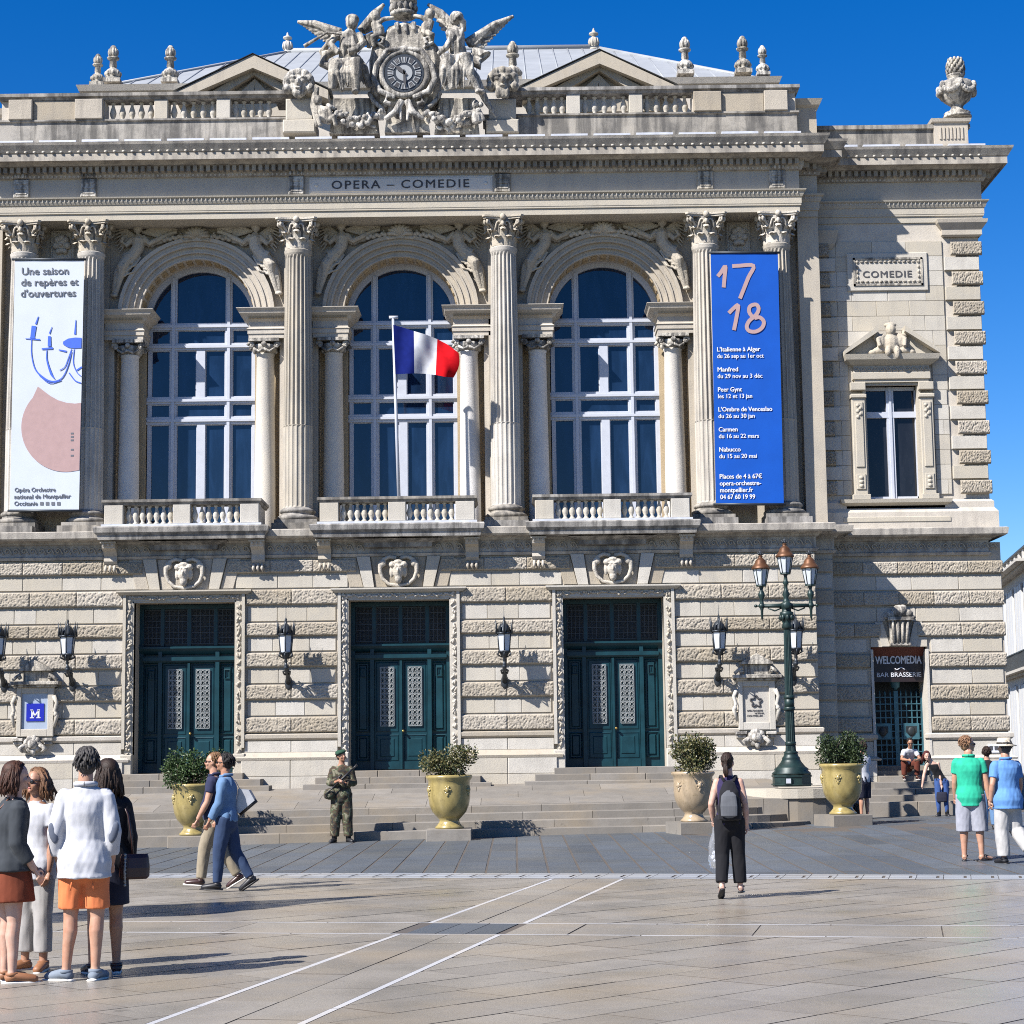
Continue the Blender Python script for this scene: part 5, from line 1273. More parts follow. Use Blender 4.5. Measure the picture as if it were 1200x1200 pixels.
for c in BAY:                                                # three steps at each door
    for k, (hw, yy, z) in enumerate(((2.1, 42.85, 1.12), (1.86, 43.2, 1.265), (1.42, 43.52, 1.405))):
        n = 3; z += tl(c) * .3
        for i in range(n):
            a, b = c - hw + 2 * hw * i / n, c - hw + 2 * hw * (i + 1) / n; MB().block(a + .004, b - .004, yy, 44.6 if k == 2 else yy + .5, z - .3, z, .012).build('step_stone', M['step'], steps)
# landing for the lamp post at the right end of the flight
pl = MB(); zp = ZL(928, 924, 41.0); LXC = XL(928, 921, 41.2)
fp = [(LXC - 1.12, 43.8), (LXC - 1.08, 41.3)] + [(LXC - 1.05 * cos(t * pi / 10), 41.2 - .75 * sin(t * pi / 10)) for t in range(0, 11)] + [(LXC + 1.08, 41.3), (LXC + 1.12, 43.8)]
def vprism(m, fp, z0, z1):
    n = len(fp); m.add([(x, y, z0) for x, y in fp] + [(x, y, z1) for x, y in fp], [tuple(range(n - 1, -1, -1)), tuple(range(n, 2 * n))] + [(i, (i + 1) % n, n + (i + 1) % n, n + i) for i in range(n)])
vprism(pl, fp, -.2, zp - .2)
lp = tag(pl.build('lamp_platform', M['step']), 'round fronted stone platform carrying the dark green street lamp', 'platform'); pl = MB(); vprism(pl, [(LXC + (x - LXC) * 1.03, 43.8 + (y - 43.8) * 1.015) for x, y in fp], zp - .198, zp); pl.build('platform_rim', M['smooth'], lp)
# steps of the bar doorway
ws = tag(MB().box(7.9, 11.2, 44.3, 45.2, -.2, .5).build('doorway_steps', M['step']), 'pale stone steps below the blue iron gate of the bar', 'steps')
for k, (yp, Y) in enumerate(((939.5, 43.3), (931.5, 43.62), (924, 43.94), (916.5, 44.26))):
    z = ZL(1060, yp, Y); x = 7.85 + .12 * k
    while x < 11.0: xe = min(x + rnd.uniform(1., 1.7), 11.05); MB().block(x + .004, xe - .004, Y, Y + .8, z - .4, z, .012).build('step_stone', M['step'], ws); x = xe
for k, (yp, Y) in enumerate(((909, 44.9), (903, 45.2), (897.5, 45.5))): MB().block(DL + .02, DR - .02, Y, 46.4, ZL(1060, yp, Y) - .5, ZL(1060, yp, Y), .012).build('step_stone', M['step'], ws)
# ------------------------------------------------------------------ pale building along the side street
side = thing('street_building', 'pale apartment house with balcony and potted plants beside the opera house', 'building', (26, 97, 0))
KB = 1.95; bp = at(1203, 700, 97); ang = radians(8); dv = Vector((sin(ang), cos(ang), 0)); nv = Vector((-cos(ang), sin(ang), 0))
M['render'] = plain('pale wall plaster', (.46, .44, .40), .85, var=.06, sc=2)
M['shutter'] = plain('pale shutters', (.48, .48, .47), .6, var=.05)
def wq(t, o, z): p = Vector((bp.x, bp.y, 0)) + dv * t * KB + nv * o * KB; return (p.x, p.y, z)
def wbox(m, t0, t1, o0, o1, z0, z1): m.add([wq(t0, o0, z0), wq(t1, o0, z0), wq(t1, o1, z0), wq(t0, o1, z0), wq(t0, o0, z1), wq(t1, o0, z1), wq(t1, o1, z1), wq(t0, o1, z1)], [(0, 3, 2, 1), (4, 5, 6, 7), (0, 1, 5, 4), (1, 2, 6, 5), (2, 3, 7, 6), (3, 0, 4, 7)])
zc_ = ZL(1200, 668, 97); m = MB(); wbox(m, -1.5, 30, -8, 0, -.3, zc_); m.build('wall', M['render'], side)
m = MB(); wbox(m, -1.9, 30, -8.2, .25, zc_, zc_ + .12); wbox(m, -1.9, 30, -8.2, .45, zc_ + .125, zc_ + .25); m.build('cornice', M['smooth'], side)
m = MB(); wbox(m, -1.6, 30, -7.8, .12, zc_ + .255, zc_ + .34)
for i in range(18): wbox(m, -1.4 + i * .9, -1.1 + i * .9, -.05, .1, zc_ + .34, zc_ + 1.0)
m.build('roof_parapet', M['render'], side)
m = MB(); wbox(m, -1.6, 30, -.1, .14, zc_ + 1.0, zc_ + 1.08)
for i in range(120): wbox(m, -1.4 + i * .2, -1.375 + i * .2, .02, .045, zc_ + .34, zc_ + 1.0)
stuff(m.build('balcony_railing', M['iron'], side))
zf = zc_ * .52
m = MB(); wbox(m, -1.5, 30, -.2, .35, zf, zf + .14); wbox(m, -1.5, 30, -.2, .18, zf - .12, zf - .003)
m.build('balcony_slab', M['smooth'], side); m = MB(); wbox(m, -1.5, 30, .28, .32, zf + .95, zf + 1.0)
for i in range(100): wbox(m, -1.4 + i * .25, -1.37 + i * .25, .28, .31, zf + .14, zf + .95)
stuff(m.build('balcony_railing', M['iron'], side))
for i in range(8):
    for z0, z1 in ((.4, zf - .5), (zf + .2, zc_ - .5)):
        t = -.9 + i * 2.0; m = MB(); wbox(m, t, t + .6, -.02, .05, z0, z1); wn = m.build('window', M['smooth'], side)
        m = MB(); wbox(m, t + .08, t + .52, .0, .056, z0 + .1, z1 - .1); m.build('pane', M['shutter'], wn)
        for a in (-.42, .62): m = MB(); wbox(m, t + a, t + a + .4, .005, .06, z0 + .05, z1 - .05); m.build('shutter', M['shutter'], side)
m = MB(); wbox(m, -1.2, -1.08, 0, .12, 0, zc_); m.build('drainpipe', M['iron'], side)
M['terracotta'] = plain('terracotta', (.42, .13, .06), .75, var=.15)
# ------------------------------------------------------------------ things standing about
M['bannerw'] = plain('white banner cloth', (.45, .49, .545), .7, var=.03, sc=1.5)
M['bannerb'] = plain('blue banner cloth', (.004, .068, .355), .6, var=.06, sc=1.5, spec=.2)
M['ink'] = plain('grey printed ink', (.10, .11, .13), .7)
M['inkblue'] = plain('blue printed ink', (.03, .10, .55), .7)
M['inkpink'] = plain('dusty pink print', (.34, .225, .215), .7, var=.05)
M['inkwhite'] = plain('white print', (.56, .57, .60), .6, var=.02)
def cloth(m, c4, Y, nx=12, nz=40, amp=.006, th=.006):
    """a hanging sheet between four photo corners (tl, tr, br, bl)"""
    tl_, tr, br, bl = [at(x, y, Y) for x, y in c4]; v = []; f = []
    for j in range(nz + 1):
        for i in range(nx + 1):
            a, b = i / nx, j / nz; p = tl_.lerp(tr, a).lerp(bl.lerp(br, a), b)
            e = sin(pi * a) * amp * 1.5 * sin(pi * b) + amp * .35 * sin(a * 17 + b * 3) * (abs(b - .5) * 2) ** 2 + amp * .3 * noise.noise((a * 3, b * 9, 1))
            v.append((p.x, p.y - abs(e) * 0 + e * .6, p.z))
    N = len(v); v += [(x, y + th, z) for x, y, z in v]
    for j in range(nz):
        for i in range(nx): a = j * (nx + 1) + i; q = (a, a + 1, a + nx + 2, a + nx + 1); f.append(q); f.append(tuple(N + k for k in q[::-1]))
    m.add(v, f, True)
def ptext(par, s, x0, x1, yb, cap, Y, mat, bold=.0, off=.010, maxsx=None):
    pm = FPX / (at(x0, yb, Y) - Vector((0, 0, 1.7))).dot(Vector((0, cos(PITCH), sin(PITCH))))
    t = text(s, cap / pm / .70, bold, .003); wd = max(v.co.x for v in t.vertices); A, B = at(x0, yb, Y), at(x1, yb, Y)
    t.transform(Matrix.Diagonal(((B.x - A.x) / wd, 1, 1, 1))); return put_text('lettering', t, mat, par, (A.x, Y - off, A.z))
def flatpoly(par, name, pts, Y, mat, off=.008, th=.003):
    P3 = [at(x, y, Y) for x, y in pts]; m = MB().prism([(p.x, p.z) for p in P3], Y - off, Y - off + th); return m.build(name, mat, par)
YB = 44.22
# white banner
bw = thing('banner', 'tall white banner with blue chandelier drawing and pink disc hung on columns', 'banner', at(55, 598, YB))
m = MB(); cloth(m, ((17.5, 305), (98.7, 305), (92.5, 598), (11.5, 598)), YB); m.build('banner_cloth', M['bannerw'], bw)
for y, x0, x1 in ((304, 14, 101), (598.5, 9, 96)): a, b = at(x0, y, YB), at(x1, y, YB); MB().tube([a, b], .03, 8).build('banner_rod', M['ironlamp'], bw)
for s, x0, x1, y in (('Une saison', 25, 80.5, 322), ('de repères et', 24.5, 92, 335), ("d'ouvertures", 24, 89, 348)): ptext(bw, s, x0, x1, y, 8.6, YB, M['ink'], .0045)
for s, x0, x1, y in (('Opéra Orchestre', 17, 65, 576.5), ('national de Montpellier', 16.5, 83, 584.5), ('Occitanie', 16.5, 44, 592.5)): ptext(bw, s, x0, x1, y, 5, YB, M['ink'], .0018)
for i in range(4): flatpoly(bw, 'logo', [(47 + i * 6.6, 588.2), (51 + i * 6.6, 588.2), (51 + i * 6.6, 592.2), (47 + i * 6.6, 592.2)], YB, M['ink'])
disc_ = []
R_ = 52; cx_, cy_ = 77, 501
for i in range(41):
    a = radians(-128 - i * 5.35); x, y = cx_ + R_ * cos(a), cy_ + R_ * sin(a) * 1.0
    if x < 93.4: disc_.append((x, y))
disc_ = [(44.5, 453)] + [(cx_ + R_ * cos(radians(a)) , cy_ + R_ * sin(radians(a))) for a in range(-138, -289, -6)]
disc_ = [(x, y) for x, y in disc_ if x <= 93] + [(93, 551), (95, 472)] + [(88, 473), (78, 472), (68, 469), (59, 464), (51, 458)]
flatpoly(bw, 'printed_disc', disc_, YB, M['inkpink'])
def stroke(par, pts, w, Y=YB, mat=None, off=.011):
    ws_ = list(w) if hasattr(w, '__len__') else [w] * len(pts); P = [Vector(p) for p in pts]; P = [P[0] * 2 - P[1]] + P + [P[-1] * 2 - P[-2]]; q = []; wq_ = []
    for i in range(1, len(P) - 2):                           # smooth curve through the drawn points
        for k in range(4 if len(pts) > 2 else 1):
            u = k / 4; a, b, c, e = P[i - 1:i + 3]; q.append(.5 * (2 * b + (c - a) * u + (2 * a - 5 * b + 4 * c - e) * u * u + (3 * b - a - 3 * c + e) * u ** 3)); wq_.append(ws_[i - 1] * (1 - u) + ws_[i] * u)
    q.append(P[-2]); wq_.append(ws_[-1]); ws_ = wq_
    P3 = [at(x, y, Y) + Vector((0, -off, 0)) for x, y in q]; n = len(P3); v = []; f = []
    for i in range(n):
        d = (P3[min(i + 1, n - 1)] - P3[max(i - 1, 0)]).normalized(); s = Vector((-d.z, 0, d.x)) * ws_[i] * .0082; e = Vector((0, -.00012 * i, 0)); v += [P3[i] - s + e, P3[i] + s + e, P3[i] + s + Vector((0, .004, 0)), P3[i] - s + Vector((0, .004, 0))]
    for i in range(n - 1):
        for k in range(4): q = (k + 1) % 4; f.append((i * 4 + k, i * 4 + q, i * 4 + 4 + q, i * 4 + 4 + k))
    return MB().add(v, f).build('drawn_stroke', mat or M['inkblue'], par)
for pts, w in (([(37, 398), (37, 415), (41, 432), (50, 442), (60, 447), (70, 445), (76, 438), (81, 425), (84, 412)], [1, 1.2, 1.6, 2.6, 2, 1.4, 1.2, 1.2, .8]), ([(55, 410), (55, 422), (60, 438), (64, 444)], [1, 1.8, 3.2, 1]), ([(87, 409), (86, 425), (90, 436), (95, 441)], 1.2), ([(84, 409), (80, 420), (76, 430), (70, 434)], 1.1), ([(81, 437), (88, 446), (95, 449)], 1.6), ([(46, 440), (58, 449), (72, 446)], 1), ([(90, 434), (96, 430)], 2.2),
    ([(30, 397), (47, 398)], [1, 2]), ([(35, 396), (41, 396)], 1.5), ([(38, 396), (40, 382)], [6, 7]), ([(42, 380), (45, 371)], [2.5, 1.2]), ([(49, 409), (62, 408)], [2, 3]), ([(58, 406), (58, 394)], [5, 4]), ([(58, 391), (61, 383)], [2, .6]), ([(69, 410), (78, 412)], [1.5, 2.5]), ([(74, 402), (80, 402), (88, 402), (95.5, 402)], [4, 13, 16, 15]), ([(88, 392), (89, 375)], [3, 1])): stroke(bw, pts, w)
for i, y in enumerate((507, 511, 515, 526, 533)): flatpoly(bw, 'logo', [(83, y), (86.5, y), (86.5, y + 2), (83, y + 2)], YB, M['ink'], .012)
# blue banner
bb = thing('banner', 'tall bright blue banner with season dates hung between two columns', 'banner', at(877, 590, YB))
m = MB(); cloth(m, ((832.8, 297), (911.5, 296), (918.5, 590), (839, 591)), YB); m.build('banner_cloth', M['bannerb'], bb)
for y, x0, x1 in ((296, 830, 914), (591, 836, 921)): a, b = at(x0, y, YB), at(x1, y, YB); MB().tube([a, b], .03, 8).build('banner_rod', M['ironlamp'], bb)
def num(strokes, w):
    for s in strokes: stroke(bb, s, w, YB, M['inkpink'], .011)
num([[(841, 324), (845, 319), (850, 312), (849, 325), (848, 337)], [(858, 312), (866, 311.5), (883, 311.5), (877, 325), (871, 340), (867, 350)], [(854, 367), (860, 361), (865, 358), (863, 372), (860, 387)],
     [(884, 374), (878, 366), (879, 359), (886, 357), (889, 362), (886, 369), (878, 376), (875, 383), (878, 388), (886, 388.5), (893, 384), (895, 377), (890, 372), (884, 373)]], 5.5)
for a, b, x0, xa, xb, y in (("L'Italienne à Alger", 'du 26 sep au 1er oct', 840, 891, 895, 412), ('Manfred', 'du 29 nov au 3 déc', 840.5, 865, 893.5, 435.5), ('Peer Gynt', 'les 12 et 13 jan', 841, 869.5, 881.5, 459), ("L'Ombre de Venceslao", 'du 26 au 30 jan', 841.5, 905, 884.5, 482.3), ('Carmen', 'du 16 au 22 mars', 842, 864.5, 889.5, 505.8), ('Nabucco', 'du 15 au 20 mai', 842.5, 868, 887, 529.3)):
    ptext(bb, a, x0, xa, y, 5.2, YB, M['inkwhite'], .0035, .010); ptext(bb, b, x0 + .2, xb, y + 7.8, 5.0, YB, M['inkwhite'], .0022, .010)
for s, x0, x1, y in (('Places de 4 à 67€', 843, 893, 561), ('opera-orchestre-', 843.3, 892, 569), ('montpellier.fr', 843.6, 882.5, 577), ('04 67 60 19 99', 844, 885, 585)): ptext(bb, s, x0, x1, y, 5.4, YB, M['inkwhite'], .0035, .010)
# flag
fl = thing('flag', 'blue white and red flag flying from a white pole on the middle balcony', 'flag', at(468, 600, 43.85))
YFp = 43.85
a, b = at(468, 600, YFp), at(460.5, 373, YFp); m = MB(); m.tube([a, a.lerp(b, .5), b], [.042, .038, .03], 10); m.tube([b + Vector((-.09, 0, .02)), b + Vector((.12, 0, .02))], .04, 8)
for t_ in (.15,): m.box(a.x - .07, a.x + .07, YFp - .07, YFp + .1, a.z + .2, a.z + .3)
m.build('flagpole', M['paintw'], fl)
top = [(460.8, 380.5), (473, 384), (485, 388), (499, 392), (512.5, 397.5), (525, 404), (537.5, 413.5)]; bot = [(463.5, 438.5), (474, 438), (485.5, 437.5), (498, 438), (510.5, 439.3), (521, 441.5), (531.5, 442.5)]
M['flagb'] = plain('navy flag cloth', (.007, .013, .10), .85, spec=.03); M['flagw'] = plain('white flag cloth', (.48, .49, .51), .85, spec=.05); M['flagr'] = plain('red flag cloth', (.38, .006, .010), .85, spec=.03)
NX, NZ = 36, 18
def lerpl(L_, t):
    k = min(int(t * (len(L_) - 1)), len(L_) - 2); u = t * (len(L_) - 1) - k; return (L_[k][0] * (1 - u) + L_[k + 1][0] * u, L_[k][1] * (1 - u) + L_[k + 1][1] * u)
for k, mm in enumerate(('flagb', 'flagw', 'flagr')):
    v = []; f = []
    for i in range(NX // 3 + 1):
        for j in range(NZ + 1):
            a_ = (k * NX // 3 + i) / NX; t_, b_ = lerpl(top, a_), lerpl(bot, a_); u = j / NZ
            x = t_[0] * (1 - u) + b_[0] * u + (3.5 * sin(u * pi) if a_ > .95 else 0); y = t_[1] * (1 - u) + b_[1] * u
            d = -.05 + .075 * sin(a_ * 11 + u * 2.2) * min(1, a_ * 4) + .02 * sin(a_ * 26 - u * 5) * a_
            p = at(x, y, YFp + d); v.append(p)
    n = NZ + 1; N = len(v); v += [p + Vector((0, .004, 0)) for p in v]
    for i in range(NX // 3):
        for j in range(NZ): q = (i * n + j, i * n + j + 1, (i + 1) * n + j + 1, (i + 1) * n + j); f.append(q); f.append(tuple(N + z for z in q[::-1]))
    MB().add(v, f, True).build('flag_stripe', M[mm], fl)
# wall lanterns
WLL = ['black iron wall lantern at the frame edge, left of the M plaque', 'black iron wall lantern between the M plaque and the first teal door', 'black iron wall lantern between the first and second teal doors', 'black iron wall lantern between the second and third teal doors', 'black iron wall lantern beside the star plaque', 'black iron wall lantern partly hidden behind the street lamp post']
def make_lantern():
    t = local(thing('wall_lantern', '', 'lantern')); m = MB()
    for i in range(6):
        a = i * pi / 3 + pi / 6; b = a + pi / 3; p0 = Vector((cos(a), sin(a), 0)); p1 = Vector((cos(b), sin(b), 0))
        m.tube([p0 * .135 + Vector((0, 0, .02)), p0 * .17 + Vector((0, 0, .40))], .014, 6)
        m.tube([p0 * .21 + Vector((0, 0, .40)), p0 * .20 + Vector((0, 0, .56)), p0 * .23 + Vector((0, 0, .74))], [.02, .022, .003], 5)
        m.tube([p0 * .15 + Vector((0, 0, .0)), p1 * .15 + Vector((0, 0, .0))], .02, 5); m.tube([p0 * .19 + Vector((0, 0, .41)), p1 * .19 + Vector((0, 0, .41))], .026, 5)
        mid = (p0 + p1) * .5; m.tube([mid * .19 + Vector((0, 0, .44)), mid * .19 + Vector((0, 0, .62))], [.03, .006], 5)
        m.tube([p0 * .15 + Vector((0, 0, -.01)), p0 * .17 + Vector((0, 0, -.07)), p0 * .06 + Vector((0, 0, -.13))], [.016, .02, .01], 5)
    m.lathe((0, 0, 0), [(.17, .42), (.15, .48), (.13, .55), (.08, .62), (.03, .66), (.02, .72), (.028, .75), (.008, .80), (.004, 1.02)], 6)
    m.lathe((0, 0, 0), [(.01, -.24), (.045, -.2), (.03, -.15), (.07, -.11), (.1, -.05), (.14, .0)], 10)
    m.build('lantern_cage', M['ironlamp'], t)
    for i in range(6):
        a = i * pi / 3 + pi / 6; b = a + pi / 3; r0, r1 = .132, .166
        q = [(r0 * cos(a), r0 * sin(a), .02), (r0 * cos(b), r0 * sin(b), .02), (r1 * cos(b), r1 * sin(b), .4), (r1 * cos(a), r1 * sin(a), .4)]
        MB().add(q + [(x * .97, y * .97, z) for x, y, z in q], [(0, 1, 2, 3), (7, 6, 5, 4), (0, 4, 5, 1), (1, 5, 6, 2), (2, 6, 7, 3), (3, 7, 4, 0)]).build('lantern_pane', M['lampglass'], t)
    m = MB(); m.tube([(0, 0, -.22), (0, .03, -.32), (0, .13, -.40), (0, .28, -.44), (0, .42, -.52), (0, .56, -.66)], [.03, .045, .05, .05, .055, .07], 8)
    m.tube([(0, .08, -.3), (0, .2, -.28), (0, .24, -.36), (0, .16, -.4)], .025, 6); m.tube([(0, .35, -.48), (0, .42, -.36), (0, .36, -.3), (0, .3, -.36)], .03, 6)
    for s in (-1, 1): m.tube([(0, .1, -.38), (s * .08, .16, -.42), (s * .06, .24, -.48), (0, .3, -.46)], .022, 6)
    m.ell((0, .55, -.66), (.09, .04, .16), 10, 7); m.ell((0, .05, -.33), (.06, .07, .06), 8, 6)
    m.build('bracket', M['ironlamp'], t); return t
l0 = make_lantern()
for i, (x, y, X) in enumerate(((-2, 768, None), (79, 767, None), (335, 765, None), (591, 763.5, None), (843, 761, None), (932.5, 760, None))):
    o = l0 if i == 0 else copy_tree(l0); p = at(x, y, G - .62); o.location = p; o['label'] = WLL[i]; o['group'] = 'lanterns along the opera house wall'
# street lamp
sl0 = at(928, 921.5, 41.2); lamp = thing('street_lamp', 'dark green cast iron street lamp with three copper topped lanterns beside the steps', 'street lamp', sl0)
local(lamp); zq = lambda y: (1130 - y) * .00492
m = MB()
for r, z0, z1 in ((.42, 0, .24), (.45, .03, .06), (.44, .2, .245)): m.lathe((0, 0, 0), [(r, z0), (r, z1)], 8, False, a0=pi / 8)
m.lathe((0, 0, 0), [(.41, .245), (.42, .28), (.36, .33), (.37, .37), (.30, .42), (.22, .52), (.19, .58), (.2, .6), (.16, .64), (.145, .70), (.16, .72), (.12, .75)], 20)
m.box(-.2, -.06, -.43, -.40, .05, .19); base = m.build('lamp_base', M['lampgreen'], lamp)
MB().box(-.18, -.08, -.437, -.425, .07, .17).build('number_plate', M['paintw'], base)
m = MB(); v = []; f = []; n = 16; lv = [(.75, .115), (zq(950), .105), (zq(790), .095), (zq(600), .085), (zq(445), .075)]
for z, r in lv:
    for i in range(n * 2): a = pi * i / n; q_ = r * (1 if i % 2 else .87); v.append((q_ * cos(a), q_ * sin(a), z))
for k in range(len(lv) - 1):
    for i in range(2 * n): j = (i + 1) % (2 * n); f.append((k * 2 * n + i, k * 2 * n + j, (k + 1) * 2 * n + j, (k + 1) * 2 * n + i))
m.add(v, f)
for y in (945, 795, 745): z = zq(y); m.lathe((0, 0, z), [(.1, -.04), (.125, -.03), (.115, 0), (.125, .03), (.1, .04)], 16)
m.lathe((0, 0, 0), [(.107, zq(795)), (.107, zq(745))], 16)
m.lathe((0, 0, 0), [(.08, zq(450)), (.12, zq(440)), (.09, zq(425)), (.11, zq(410)), (.15, zq(385)), (.15, zq(375)), (.1, zq(370)), (.1, zq(358)), (.13, zq(352)), (.13, zq(336)), (.08, zq(330)), (.05, zq(310)), (.085, zq(296)), (.04, zq(275)), (.035, zq(255)), (.07, zq(245)), (.045, zq(235)), (.035, zq(215)), (.06, zq(205))], 14)
for i in range(8): a = i * pi / 4; m.ell((.13 * cos(a), .13 * sin(a), zq(398)), (.045, .045, .07), 6, 5)
post = m.build('lamp_post', M['lampgreen'], lamp)
za = zq(345); AR = .53
for s in (-1, 1):
    m = MB(); m.tube([(0, 0, za), (s * .2, 0, za + .0), (s * AR, 0, za)], [.06, .045, .04], 8); m.ell((s * (AR + .13), 0, za), (.04, .035, .035), 8, 6); m.tube([(s * AR, 0, za), (s * (AR + .12), 0, za)], .02, 6)
    m.ell((s * AR, 0, za), (.07, .06, .07), 8, 6); m.lathe((s * AR, 0, 0), [(.004, zq(412)), (.025, zq(395)), (.03, zq(365)), (.05, zq(350)), (.045, zq(330)), (.035, zq(318)), (.075, zq(300)), (.07, zq(290)), (.03, zq(275)), (.05, zq(262)), (.05, zq(257))], 10)
    m.tube([(s * .1, 0, za - .05), (s * .25, 0, za - .11), (s * .4, 0, za - .05)], .018, 6); m.build('lamp_arm', M['lampgreen'], lamp)
m = MB(); m.ell((0, -.13, za), (.085, .03, .085), 10, 6); m.build('rosette', M['lampgreen'], post)
def lhead(x, zb):
    m = MB(); m.lathe((x, 0, zb), [(.1, 0), (.168, .36)], 8, False); gl = m.build('lamp_glass', M['lampglass'], lamp)
    m = MB()
    for i in range(8): a = i * pi / 4; m.tube([(x + .103 * cos(a), .103 * sin(a), zb), (x + .172 * cos(a), .172 * sin(a), zb + .36)], .011, 5)
    m.lathe((x, 0, zb), [(.06, -.03), (.115, -.02), (.11, .015)], 8, False); m.build('lamp_frame', M['lampgreen'], gl)
    m = MB(); m.lathe((x, 0, zb), [(.2, .35), (.205, .37), (.19, .40), (.165, .43), (.13, .475), (.11, .54), (.07, .58), (.045, .60), (.04, .62), (.055, .63), (.03, .65)], 16); h_ = m.build('lamp_hood', M['copper'], lamp)
    m = MB()
    m.lathe((x, 0, zb), [(.03, .65), (.045, .67), (.02, .69), (.03, .71), (.005, .77)], 8)
    for i in range(6): a = i * pi / 3; m.tube([(x + .04 * cos(a), .04 * sin(a), zb + .66), (x + .07 * cos(a), .07 * sin(a), zb + .73)], [.012, .004], 4)
    m.build('lamp_finial', M['ironlamp'], h_)
for x, y in ((-AR, 255), (AR, 255), (0, 203)): lhead(x, zq(y))
# stone finials and urns on the roof line
def finial_mesh(h):
    m = MB(); k = h / 1.05
    m.box(-.24 * k, .24 * k, -.24 * k, .24 * k, -.12 * k, 0)
    m.lathe((0, 0, 0), [(.2 * k, 0), (.22 * k, .04 * k), (.17 * k, .06 * k), (.22 * k, .12 * k), (.24 * k, .2 * k), (.17 * k, .3 * k), (.1 * k, .34 * k), (.09 * k, .38 * k), (.11 * k, .4 * k), (.095 * k, .6 * k), (.17 * k, .63 * k), (.18 * k, .67 * k), (.09 * k, .7 * k), (.1 * k, .72 * k)], 16)
    for i in range(9): a = i * 2 * pi / 9; m.ell((.1 * k * cos(a), .1 * k * sin(a), .82 * k), (.06 * k, .06 * k, .13 * k), 6, 5); m.ell((.2 * k * cos(a), .2 * k * sin(a), .17 * k), (.06 * k, .06 * k, .08 * k), 6, 5)
    m.ell((0, 0, .86 * k), (.12 * k, .12 * k, .2 * k), 10, 8); o = m.build('finial', M['carve']); me = o.data; bpy.data.objects.remove(o); return me
FM = finial_mesh(1.05)
FL = ['small stone finial at the left end of the roof parapet', 'taller stone finial next to the small one at the left end of the roof', 'stone finial beside the foot of the left roof gable', 'stone finial just right of the clock group, behind the bearded mask', 'stone finial at the right foot of the right roof gable', 'taller stone finial above the right end of the roof', 'small stone finial at the far right end of the roof']
for i, (x, yt, yb, Y) in enumerate(((115, 63, 98, 60), (133, 53, 94, 57.3), (200, 53, 94, 57.3), (600.5, 48, 93, 57.3), (802, 43, 84.5, 57.3), (869.5, 42, 83, 57.3), (893, 53, 86, 60))):
    a, b = at(x, yb, Y), at(x, yt, Y); o = link('stone_finial', FM, None, (b.x, Y, a.z)); k = (b.z - a.z) / 1.06; o.scale = (k, k, k); tag(o, FL[i], 'finial', 'stone finials along the roof')
def vase(x, yt, yb, Y, label):
    a, b = at(x, yb, Y), at(x, yt, Y); k = (b.z - a.z) / 1.0; m = MB(); m.lathe((0, 0, 0), [(.2, -.1), (.22, 0), (.12, .04), (.2, .12), (.24, .3), (.2, .48), (.1, .55), (.09, .62), (.22, .68), (.22, .74), (.1, .78), (.08, .86), (.04, .9), (.05, .95), (.01, 1)], 18)
    for i in range(10): t_ = i * 2 * pi / 10; m.tube([(.2 * cos(t_), .2 * sin(t_), .12), (.245 * cos(t_), .245 * sin(t_), .3), (.2 * cos(t_), .2 * sin(t_), .48)], .03, 5)
    o = m.build('roof_vase', M['frieze']); o.location = (b.x, Y, a.z); o.scale = (k, k, k); tag(o, label, 'finial', 'ridge vases')
vase(337, 38, 61, 68, 'pale stone vase on the left end of the zinc ridge'); vase(695.5, 33, 57, 68, 'pale stone vase on the right end of the zinc ridge')
ua, ub = at(1122, 139, 46.05), at(1122, 70, 46.05); urn = thing('stone_urn', 'large carved stone urn with pine cone top on the right corner of the parapet', 'urn', ua); local(urn); k = (ub.z - ua.z) / 1.4
m = MB(); m.lathe((0, 0, 0), [(.32 * k, 0), (.32 * k, .05 * k), (.27 * k, .07 * k), (.3 * k, .12 * k), (.17 * k, .18 * k), (.13 * k, .26 * k), (.17 * k, .32 * k), (.3 * k, .42 * k), (.38 * k, .58 * k), (.40 * k, .74 * k), (.36 * k, .84 * k), (.2 * k, .9 * k), (.14 * k, .95 * k), (.2 * k, .99 * k), (.2 * k, 1.03 * k)], 24); m.build('urn_body', M['carve'], urn)
m = MB()
for i in range(6):
    a = i * pi / 3
    for t_ in range(7): b = a + (t_ - 3) * .15; m.ell((.39 * k * cos(b), .39 * k * sin(b), (.66 - .09 * cos((t_ - 3) * .5)) * k), (.075 * k, .075 * k, .07 * k), 6, 5)
    m.ell((.41 * k * cos(a + .52), .41 * k * sin(a + .52), .74 * k), (.07 * k, .07 * k, .1 * k), 6, 5)
m.build('garland', M['carve'], urn)
m = MB(); m.ell((0, 0, 1.18 * k), (.19 * k, .19 * k, .24 * k), 14, 9)
for r in range(5):
    for i in range(10): a = i * 2 * pi / 10 + r * .31; q_ = .19 * sqrt(max(0, 1 - ((r - 1.2) / 4.2) ** 2)); m.ell((q_ * k * cos(a), q_ * k * sin(a), (1.08 + r * .075) * k), (.045 * k, .045 * k, .06 * k), 5, 4)
m.build('pine_cone', M['carve'], urn)
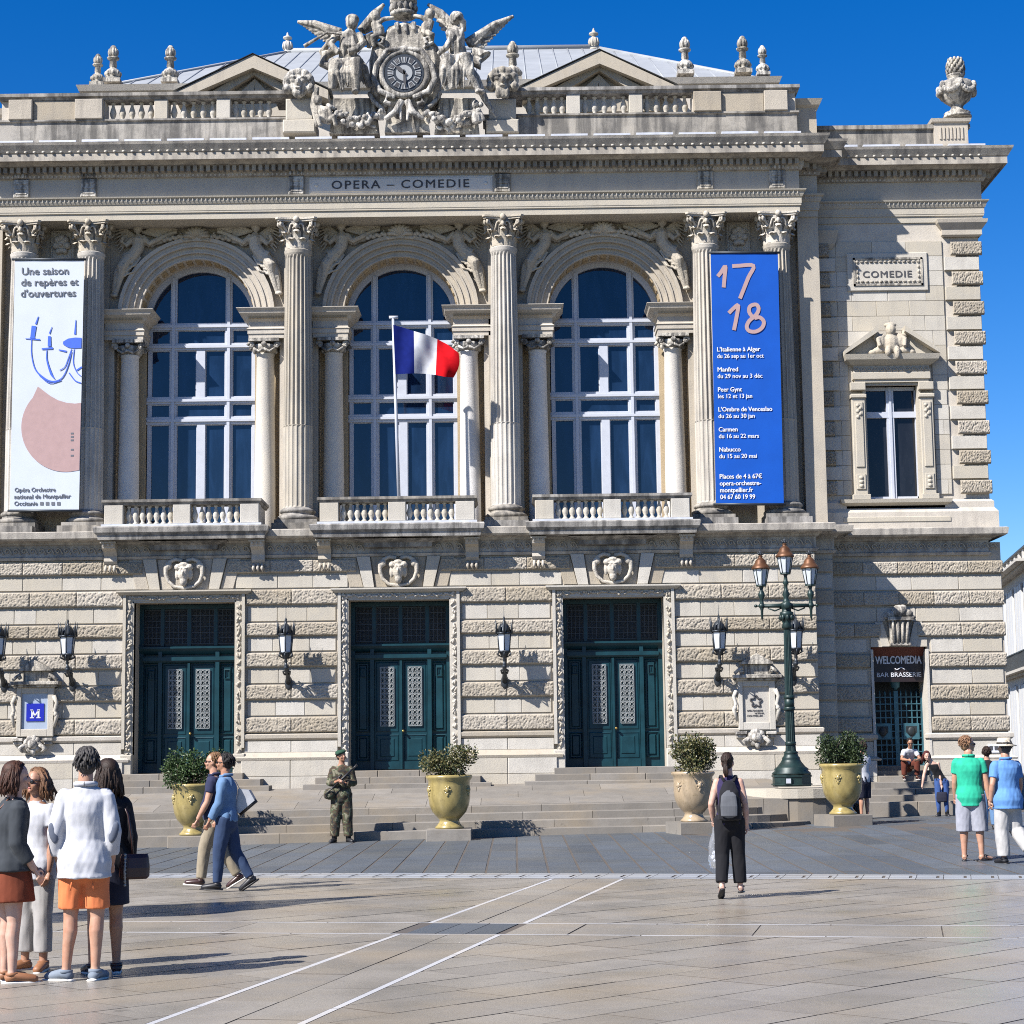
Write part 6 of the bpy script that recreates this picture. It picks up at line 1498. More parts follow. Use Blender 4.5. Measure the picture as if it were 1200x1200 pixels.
# carved notice frames
def plaque(x0, y0, label, kind):
    """x0, y0: photo position of the middle of the framed panel"""
    o = at(x0, y0, G - .1); k = 1 / 7.5 / 50.6; t = thing('wall_plaque', label, 'plaque', o, 0, 'carved notice frames on the wall'); local(t)
    X = lambda x: (x - 305) * k; Z = lambda y: (555 - y) * k
    m = MB(); B_ = lambda a, b, c, d, y0, y1, bv=.01: m.block(X(a), X(b), y0, y1, Z(d), Z(c), bv)
    B_(150, 190, 345, 770, -.06, .1); B_(418, 470, 345, 770, -.06, .1); B_(190, 418, 705, 770, -.06, .1); B_(190, 418, 345, 395, -.06, .1)
    for s in (-1, 1):
        XX = lambda x: X(305 + s * (x - 305))
        m.tube([(XX(470), -.05, Z(420)), (XX(498), -.06, Z(480)), (XX(480), -.06, Z(545)), (XX(500), -.06, Z(590)), (XX(475), -.05, Z(690))], [.05, .045, .04, .05, .03], 7); m.ell((XX(490), -.07, Z(580)), (.05, .05, .06), 8, 6)
    fr = m.build('plaque_frame', M['smooth'], t)
    m = MB(); B_(140, 490, 325, 345, -.14, .1); B_(105, 525, 295, 326, -.22, .1); B_(205, 440, 205, 296, -.08, .1)
    m.prism([(X(175), Z(205)), (X(455), Z(205)), (X(455), Z(190)), (X(312), Z(112)), (X(175), Z(190))], -.2, .1, .01)
    for s in (-1, 1):
        XX = lambda x: X(310 + s * (x - 310)); m.tube([(XX(500), -.12, Z(285)), (XX(465), -.14, Z(255)), (XX(435), -.14, Z(235)), (XX(430), -.14, Z(262)), (XX(450), -.14, Z(275))], [.04, .04, .045, .04, .03], 7)
    m.build('plaque_pediment', M['carve'], t)
    m = MB()
    for a, b in ((120, 215), (385, 470)): B_(a, b, 782, 808, -.14, .1); B_(a + 8, b - 8, 808, 838, -.08, .1)
    m.ell((X(297), -.14, Z(835)), (.12, .1, .12), 12, 8)
    for i in range(9): a = i * 2 * pi / 9; m.ell((X(297) + .14 * cos(a), -.09, Z(835) + .13 * sin(a)), (.08, .06, .08), 7, 5)
    for s in (-1, 1): m.tube([(X(297 + s * 60), -.1, Z(840)), (X(297 + s * 110), -.1, Z(870)), (X(297 + s * 80), -.1, Z(905))], [.06, .06, .03], 7)
    m.tube([(X(297), -.1, Z(880)), (X(310), -.1, Z(930))], [.08, .03], 7); m.build('plaque_ornament', M['carve'], t)
    m = MB(); m.box(X(188), X(420), .0, .04, Z(708), Z(392)); pn = m.build('plaque_panel', M['frieze'] if kind else M['panelblue'], t)
    if kind == 0:
        m = MB(); m.box(X(232), X(385), -.02, .01, Z(637), Z(485)); sg = m.build('sign_plate', M['signblue'], t)
        m = MB(); yy = -.026; H_ = lambda a, b, c, d: m.prism([(X(x), Z(y)) for x, y in ((a[0], a[1]), (b[0], b[1]), (c[0], c[1]), (d[0], d[1]))], yy, yy + .008)
        H_((276, 605), (288, 605), (288, 542), (276, 542)); H_((330, 605), (346, 605), (346, 542), (330, 542)); H_((276, 542), (290, 542), (314, 590), (306, 604)); H_((306, 604), (302, 590), (331, 542), (343, 542))
        for a in (264, 320): H_((a, 611), (a + 36, 611), (a + 36, 604), (a, 604))
        for a in (266, 326): H_((a, 543), (a + 24, 543), (a + 24, 537), (a, 537))
        m.build('lettering', M['inkwhite'], sg)
    else:
        m = MB(); c0 = (X(305), Z(525)); pts = []
        for i in range(60):
            a = 2 * pi * i / 60; r = .105 + .028 * cos(5 * a); pts.append((c0[0] + r * sin(a), -.012, c0[1] + r * cos(a)))
        pts.append(pts[0]); m.tube(pts, .02, 5, cap=False); m.build('star_emblem', M['letter'], pn)
        for s, y in (('OPÉRA ORCHESTRE', 612), ('NATIONAL', 634), ('MONTPELLIER', 656)):
            me = text(s, .055, .001, .002); wd = max(v.co.x for v in me.vertices); me.transform(Matrix.Diagonal(((.36 if y != 634 else .22) / wd, 1, 1, 1))); put_text('lettering', me, M['letter'], pn, (X(225) if y != 634 else X(290), -.006, Z(y)))
M['panelblue'] = plain('blue grey notice glass', (.28, .33, .41), .25, var=.05); M['signblue'] = plain('blue enamel', (.006, .012, .30), .35)
plaque(41, 834, 'carved stone notice frame holding a square blue M sign', 0)
plaque(886, 826, 'carved stone notice frame holding a pale panel with a black star emblem', 1)
# bar sign
bs = thing('bar_sign', 'dark red lettered sign board above the blue iron gate of the bar', 'sign', at(1055, 797, WG + .32))
YS = WG + .32; m = MB(); m.box(DL + .05, DR - .05, YS, YS + .08, ZL(1055, 799, YS), ZL(1055, 757.5, YS)); m.build('sign_board', plain('dark maroon board', (.012, .005, .005), .5), bs)
m = MB(); a, b = DL + .04, DR - .04; z1 = ZL(1055, 757.5, YS); m.add([(a, YS - .01, z1 - .22), (b, YS - .01, z1 - .22), (b, YS - .22, z1 - .01), (a, YS - .22, z1 - .01), (a, YS, z1 - .24), (b, YS, z1 - .24), (b, YS - .22, z1), (a, YS - .22, z1)], [(0, 1, 2, 3), (7, 6, 5, 4), (0, 4, 5, 1), (1, 5, 6, 2), (2, 6, 7, 3), (3, 7, 4, 0)]); m.build('sign_canopy', plain('rust red strip', (.10, .018, .008), .6), bs)
ptext(bs, 'WELCOMEDIA', 1026, 1080, 778, 9, YS, M['inkwhite'], .008, .012); ptext(bs, 'BAR BRASSERIE', 1027, 1079.5, 793.5, 5.2, YS, M['inkwhite'], .0005, .012)
P3 = [at(1048.5 + i * 1.2, 783.5 + 1.3 * sin(i * .75), YS) for i in range(11)]; MB().tube([(p.x, YS - .012, p.z) for p in P3], .013, 5).build('flourish', M['inkwhite'], bs)
np_ = at(1052.5 + 8, 875, WG - .06); nb = thing('wall_notice', 'small white notice with dark print fixed to the wall right of the bar gate', 'sign', at(1164, 877, WG - .06))
m = MB(); a, b = at(1158, 882, WG - .06), at(1171, 872, WG - .06); m.box(a.x, b.x, WG - .07, WG - .045, a.z, b.z); m.build('notice_board', M['inkwhite'], nb)
for s in (0, 1): m = MB(); m.box(a.x + .03 + s * .12, a.x + .11 + s * .12, WG - .078, WG - .072, a.z + .06, b.z - .04); m.build('notice_print', M['letter'], nb)
# planters: stone plinth, glazed pot and shrub are three things each
def glaze(name, col):
    m, t, b = nodes(name); tc = t.nodes.new('ShaderNodeTexCoord').outputs['Object']
    base = mixc(t, col, tuple(c * .6 for c in col), ramp(t, noiz(t, scalevec(t, tc, (3, 3, 1.2)), 2.2, 6, .65), [(.4, 0), (.68, .8)]))
    base = mixc(t, base, (.11, .08, .03), ramp(t, noiz(t, tc, 9, 5, .7), [(.56, 0), (.72, .7)])); t.links.new(base, b.inputs['Base Color'])
    b.inputs['Roughness'].default_value = .28; b.inputs['Coat Weight'].default_value = .5; bump(t, noiz(t, tc, 6, 3, .5), .15, .02, b); return m
M['glazey'] = glaze('yellow ochre glaze', (.30, .235, .085)); M['glazep'] = glaze('buff glaze', (.34, .26, .165)); M['soil'] = plain('potting soil', (.04, .028, .02), .95)
M['bark'] = plain('shrub stem bark', (.10, .075, .05), .9)
def leafmat(name, a, b_):
    m, t, b = nodes(name); oi = t.nodes.new('ShaderNodeNewGeometry').outputs['Random Per Island']
    t.links.new(mixc(t, a, b_, oi), b.inputs['Base Color']); b.inputs['Roughness'].default_value = .45; b.inputs['Specular IOR Level'].default_value = .4
    try: b.inputs['Transmission Weight'].default_value = 0
    except Exception: pass
    return m
M['leafg'] = leafmat('green shrub leaf', (.018, .042, .010), (.052, .086, .024)); M['leafd'] = leafmat('dark shrub leaf', (.014, .030, .010), (.042, .060, .022)); M['leafo'] = leafmat('olive shrub leaf', (.022, .042, .014), (.13, .11, .04))
def potprof(s=1): return [(.27, 0), (.285, .03), (.25, .06), (.2, .12), (.19, .17), (.24, .22), (.33, .32), (.385, .45), (.41, .62), (.405, .84), (.41, .92), (.45, .965), (.46, 1.0), (.44, 1.03), (.38, 1.03), (.37, .9), (.05, .88)]
def make_pot(glz):
    t = local(thing('plant_pot', '', 'plant pot')); MB().lathe((0, 0, 0), potprof(), 36).build('pot_body', glz, t)
    m = MB(); m.lathe((0, 0, 0), [(.37, .86), (.02, .93)], 20); m.build('potting_soil', M['soil'], t)
    for a in (-pi / 2 - .05, -pi / 2 + 1.15, -pi / 2 - 1.2):
        m = MB(); ca, sa = cos(a), sin(a); r = .405
        m.ell((r * ca, r * sa, .75), (.05, .05, .065), 8, 6); m.ell((r * ca, r * sa, .66), (.03, .03, .05), 6, 5)
        for i in range(6): b = i * pi / 3; m.ell(((r + .005) * ca - .055 * cos(b) * sa, (r + .005) * sa + .055 * cos(b) * ca, .75 + .065 * sin(b)), (.022, .022, .022), 6, 4)
        m.build('medallion', glz, t)
    return t
def make_shrub(seed, rx, rz_, lm, n=2600, lobes=13, label=''):
    r = random.Random(seed); t = local(thing('potted_shrub', label, 'shrub')); L_ = []
    for i in range(lobes): a = r.uniform(0, 2 * pi); d = r.uniform(.2, .75) * rx; L_.append((d * cos(a), d * sin(a), r.uniform(.25, .85) * rz_ * 1.6, r.uniform(.30, .5) * rx))
    m = MB()
    for i in range(n):
        c = r.choice(L_); u = Vector((r.gauss(0, 1), r.gauss(0, 1), r.gauss(0, 1))).normalized(); p = Vector(c[:3]) + u * c[3] * (r.random() ** .45) * (1.18 if r.random() < .12 else 1)
        if p.z < .02: p.z = r.uniform(.02, .15)
        d = (u + Vector((r.gauss(0, .6), r.gauss(0, .6), r.gauss(.2, .6)))).normalized(); s = d.orthogonal().normalized(); s = (Matrix.Rotation(r.uniform(0, 2 * pi), 3, d) @ s); ln = r.uniform(.035, .07); w_ = ln * .34; nn = s.cross(d) * ln * .12
        m.add([p, p + d * ln * .5 + s * w_ + nn, p + d * ln, p + d * ln * .5 - s * w_ + nn], [(0, 1, 2, 3)])
    m.build('foliage', lm, t, fix=False)
    m = MB()
    for c in L_: m.tube([(r.uniform(-.05, .05), r.uniform(-.05, .05), -.12), (c[0] * .4, c[1] * .4, c[2] * .5), c[:3]], [.016, .011, .005], 5)
    for i in range(14): c = r.choice(L_); u = Vector((r.gauss(0, 1), r.gauss(0, 1), abs(r.gauss(.6, 1)))).normalized(); m.tube([Vector(c[:3]), Vector(c[:3]) + u * c[3] * 1.2], [.006, .003], 4)
    m.build('stem', M['bark'], t); return t
PL = [(222, 993, .5, 'glazey', 'leafg', 11, .66, .44, 5200, 'the walking couple'), (526, 985.5, .5, 'glazey', 'leafo', 23, .62, .42, 3000, 'the second teal door'), (816, 977.5, .5, 'glazep', 'leafo', 5, .52, .48, 4200, 'the woman with the backpack'), (992.5, 968, .5, 'glazey', 'leafd', 8, .56, .42, 5200, 'the street lamp')]
plm = MB().block(-.44, .44, -.44, .44, 0, .24, .012); po_ = plm.build('stone_plinth', M['step']); PLm = po_.data; bpy.data.objects.remove(po_)
for i, (x, y, _, gl, lf, sd_, rx, rz_, nl, by) in enumerate(PL):
    g = gnd(x, y); g.y += .42; z = gz(g.x, g.y) - .02; kk = (1.0, 1.02, .95, 1.0)[i]
    o = link('stone_plinth', PLm, None, (g.x, g.y, z)); o.rotation_euler = (0, 0, (.0, .0, .25, .3)[i]); tag(o, 'low grey stone plinth under the %s pot by %s' % ('buff' if gl == 'glazep' else 'yellow', by), 'plinth', 'stone plinths under the pots')
    p = make_pot(M[gl]); p.location = (g.x, g.y, z + .24); p.rotation_euler = (0, 0, (.1, .0, .3, -.3)[i]); p.scale = (kk, kk, kk); p['label'] = 'large %s glazed pot on a plinth by %s' % ('buff pink' if gl == 'glazep' else 'yellow ochre', by); p['group'] = 'large glazed pots in front of the steps'
    s = make_shrub(sd_, rx, rz_, M[lf], nl); s.location = (g.x, g.y, z + .24 + .92 * kk); s['label'] = '%s shrub growing in the pot by %s' % (('bright green dense', 'airy olive green', 'olive shrub with browning tips, leafy'.split(',')[0].replace(' shrub', ''), 'dark green rounded')[i], by); s['group'] = 'shrubs in the large pots'
# pots on the far balcony
for i, (t_, lab) in enumerate(((-.6, 'terracotta pot with leafy plant on the roof balcony at the right edge'), (1.6, 'smaller terracotta pot farther along the roof balcony'))):
    p3 = wq(t_, -.3, zc_ + 1.05 if i == 0 else zc_ + .36); t = local(thing('flower_pot', lab, 'flower pot', p3)); kk = 1.0 if i == 0 else .8
    MB().lathe((0, 0, 0), [(.16 * kk, 0), (.24 * kk, .4 * kk), (.27 * kk, .4 * kk), (.27 * kk, .48 * kk), (.2 * kk, .47 * kk)], 14).build('pot', M['terracotta'], t)
    s = make_shrub(40 + i, .3, .3, M['leafg'], 400, 5, 'leafy green plant in the terracotta pot %s' % ('at the right edge of the roof balcony' if i == 0 else 'set back on the roof balcony')); s.location = (p3[0], p3[1], p3[2] + .45 * kk); s['category'] = 'plant'
# unseen column of made-up form, added to cast the long shadow across the plaza
ac = thing('shadow_column', 'added green column with domed roof, out of view, casting the long plaza shadow', 'shadow caster', (-7.2, 19.6, 0)); local(ac)
m = MB(); m.lathe((0, 0, 0), [(.75, 0), (.75, .3), (.68, .35), (.68, .5)], 28); m.build('column_base', M['lampgreen'], ac)
m = MB(); m.lathe((0, 0, 0), [(.66, .5), (.66, 3.6)], 32); m.build('column_drum', M['zinc'], ac)
m = MB(); m.lathe((0, 0, 0), [(.66, 3.6), (.85, 3.7), (.88, 3.8), (.75, 3.95), (.7, 4.3), (.72, 4.36), (.6, 4.7), (.4, 5.2), (.22, 5.7), (.12, 6.1), (.14, 6.2), (.05, 6.4), (.02, 7.2)], 28); m.build('domed_roof', M['lampgreen'], ac)
# ------------------------------------------------------------------ people
def fabric(name, col, rough=.85, var=.10, sc=9, bmp=.25):
    m, t, b = nodes(name); tc = t.nodes.new('ShaderNodeTexCoord').outputs['Object']
    n = noiz(t, tc, sc, 5, .6)
    t.links.new(mixc(t, tuple(c * (1 - var * 1.6) for c in col), tuple(min(1, c * (1 + var)) for c in col), ramp(t, n, [(.3, 0), (.7, 1.)])), b.inputs['Base Color'])
    b.inputs['Roughness'].default_value = rough; b.inputs['Specular IOR Level'].default_value = .25; b.inputs['Sheen Weight'].default_value = .04
    bump(t, noiz(t, scalevec(t, tc, (1, 1, .3)), 22, 3, .5, 1.0), bmp * .6, .012, b); return m
def skinmat(name, col):
    m, t, b = nodes(name); tc = t.nodes.new('ShaderNodeTexCoord').outputs['Object']
    t.links.new(mixc(t, col, (col[0] * .85, col[1] * .68, col[2] * .6), ramp(t, noiz(t, tc, 14, 4, .6), [(.35, 0), (.7, .8)])), b.inputs['Base Color'])
    b.inputs['Roughness'].default_value = .5; b.inputs['Subsurface Weight'].default_value = .0; return m
SK = skinmat('fair skin', (.40, .235, .16)); SKT = skinmat('tanned skin', (.32, .17, .105)); SKP = skinmat('pale skin', (.47, .31, .24))
LIP = plain('lips', (.34, .11, .09), .5); EYE = plain('eye', (.03, .02, .015), .2); SHADES = plain('sunglass lens', (.01, .01, .012), .15)
def hairmat(n, c): return plain(n, c, .62, spec=.3, var=.35, sc=30, bmp=.4, bsc=80)
H_DARK, H_BROWN, H_LBROWN, H_GREY, H_RED, H_BLACK = hairmat('dark brown hair', (.022, .012, .008)), hairmat('auburn brown hair', (.045, .018, .010)), hairmat('light brown hair', (.16, .085, .04)), hairmat('greying dark hair', (.05, .046, .044)), hairmat('dark red hair', (.07, .014, .012)), hairmat('black hair', (.012, .010, .010))
F = {}
for n, c in dict(cardigan=(.045, .052, .06), rust=(.21, .05, .022), white=(.60, .61, .64), greytr=(.40, .385, .37), orange=(.80, .235, .085), navy=(.016, .018, .036), dark=(.012, .012, .016), khaki=(.33, .28, .20), denim=(.13, .235, .40), jeans=(.032, .058, .125), polo=(.025, .03, .075), camo=(.09, .09, .06), black=(.010, .010, .013), purple=(.035, .025, .085), green=(.025, .46, .28), greysh=(.36, .37, .42), bluesh=(.13, .30, .62), offwhite=(.50, .49, .47), redbrown=(.14, .035, .02), bluejean=(.045, .10, .29), patch=(.13, .15, .20)).items(): F[n] = fabric(n + ' cloth', tuple(x * .72 for x in c))
LEATHER = plain('brown leather', (.16, .055, .025), .5, var=.2); LEATHD = plain('dark brown leather', (.035, .014, .012), .4, var=.2); SHOEG = fabric('grey blue canvas', (.16, .19, .23)); SOLE = plain('pale rubber sole', (.6, .58, .54), .7); SHOEB = plain('black shoe', (.012, .012, .014), .5); TAN = plain('tan leather', (.25, .11, .05), .55)
def camo_mat():
    m, t, b = nodes('camouflage cloth'); tc = t.nodes.new('ShaderNodeTexCoord').outputs['Object']; n = noiz(t, tc, 10, 3, .55, .8)
    r = t.nodes.new('ShaderNodeValToRGB'); t.links.new(n, r.inputs[0]); r.color_ramp.interpolation = 'CONSTANT'; e = r.color_ramp.elements
    for _ in range(2): e.new(.5)
    for k, (p, c) in zip(e, ((0, (.02, .019, .015)), (.42, (.06, .036, .02)), (.5, (.05, .062, .03)), (.58, (.16, .145, .10)))): k.position = p; k.color = (*c, 1)
    t.links.new(r.outputs[0], b.inputs['Base Color']); b.inputs['Roughness'].default_value = .9; return m
CAMO = camo_mat()
def loft(m, rings, seg=18):                                  # rings: (x, y, z, rx, ry)
    v = []; f = []
    for x, y, z, rx, ry in rings:
        for i in range(seg):
            a = 2 * pi * i / seg; ca, sa = cos(a), sin(a); e = .9
            v.append((x + rx * math.copysign(abs(ca) ** e, ca), y + ry * math.copysign(abs(sa) ** e, sa), z))
    n = len(rings)
    for k in range(n - 1):
        for i in range(seg): j = (i + 1) % seg; f.append((k * seg + i, k * seg + j, (k + 1) * seg + j, (k + 1) * seg + i))
    f.append(tuple(range(seg - 1, -1, -1))); f.append(tuple((n - 1) * seg + i for i in range(seg))); m.add(v, f)
def wrinkle(me, amp, sc, seed):
    me.update(); N = [v.normal.copy() for v in me.vertices]
    for v, nn in zip(me.vertices, N):
        p = v.co; h = noise.noise((p.x * sc * 1.3 + p.z * sc * .5 + seed, p.y * sc * 1.2, p.z * sc * .22 + seed)) + .45 * noise.noise((p.x * sc * 2.6 - p.z * sc * .9, p.y * sc * 2.3 + seed, p.z * sc * .5))
        v.co = p + nn * h * amp
def person(label, pos, rz, H, sp, group=None):
    """sp: sex, lean=(x,y) at the shoulders, arms and legs given by directions, clothes"""
    t = local(thing('person', label, 'person', pos, rz, group)); vox = sp.get('vox', .011); fem = sp.get('fem', False); seed = rnd.uniform(0, 50)
    lx, ly = sp.get('lean', (0, 0)); st_ = sp.get('stout', 1.0); hz = sp.get('hip', .525) * H
    V = Vector
    def spine(zf):                                           # point on the spine at a standing height fraction
        k = (zf - .525) / .3; return V((lx * k, ly * k - .006 * H * sin(pi * min(max(k, 0), 1)), hz + (zf - .525) * H * sp.get('tors', 1.0)))
    prof = [(.455, .074, .062), (.50, .090, .073), (.54, .089, .070), (.60, .070 if fem else .078, .056), (.66, .070 if fem else .080, .058), (.72, .078 if fem else .087, .066), (.77, .080 if fem else .092, .062), (.80, .076 if fem else .087, .049), (.818, .058 if fem else .066, .043), (.834, .042, .038), (.85, .033, .035), (.885, .031, .034)]
    def torso(m, z0, z1, d=0, k=1.0, flare=0):
        R = []
        zs = [p for p in prof if z0 - 1e-6 <= p[0] <= z1 + 1e-6]
        def interp(z):
            for a, b in zip(prof, prof[1:]):
                if a[0] <= z <= b[0]: u = (z - a[0]) / (b[0] - a[0]); return (z, a[1] + (b[1] - a[1]) * u, a[2] + (b[2] - a[2]) * u)
            return prof[0] if z < prof[0][0] else prof[-1]
        L_ = [interp(z0)] + [p for p in zs if p[0] > z0 + .004 and p[0] < z1 - .004] + [interp(z1)]
        if z0 < prof[0][0]: L_[0] = (z0, prof[0][1], prof[0][2])
        for z, a, b in L_:
            s = spine(z); belly = sp.get('belly', 0) * H * max(0, 1 - abs(z - .60) / .12)
            fl = flare * max(0, (.62 - z)) * H
            R.append((s.x, s.y + belly * .5, s.z, a * H * st_ * k + d + fl, b * H * st_ * k + d + belly * .5 + fl))
        loft(m, R)
    shw = (.081 if fem else .092) * H * (1 + (st_ - 1) * .6)
    def leg(s, key):
        d1, d2, ft = sp.get(key, ((s * .02, .02, -1), (s * .02, -.03, -1), (s * .25, 1, 0))); a = V((s * .047 * H, 0, hz - .03 * H)); kn = a + V(d1).normalized() * TH; an = kn + V(d2).normalized() * SN; return a, kn, an, V(ft).normalized()
    TH, SN = .236 * H, .228 * H
    low = 9
    for s, key in ((-1, 'll'), (1, 'rl')):                   # the lowest sole touches the ground
        a, kn, an, ft = leg(s, key); u_ = (kn - an).normalized(); low = min(low, (an - u_ * .052 * H - ft * .03 * H).z, (an - u_ * .054 * H + ft * .122 * H).z)
    hz -= low
    sh = {s: spine(.793) + V((s * shw, 0, 0)) for s in (-1, 1)}
    hp = {s: V((s * .047 * H, 0, hz - .03 * H)) for s in (-1, 1)}
    UA, FA = .168 * H, .148 * H
    arms = {}; legs = {}
    for s, key in ((-1, 'la'), (1, 'ra')):
        d1, d2 = sp.get(key, ((s * .12, 0, -1), (s * .05, .15, -1))); e = sh[s] + V(d1).normalized() * UA; w = e + V(d2).normalized() * FA; arms[s] = (sh[s], e, w, V(d2).normalized())
    for s, key in ((-1, 'll'), (1, 'rl')):
        legs[s] = leg(s, key)
    head = spine(.885) + V((0, .012 * H, .055 * H)) + V(sp.get('hoff', (0, 0, 0))) * H
    hy = sp.get('head', 0); Rh = Matrix.Rotation(hy, 3, 'Z') @ Matrix.Rotation(sp.get('nod', 0), 3, 'X')
    hd = lambda x, y, z: head + Rh @ (V((x, y, z)) * H * .95)
    # --- one continuous body
    b = MB(); torso(b, .455, .885); b.tube([spine(.86), head + V((0, -.008 * H, -.03 * H))], [.034 * H, .032 * H], 12)
    b.ell(hd(0, -.006, .012), (.044 * H, .056 * H, .056 * H), 14, 10, Rh); b.ell(hd(0, .014, -.022), (.036 * H, .04 * H, .046 * H), 12, 9, Rh)
    b.ell(hd(0, .056, -.012), (.008 * H, .014 * H, .014 * H), 8, 6, Rh); b.ell(hd(0, .05, .0), (.006 * H, .01 * H, .018 * H), 6, 5, Rh); b.ell(hd(0, .046, -.05), (.014 * H, .012 * H, .012 * H), 8, 6, Rh); b.ell(hd(0, .04, .014), (.032 * H, .014 * H, .008 * H), 8, 6, Rh)
    for s in (-1, 1): b.ell(hd(s * .045, -.006, -.008), (.007 * H, .014 * H, .02 * H), 8, 6, Rh); b.ell(hd(s * .024, .038, -.018), (.016 * H, .014 * H, .014 * H), 8, 6, Rh)
    for s in (-1, 1):
        A, E_2, W, d = arms[s]
        b.ell(A, (.032 * H, .032 * H, .032 * H), 10, 8)
        b.tube([A, A.lerp(E_2, .35), A.lerp(E_2, .8), E_2, E_2.lerp(W, .3), E_2.lerp(W, .75), W], [x * H for x in (.031, .031, .027, .024, .026, .020, .0165)], 12)
        # hand: palm, four bent fingers, thumb
        k = H / 1.75; up = V((0, 1, 0)) if abs(d.y) < .8 else V((0, 0, 1)); side = d.cross(up).normalized() * s; back = side.cross(d).normalized()
        pc = W + d * .045 * k; b.tube([W - d * .01, W + d * .03 * k, W + d * .085 * k], [.020 * k, .033 * k, .034 * k], 10, flat=.5, up=tuple(back))
        cu = sp.get('grip', .5); inw = -side if False else side * -1
        for fi, ln in enumerate((.068, .076, .07, .055)):
            o = back * ((fi - 1.5) * .0185 * k); p0 = W + d * .082 * k + o; a1 = cu * .6; dn = V((0, 0, 0)) + side * -s * s
            inn = (side * -1); p1 = p0 + (d * cos(a1) + inn * sin(a1)) * ln * .5 * k; a2 = cu * 1.7; p2 = p1 + (d * cos(a2) + inn * sin(a2)) * ln * .5 * k
            b.tube([p0 - d * .01, p0, p1, p2], [.0098 * k, .0098 * k, .0092 * k, .0075 * k], 7)
        p0 = W + d * .025 * k + back * .026 * k; p1 = p0 + (d * .7 + back * .6 + inn * .2).normalized() * .035 * k; p2 = p1 + (d + inn * .4).normalized() * .03 * k; b.tube([p0, p1, p2], [.013 * k, .0105 * k, .008 * k], 7)
        Hp, K, A2, ft = legs[s]; fw = V((0, 1, 0))
        b.tube([Hp + V((0, 0, .04 * H)), Hp.lerp(K, .2), Hp.lerp(K, .6), K, K.lerp(A2, .28) - ft * .006 * H, K.lerp(A2, .6), A2], [x * H * (1 + (st_ - 1) * .5) for x in (.054, .055, .044, .032, .033, .026, .020)], 14)
        up_ = (K - A2).normalized(); hl = A2 - up_ * .030 * H - ft * .022 * H; toe = A2 - up_ * .036 * H + ft * .118 * H + V(sp.get('toe', (0, 0, 0)))
        b.tube([A2, A2 - up_ * .02 * H, hl], [.022 * H, .024 * H, .018 * H], 10); b.tube([hl, hl.lerp(toe, .4) + up_ * .008 * H, hl.lerp(toe, .8), toe], [.018 * H, .022 * H, .021 * H, .012 * H], 10, flat=.75, up=tuple(up_))
    me = remesh(b, vox, 1); me.materials.append(sp.get('skin', SK)); me.name = 'body'; link('body', me, t)
    # --- face
    m = MB()
    for s in (-1, 1): m.ell(hd(s * .0165, .049, .0), (.006 * H, .004 * H, .004 * H), 8, 6, Rh)
    m.build('eyes', EYE, t); MB().ell(hd(0, .0535, -.034), (.012 * H, .004 * H, .0045 * H), 8, 5, Rh).build('mouth', LIP, t)
    if sp.get('shades'):
        m = MB()
        for s in (-1, 1): m.ell(hd(s * .018, .054, .002), (.016 * H, .006 * H, .012 * H), 10, 6, Rh); m.tube([hd(s * .034, .05, .004), hd(s * .045, .02, .004), hd(s * .047, -.006, 0)], .0025 * H, 5)
        m.tube([hd(-.008, .056, .004), hd(.008, .056, .004)], .003 * H, 5); m.build('sunglasses', SHADES, t)
    # --- hair
    hs_, hm = sp.get('hair', ('short', H_DARK)); r = random.Random(int(seed * 100)); m = MB()
    if hs_ != 'bald':
        big = .97 if hs_ in ('short', 'pony', 'crop') else 1.02
        m.ell(hd(0, -.021, .023), (.050 * H * big, .056 * H * big, .055 * H * big), 14, 10, Rh); m.ell(hd(0, -.03, -.01), (.044 * H * big, .04 * H * big, .045 * H), 12, 8, Rh)
        n = {'short': 360, 'crop': 260, 'pony': 90, 'long': 330, 'wavy': 330}[hs_]
        for i in range(n):
            az_ = r.uniform(0, 2 * pi); el = r.uniform(-.55 if hs_ in ('short', 'crop') else .05, 1.35); fx, fy = sin(az_), cos(az_); gx, gy = fx, fy
            if fy > .1 and hs_ in ('long', 'wavy'): gx, gy = math.copysign(.97, fx), .12
            if fy > .35 and el < (.75 if hs_ != 'pony' else .7): continue
            p0 = V((fx * cos(el) * .048, -.012 + fy * cos(el) * .057, .024 + sin(el) * .056)); out = V((fx, fy, 0))
            if hs_ in ('short', 'crop'):
                ln = r.uniform(.018, .036) * (.5 if hs_ == 'crop' else 1); p0 = V((p0.x * 1.07, (p0.y + .012) * 1.05 - .019, p0.z + .002)); p1 = p0 + out * .004 + V((0, -.004, -.5 * ln)) + V((r.uniform(-.005, .005), r.uniform(-.005, .005), 0)); p2 = p1 + out * .003 + V((r.uniform(-.007, .007), r.uniform(-.008, .004), -ln * .6)); w_ = .0048 if hs_ == 'short' else .004
                pts = [p0 * 1.0, p1, p2]
            elif hs_ == 'pony':
                q = V((0, -.075, .0)); pts = [p0, p0.lerp(q, .5) + out * .010, q]; w_ = .007
            else:
                ln = r.uniform(.07, .13) * (sp.get('hlen', 1)); wv = .010 if hs_ == 'wavy' else .005
                p1 = V((gx * .056, -.012 + gy * .06, .0)) + V((r.uniform(-wv, wv), r.uniform(-wv, wv), r.uniform(-.01, .02))); pts = [p0, p1]
                for q in range(3): p1 = p1 + V((gx * .005 + r.uniform(-wv, wv) * 1.3, -.002 + r.uniform(-wv, wv) * 1.3, -ln / 3)); pts.append(p1.copy())
                w_ = .006
            m.tube([hd(*p) for p in pts], [w_ * H * k for k in ([1, 1, .35] if len(pts) == 3 else [1, 1.1, 1, .8, .3])], 5)
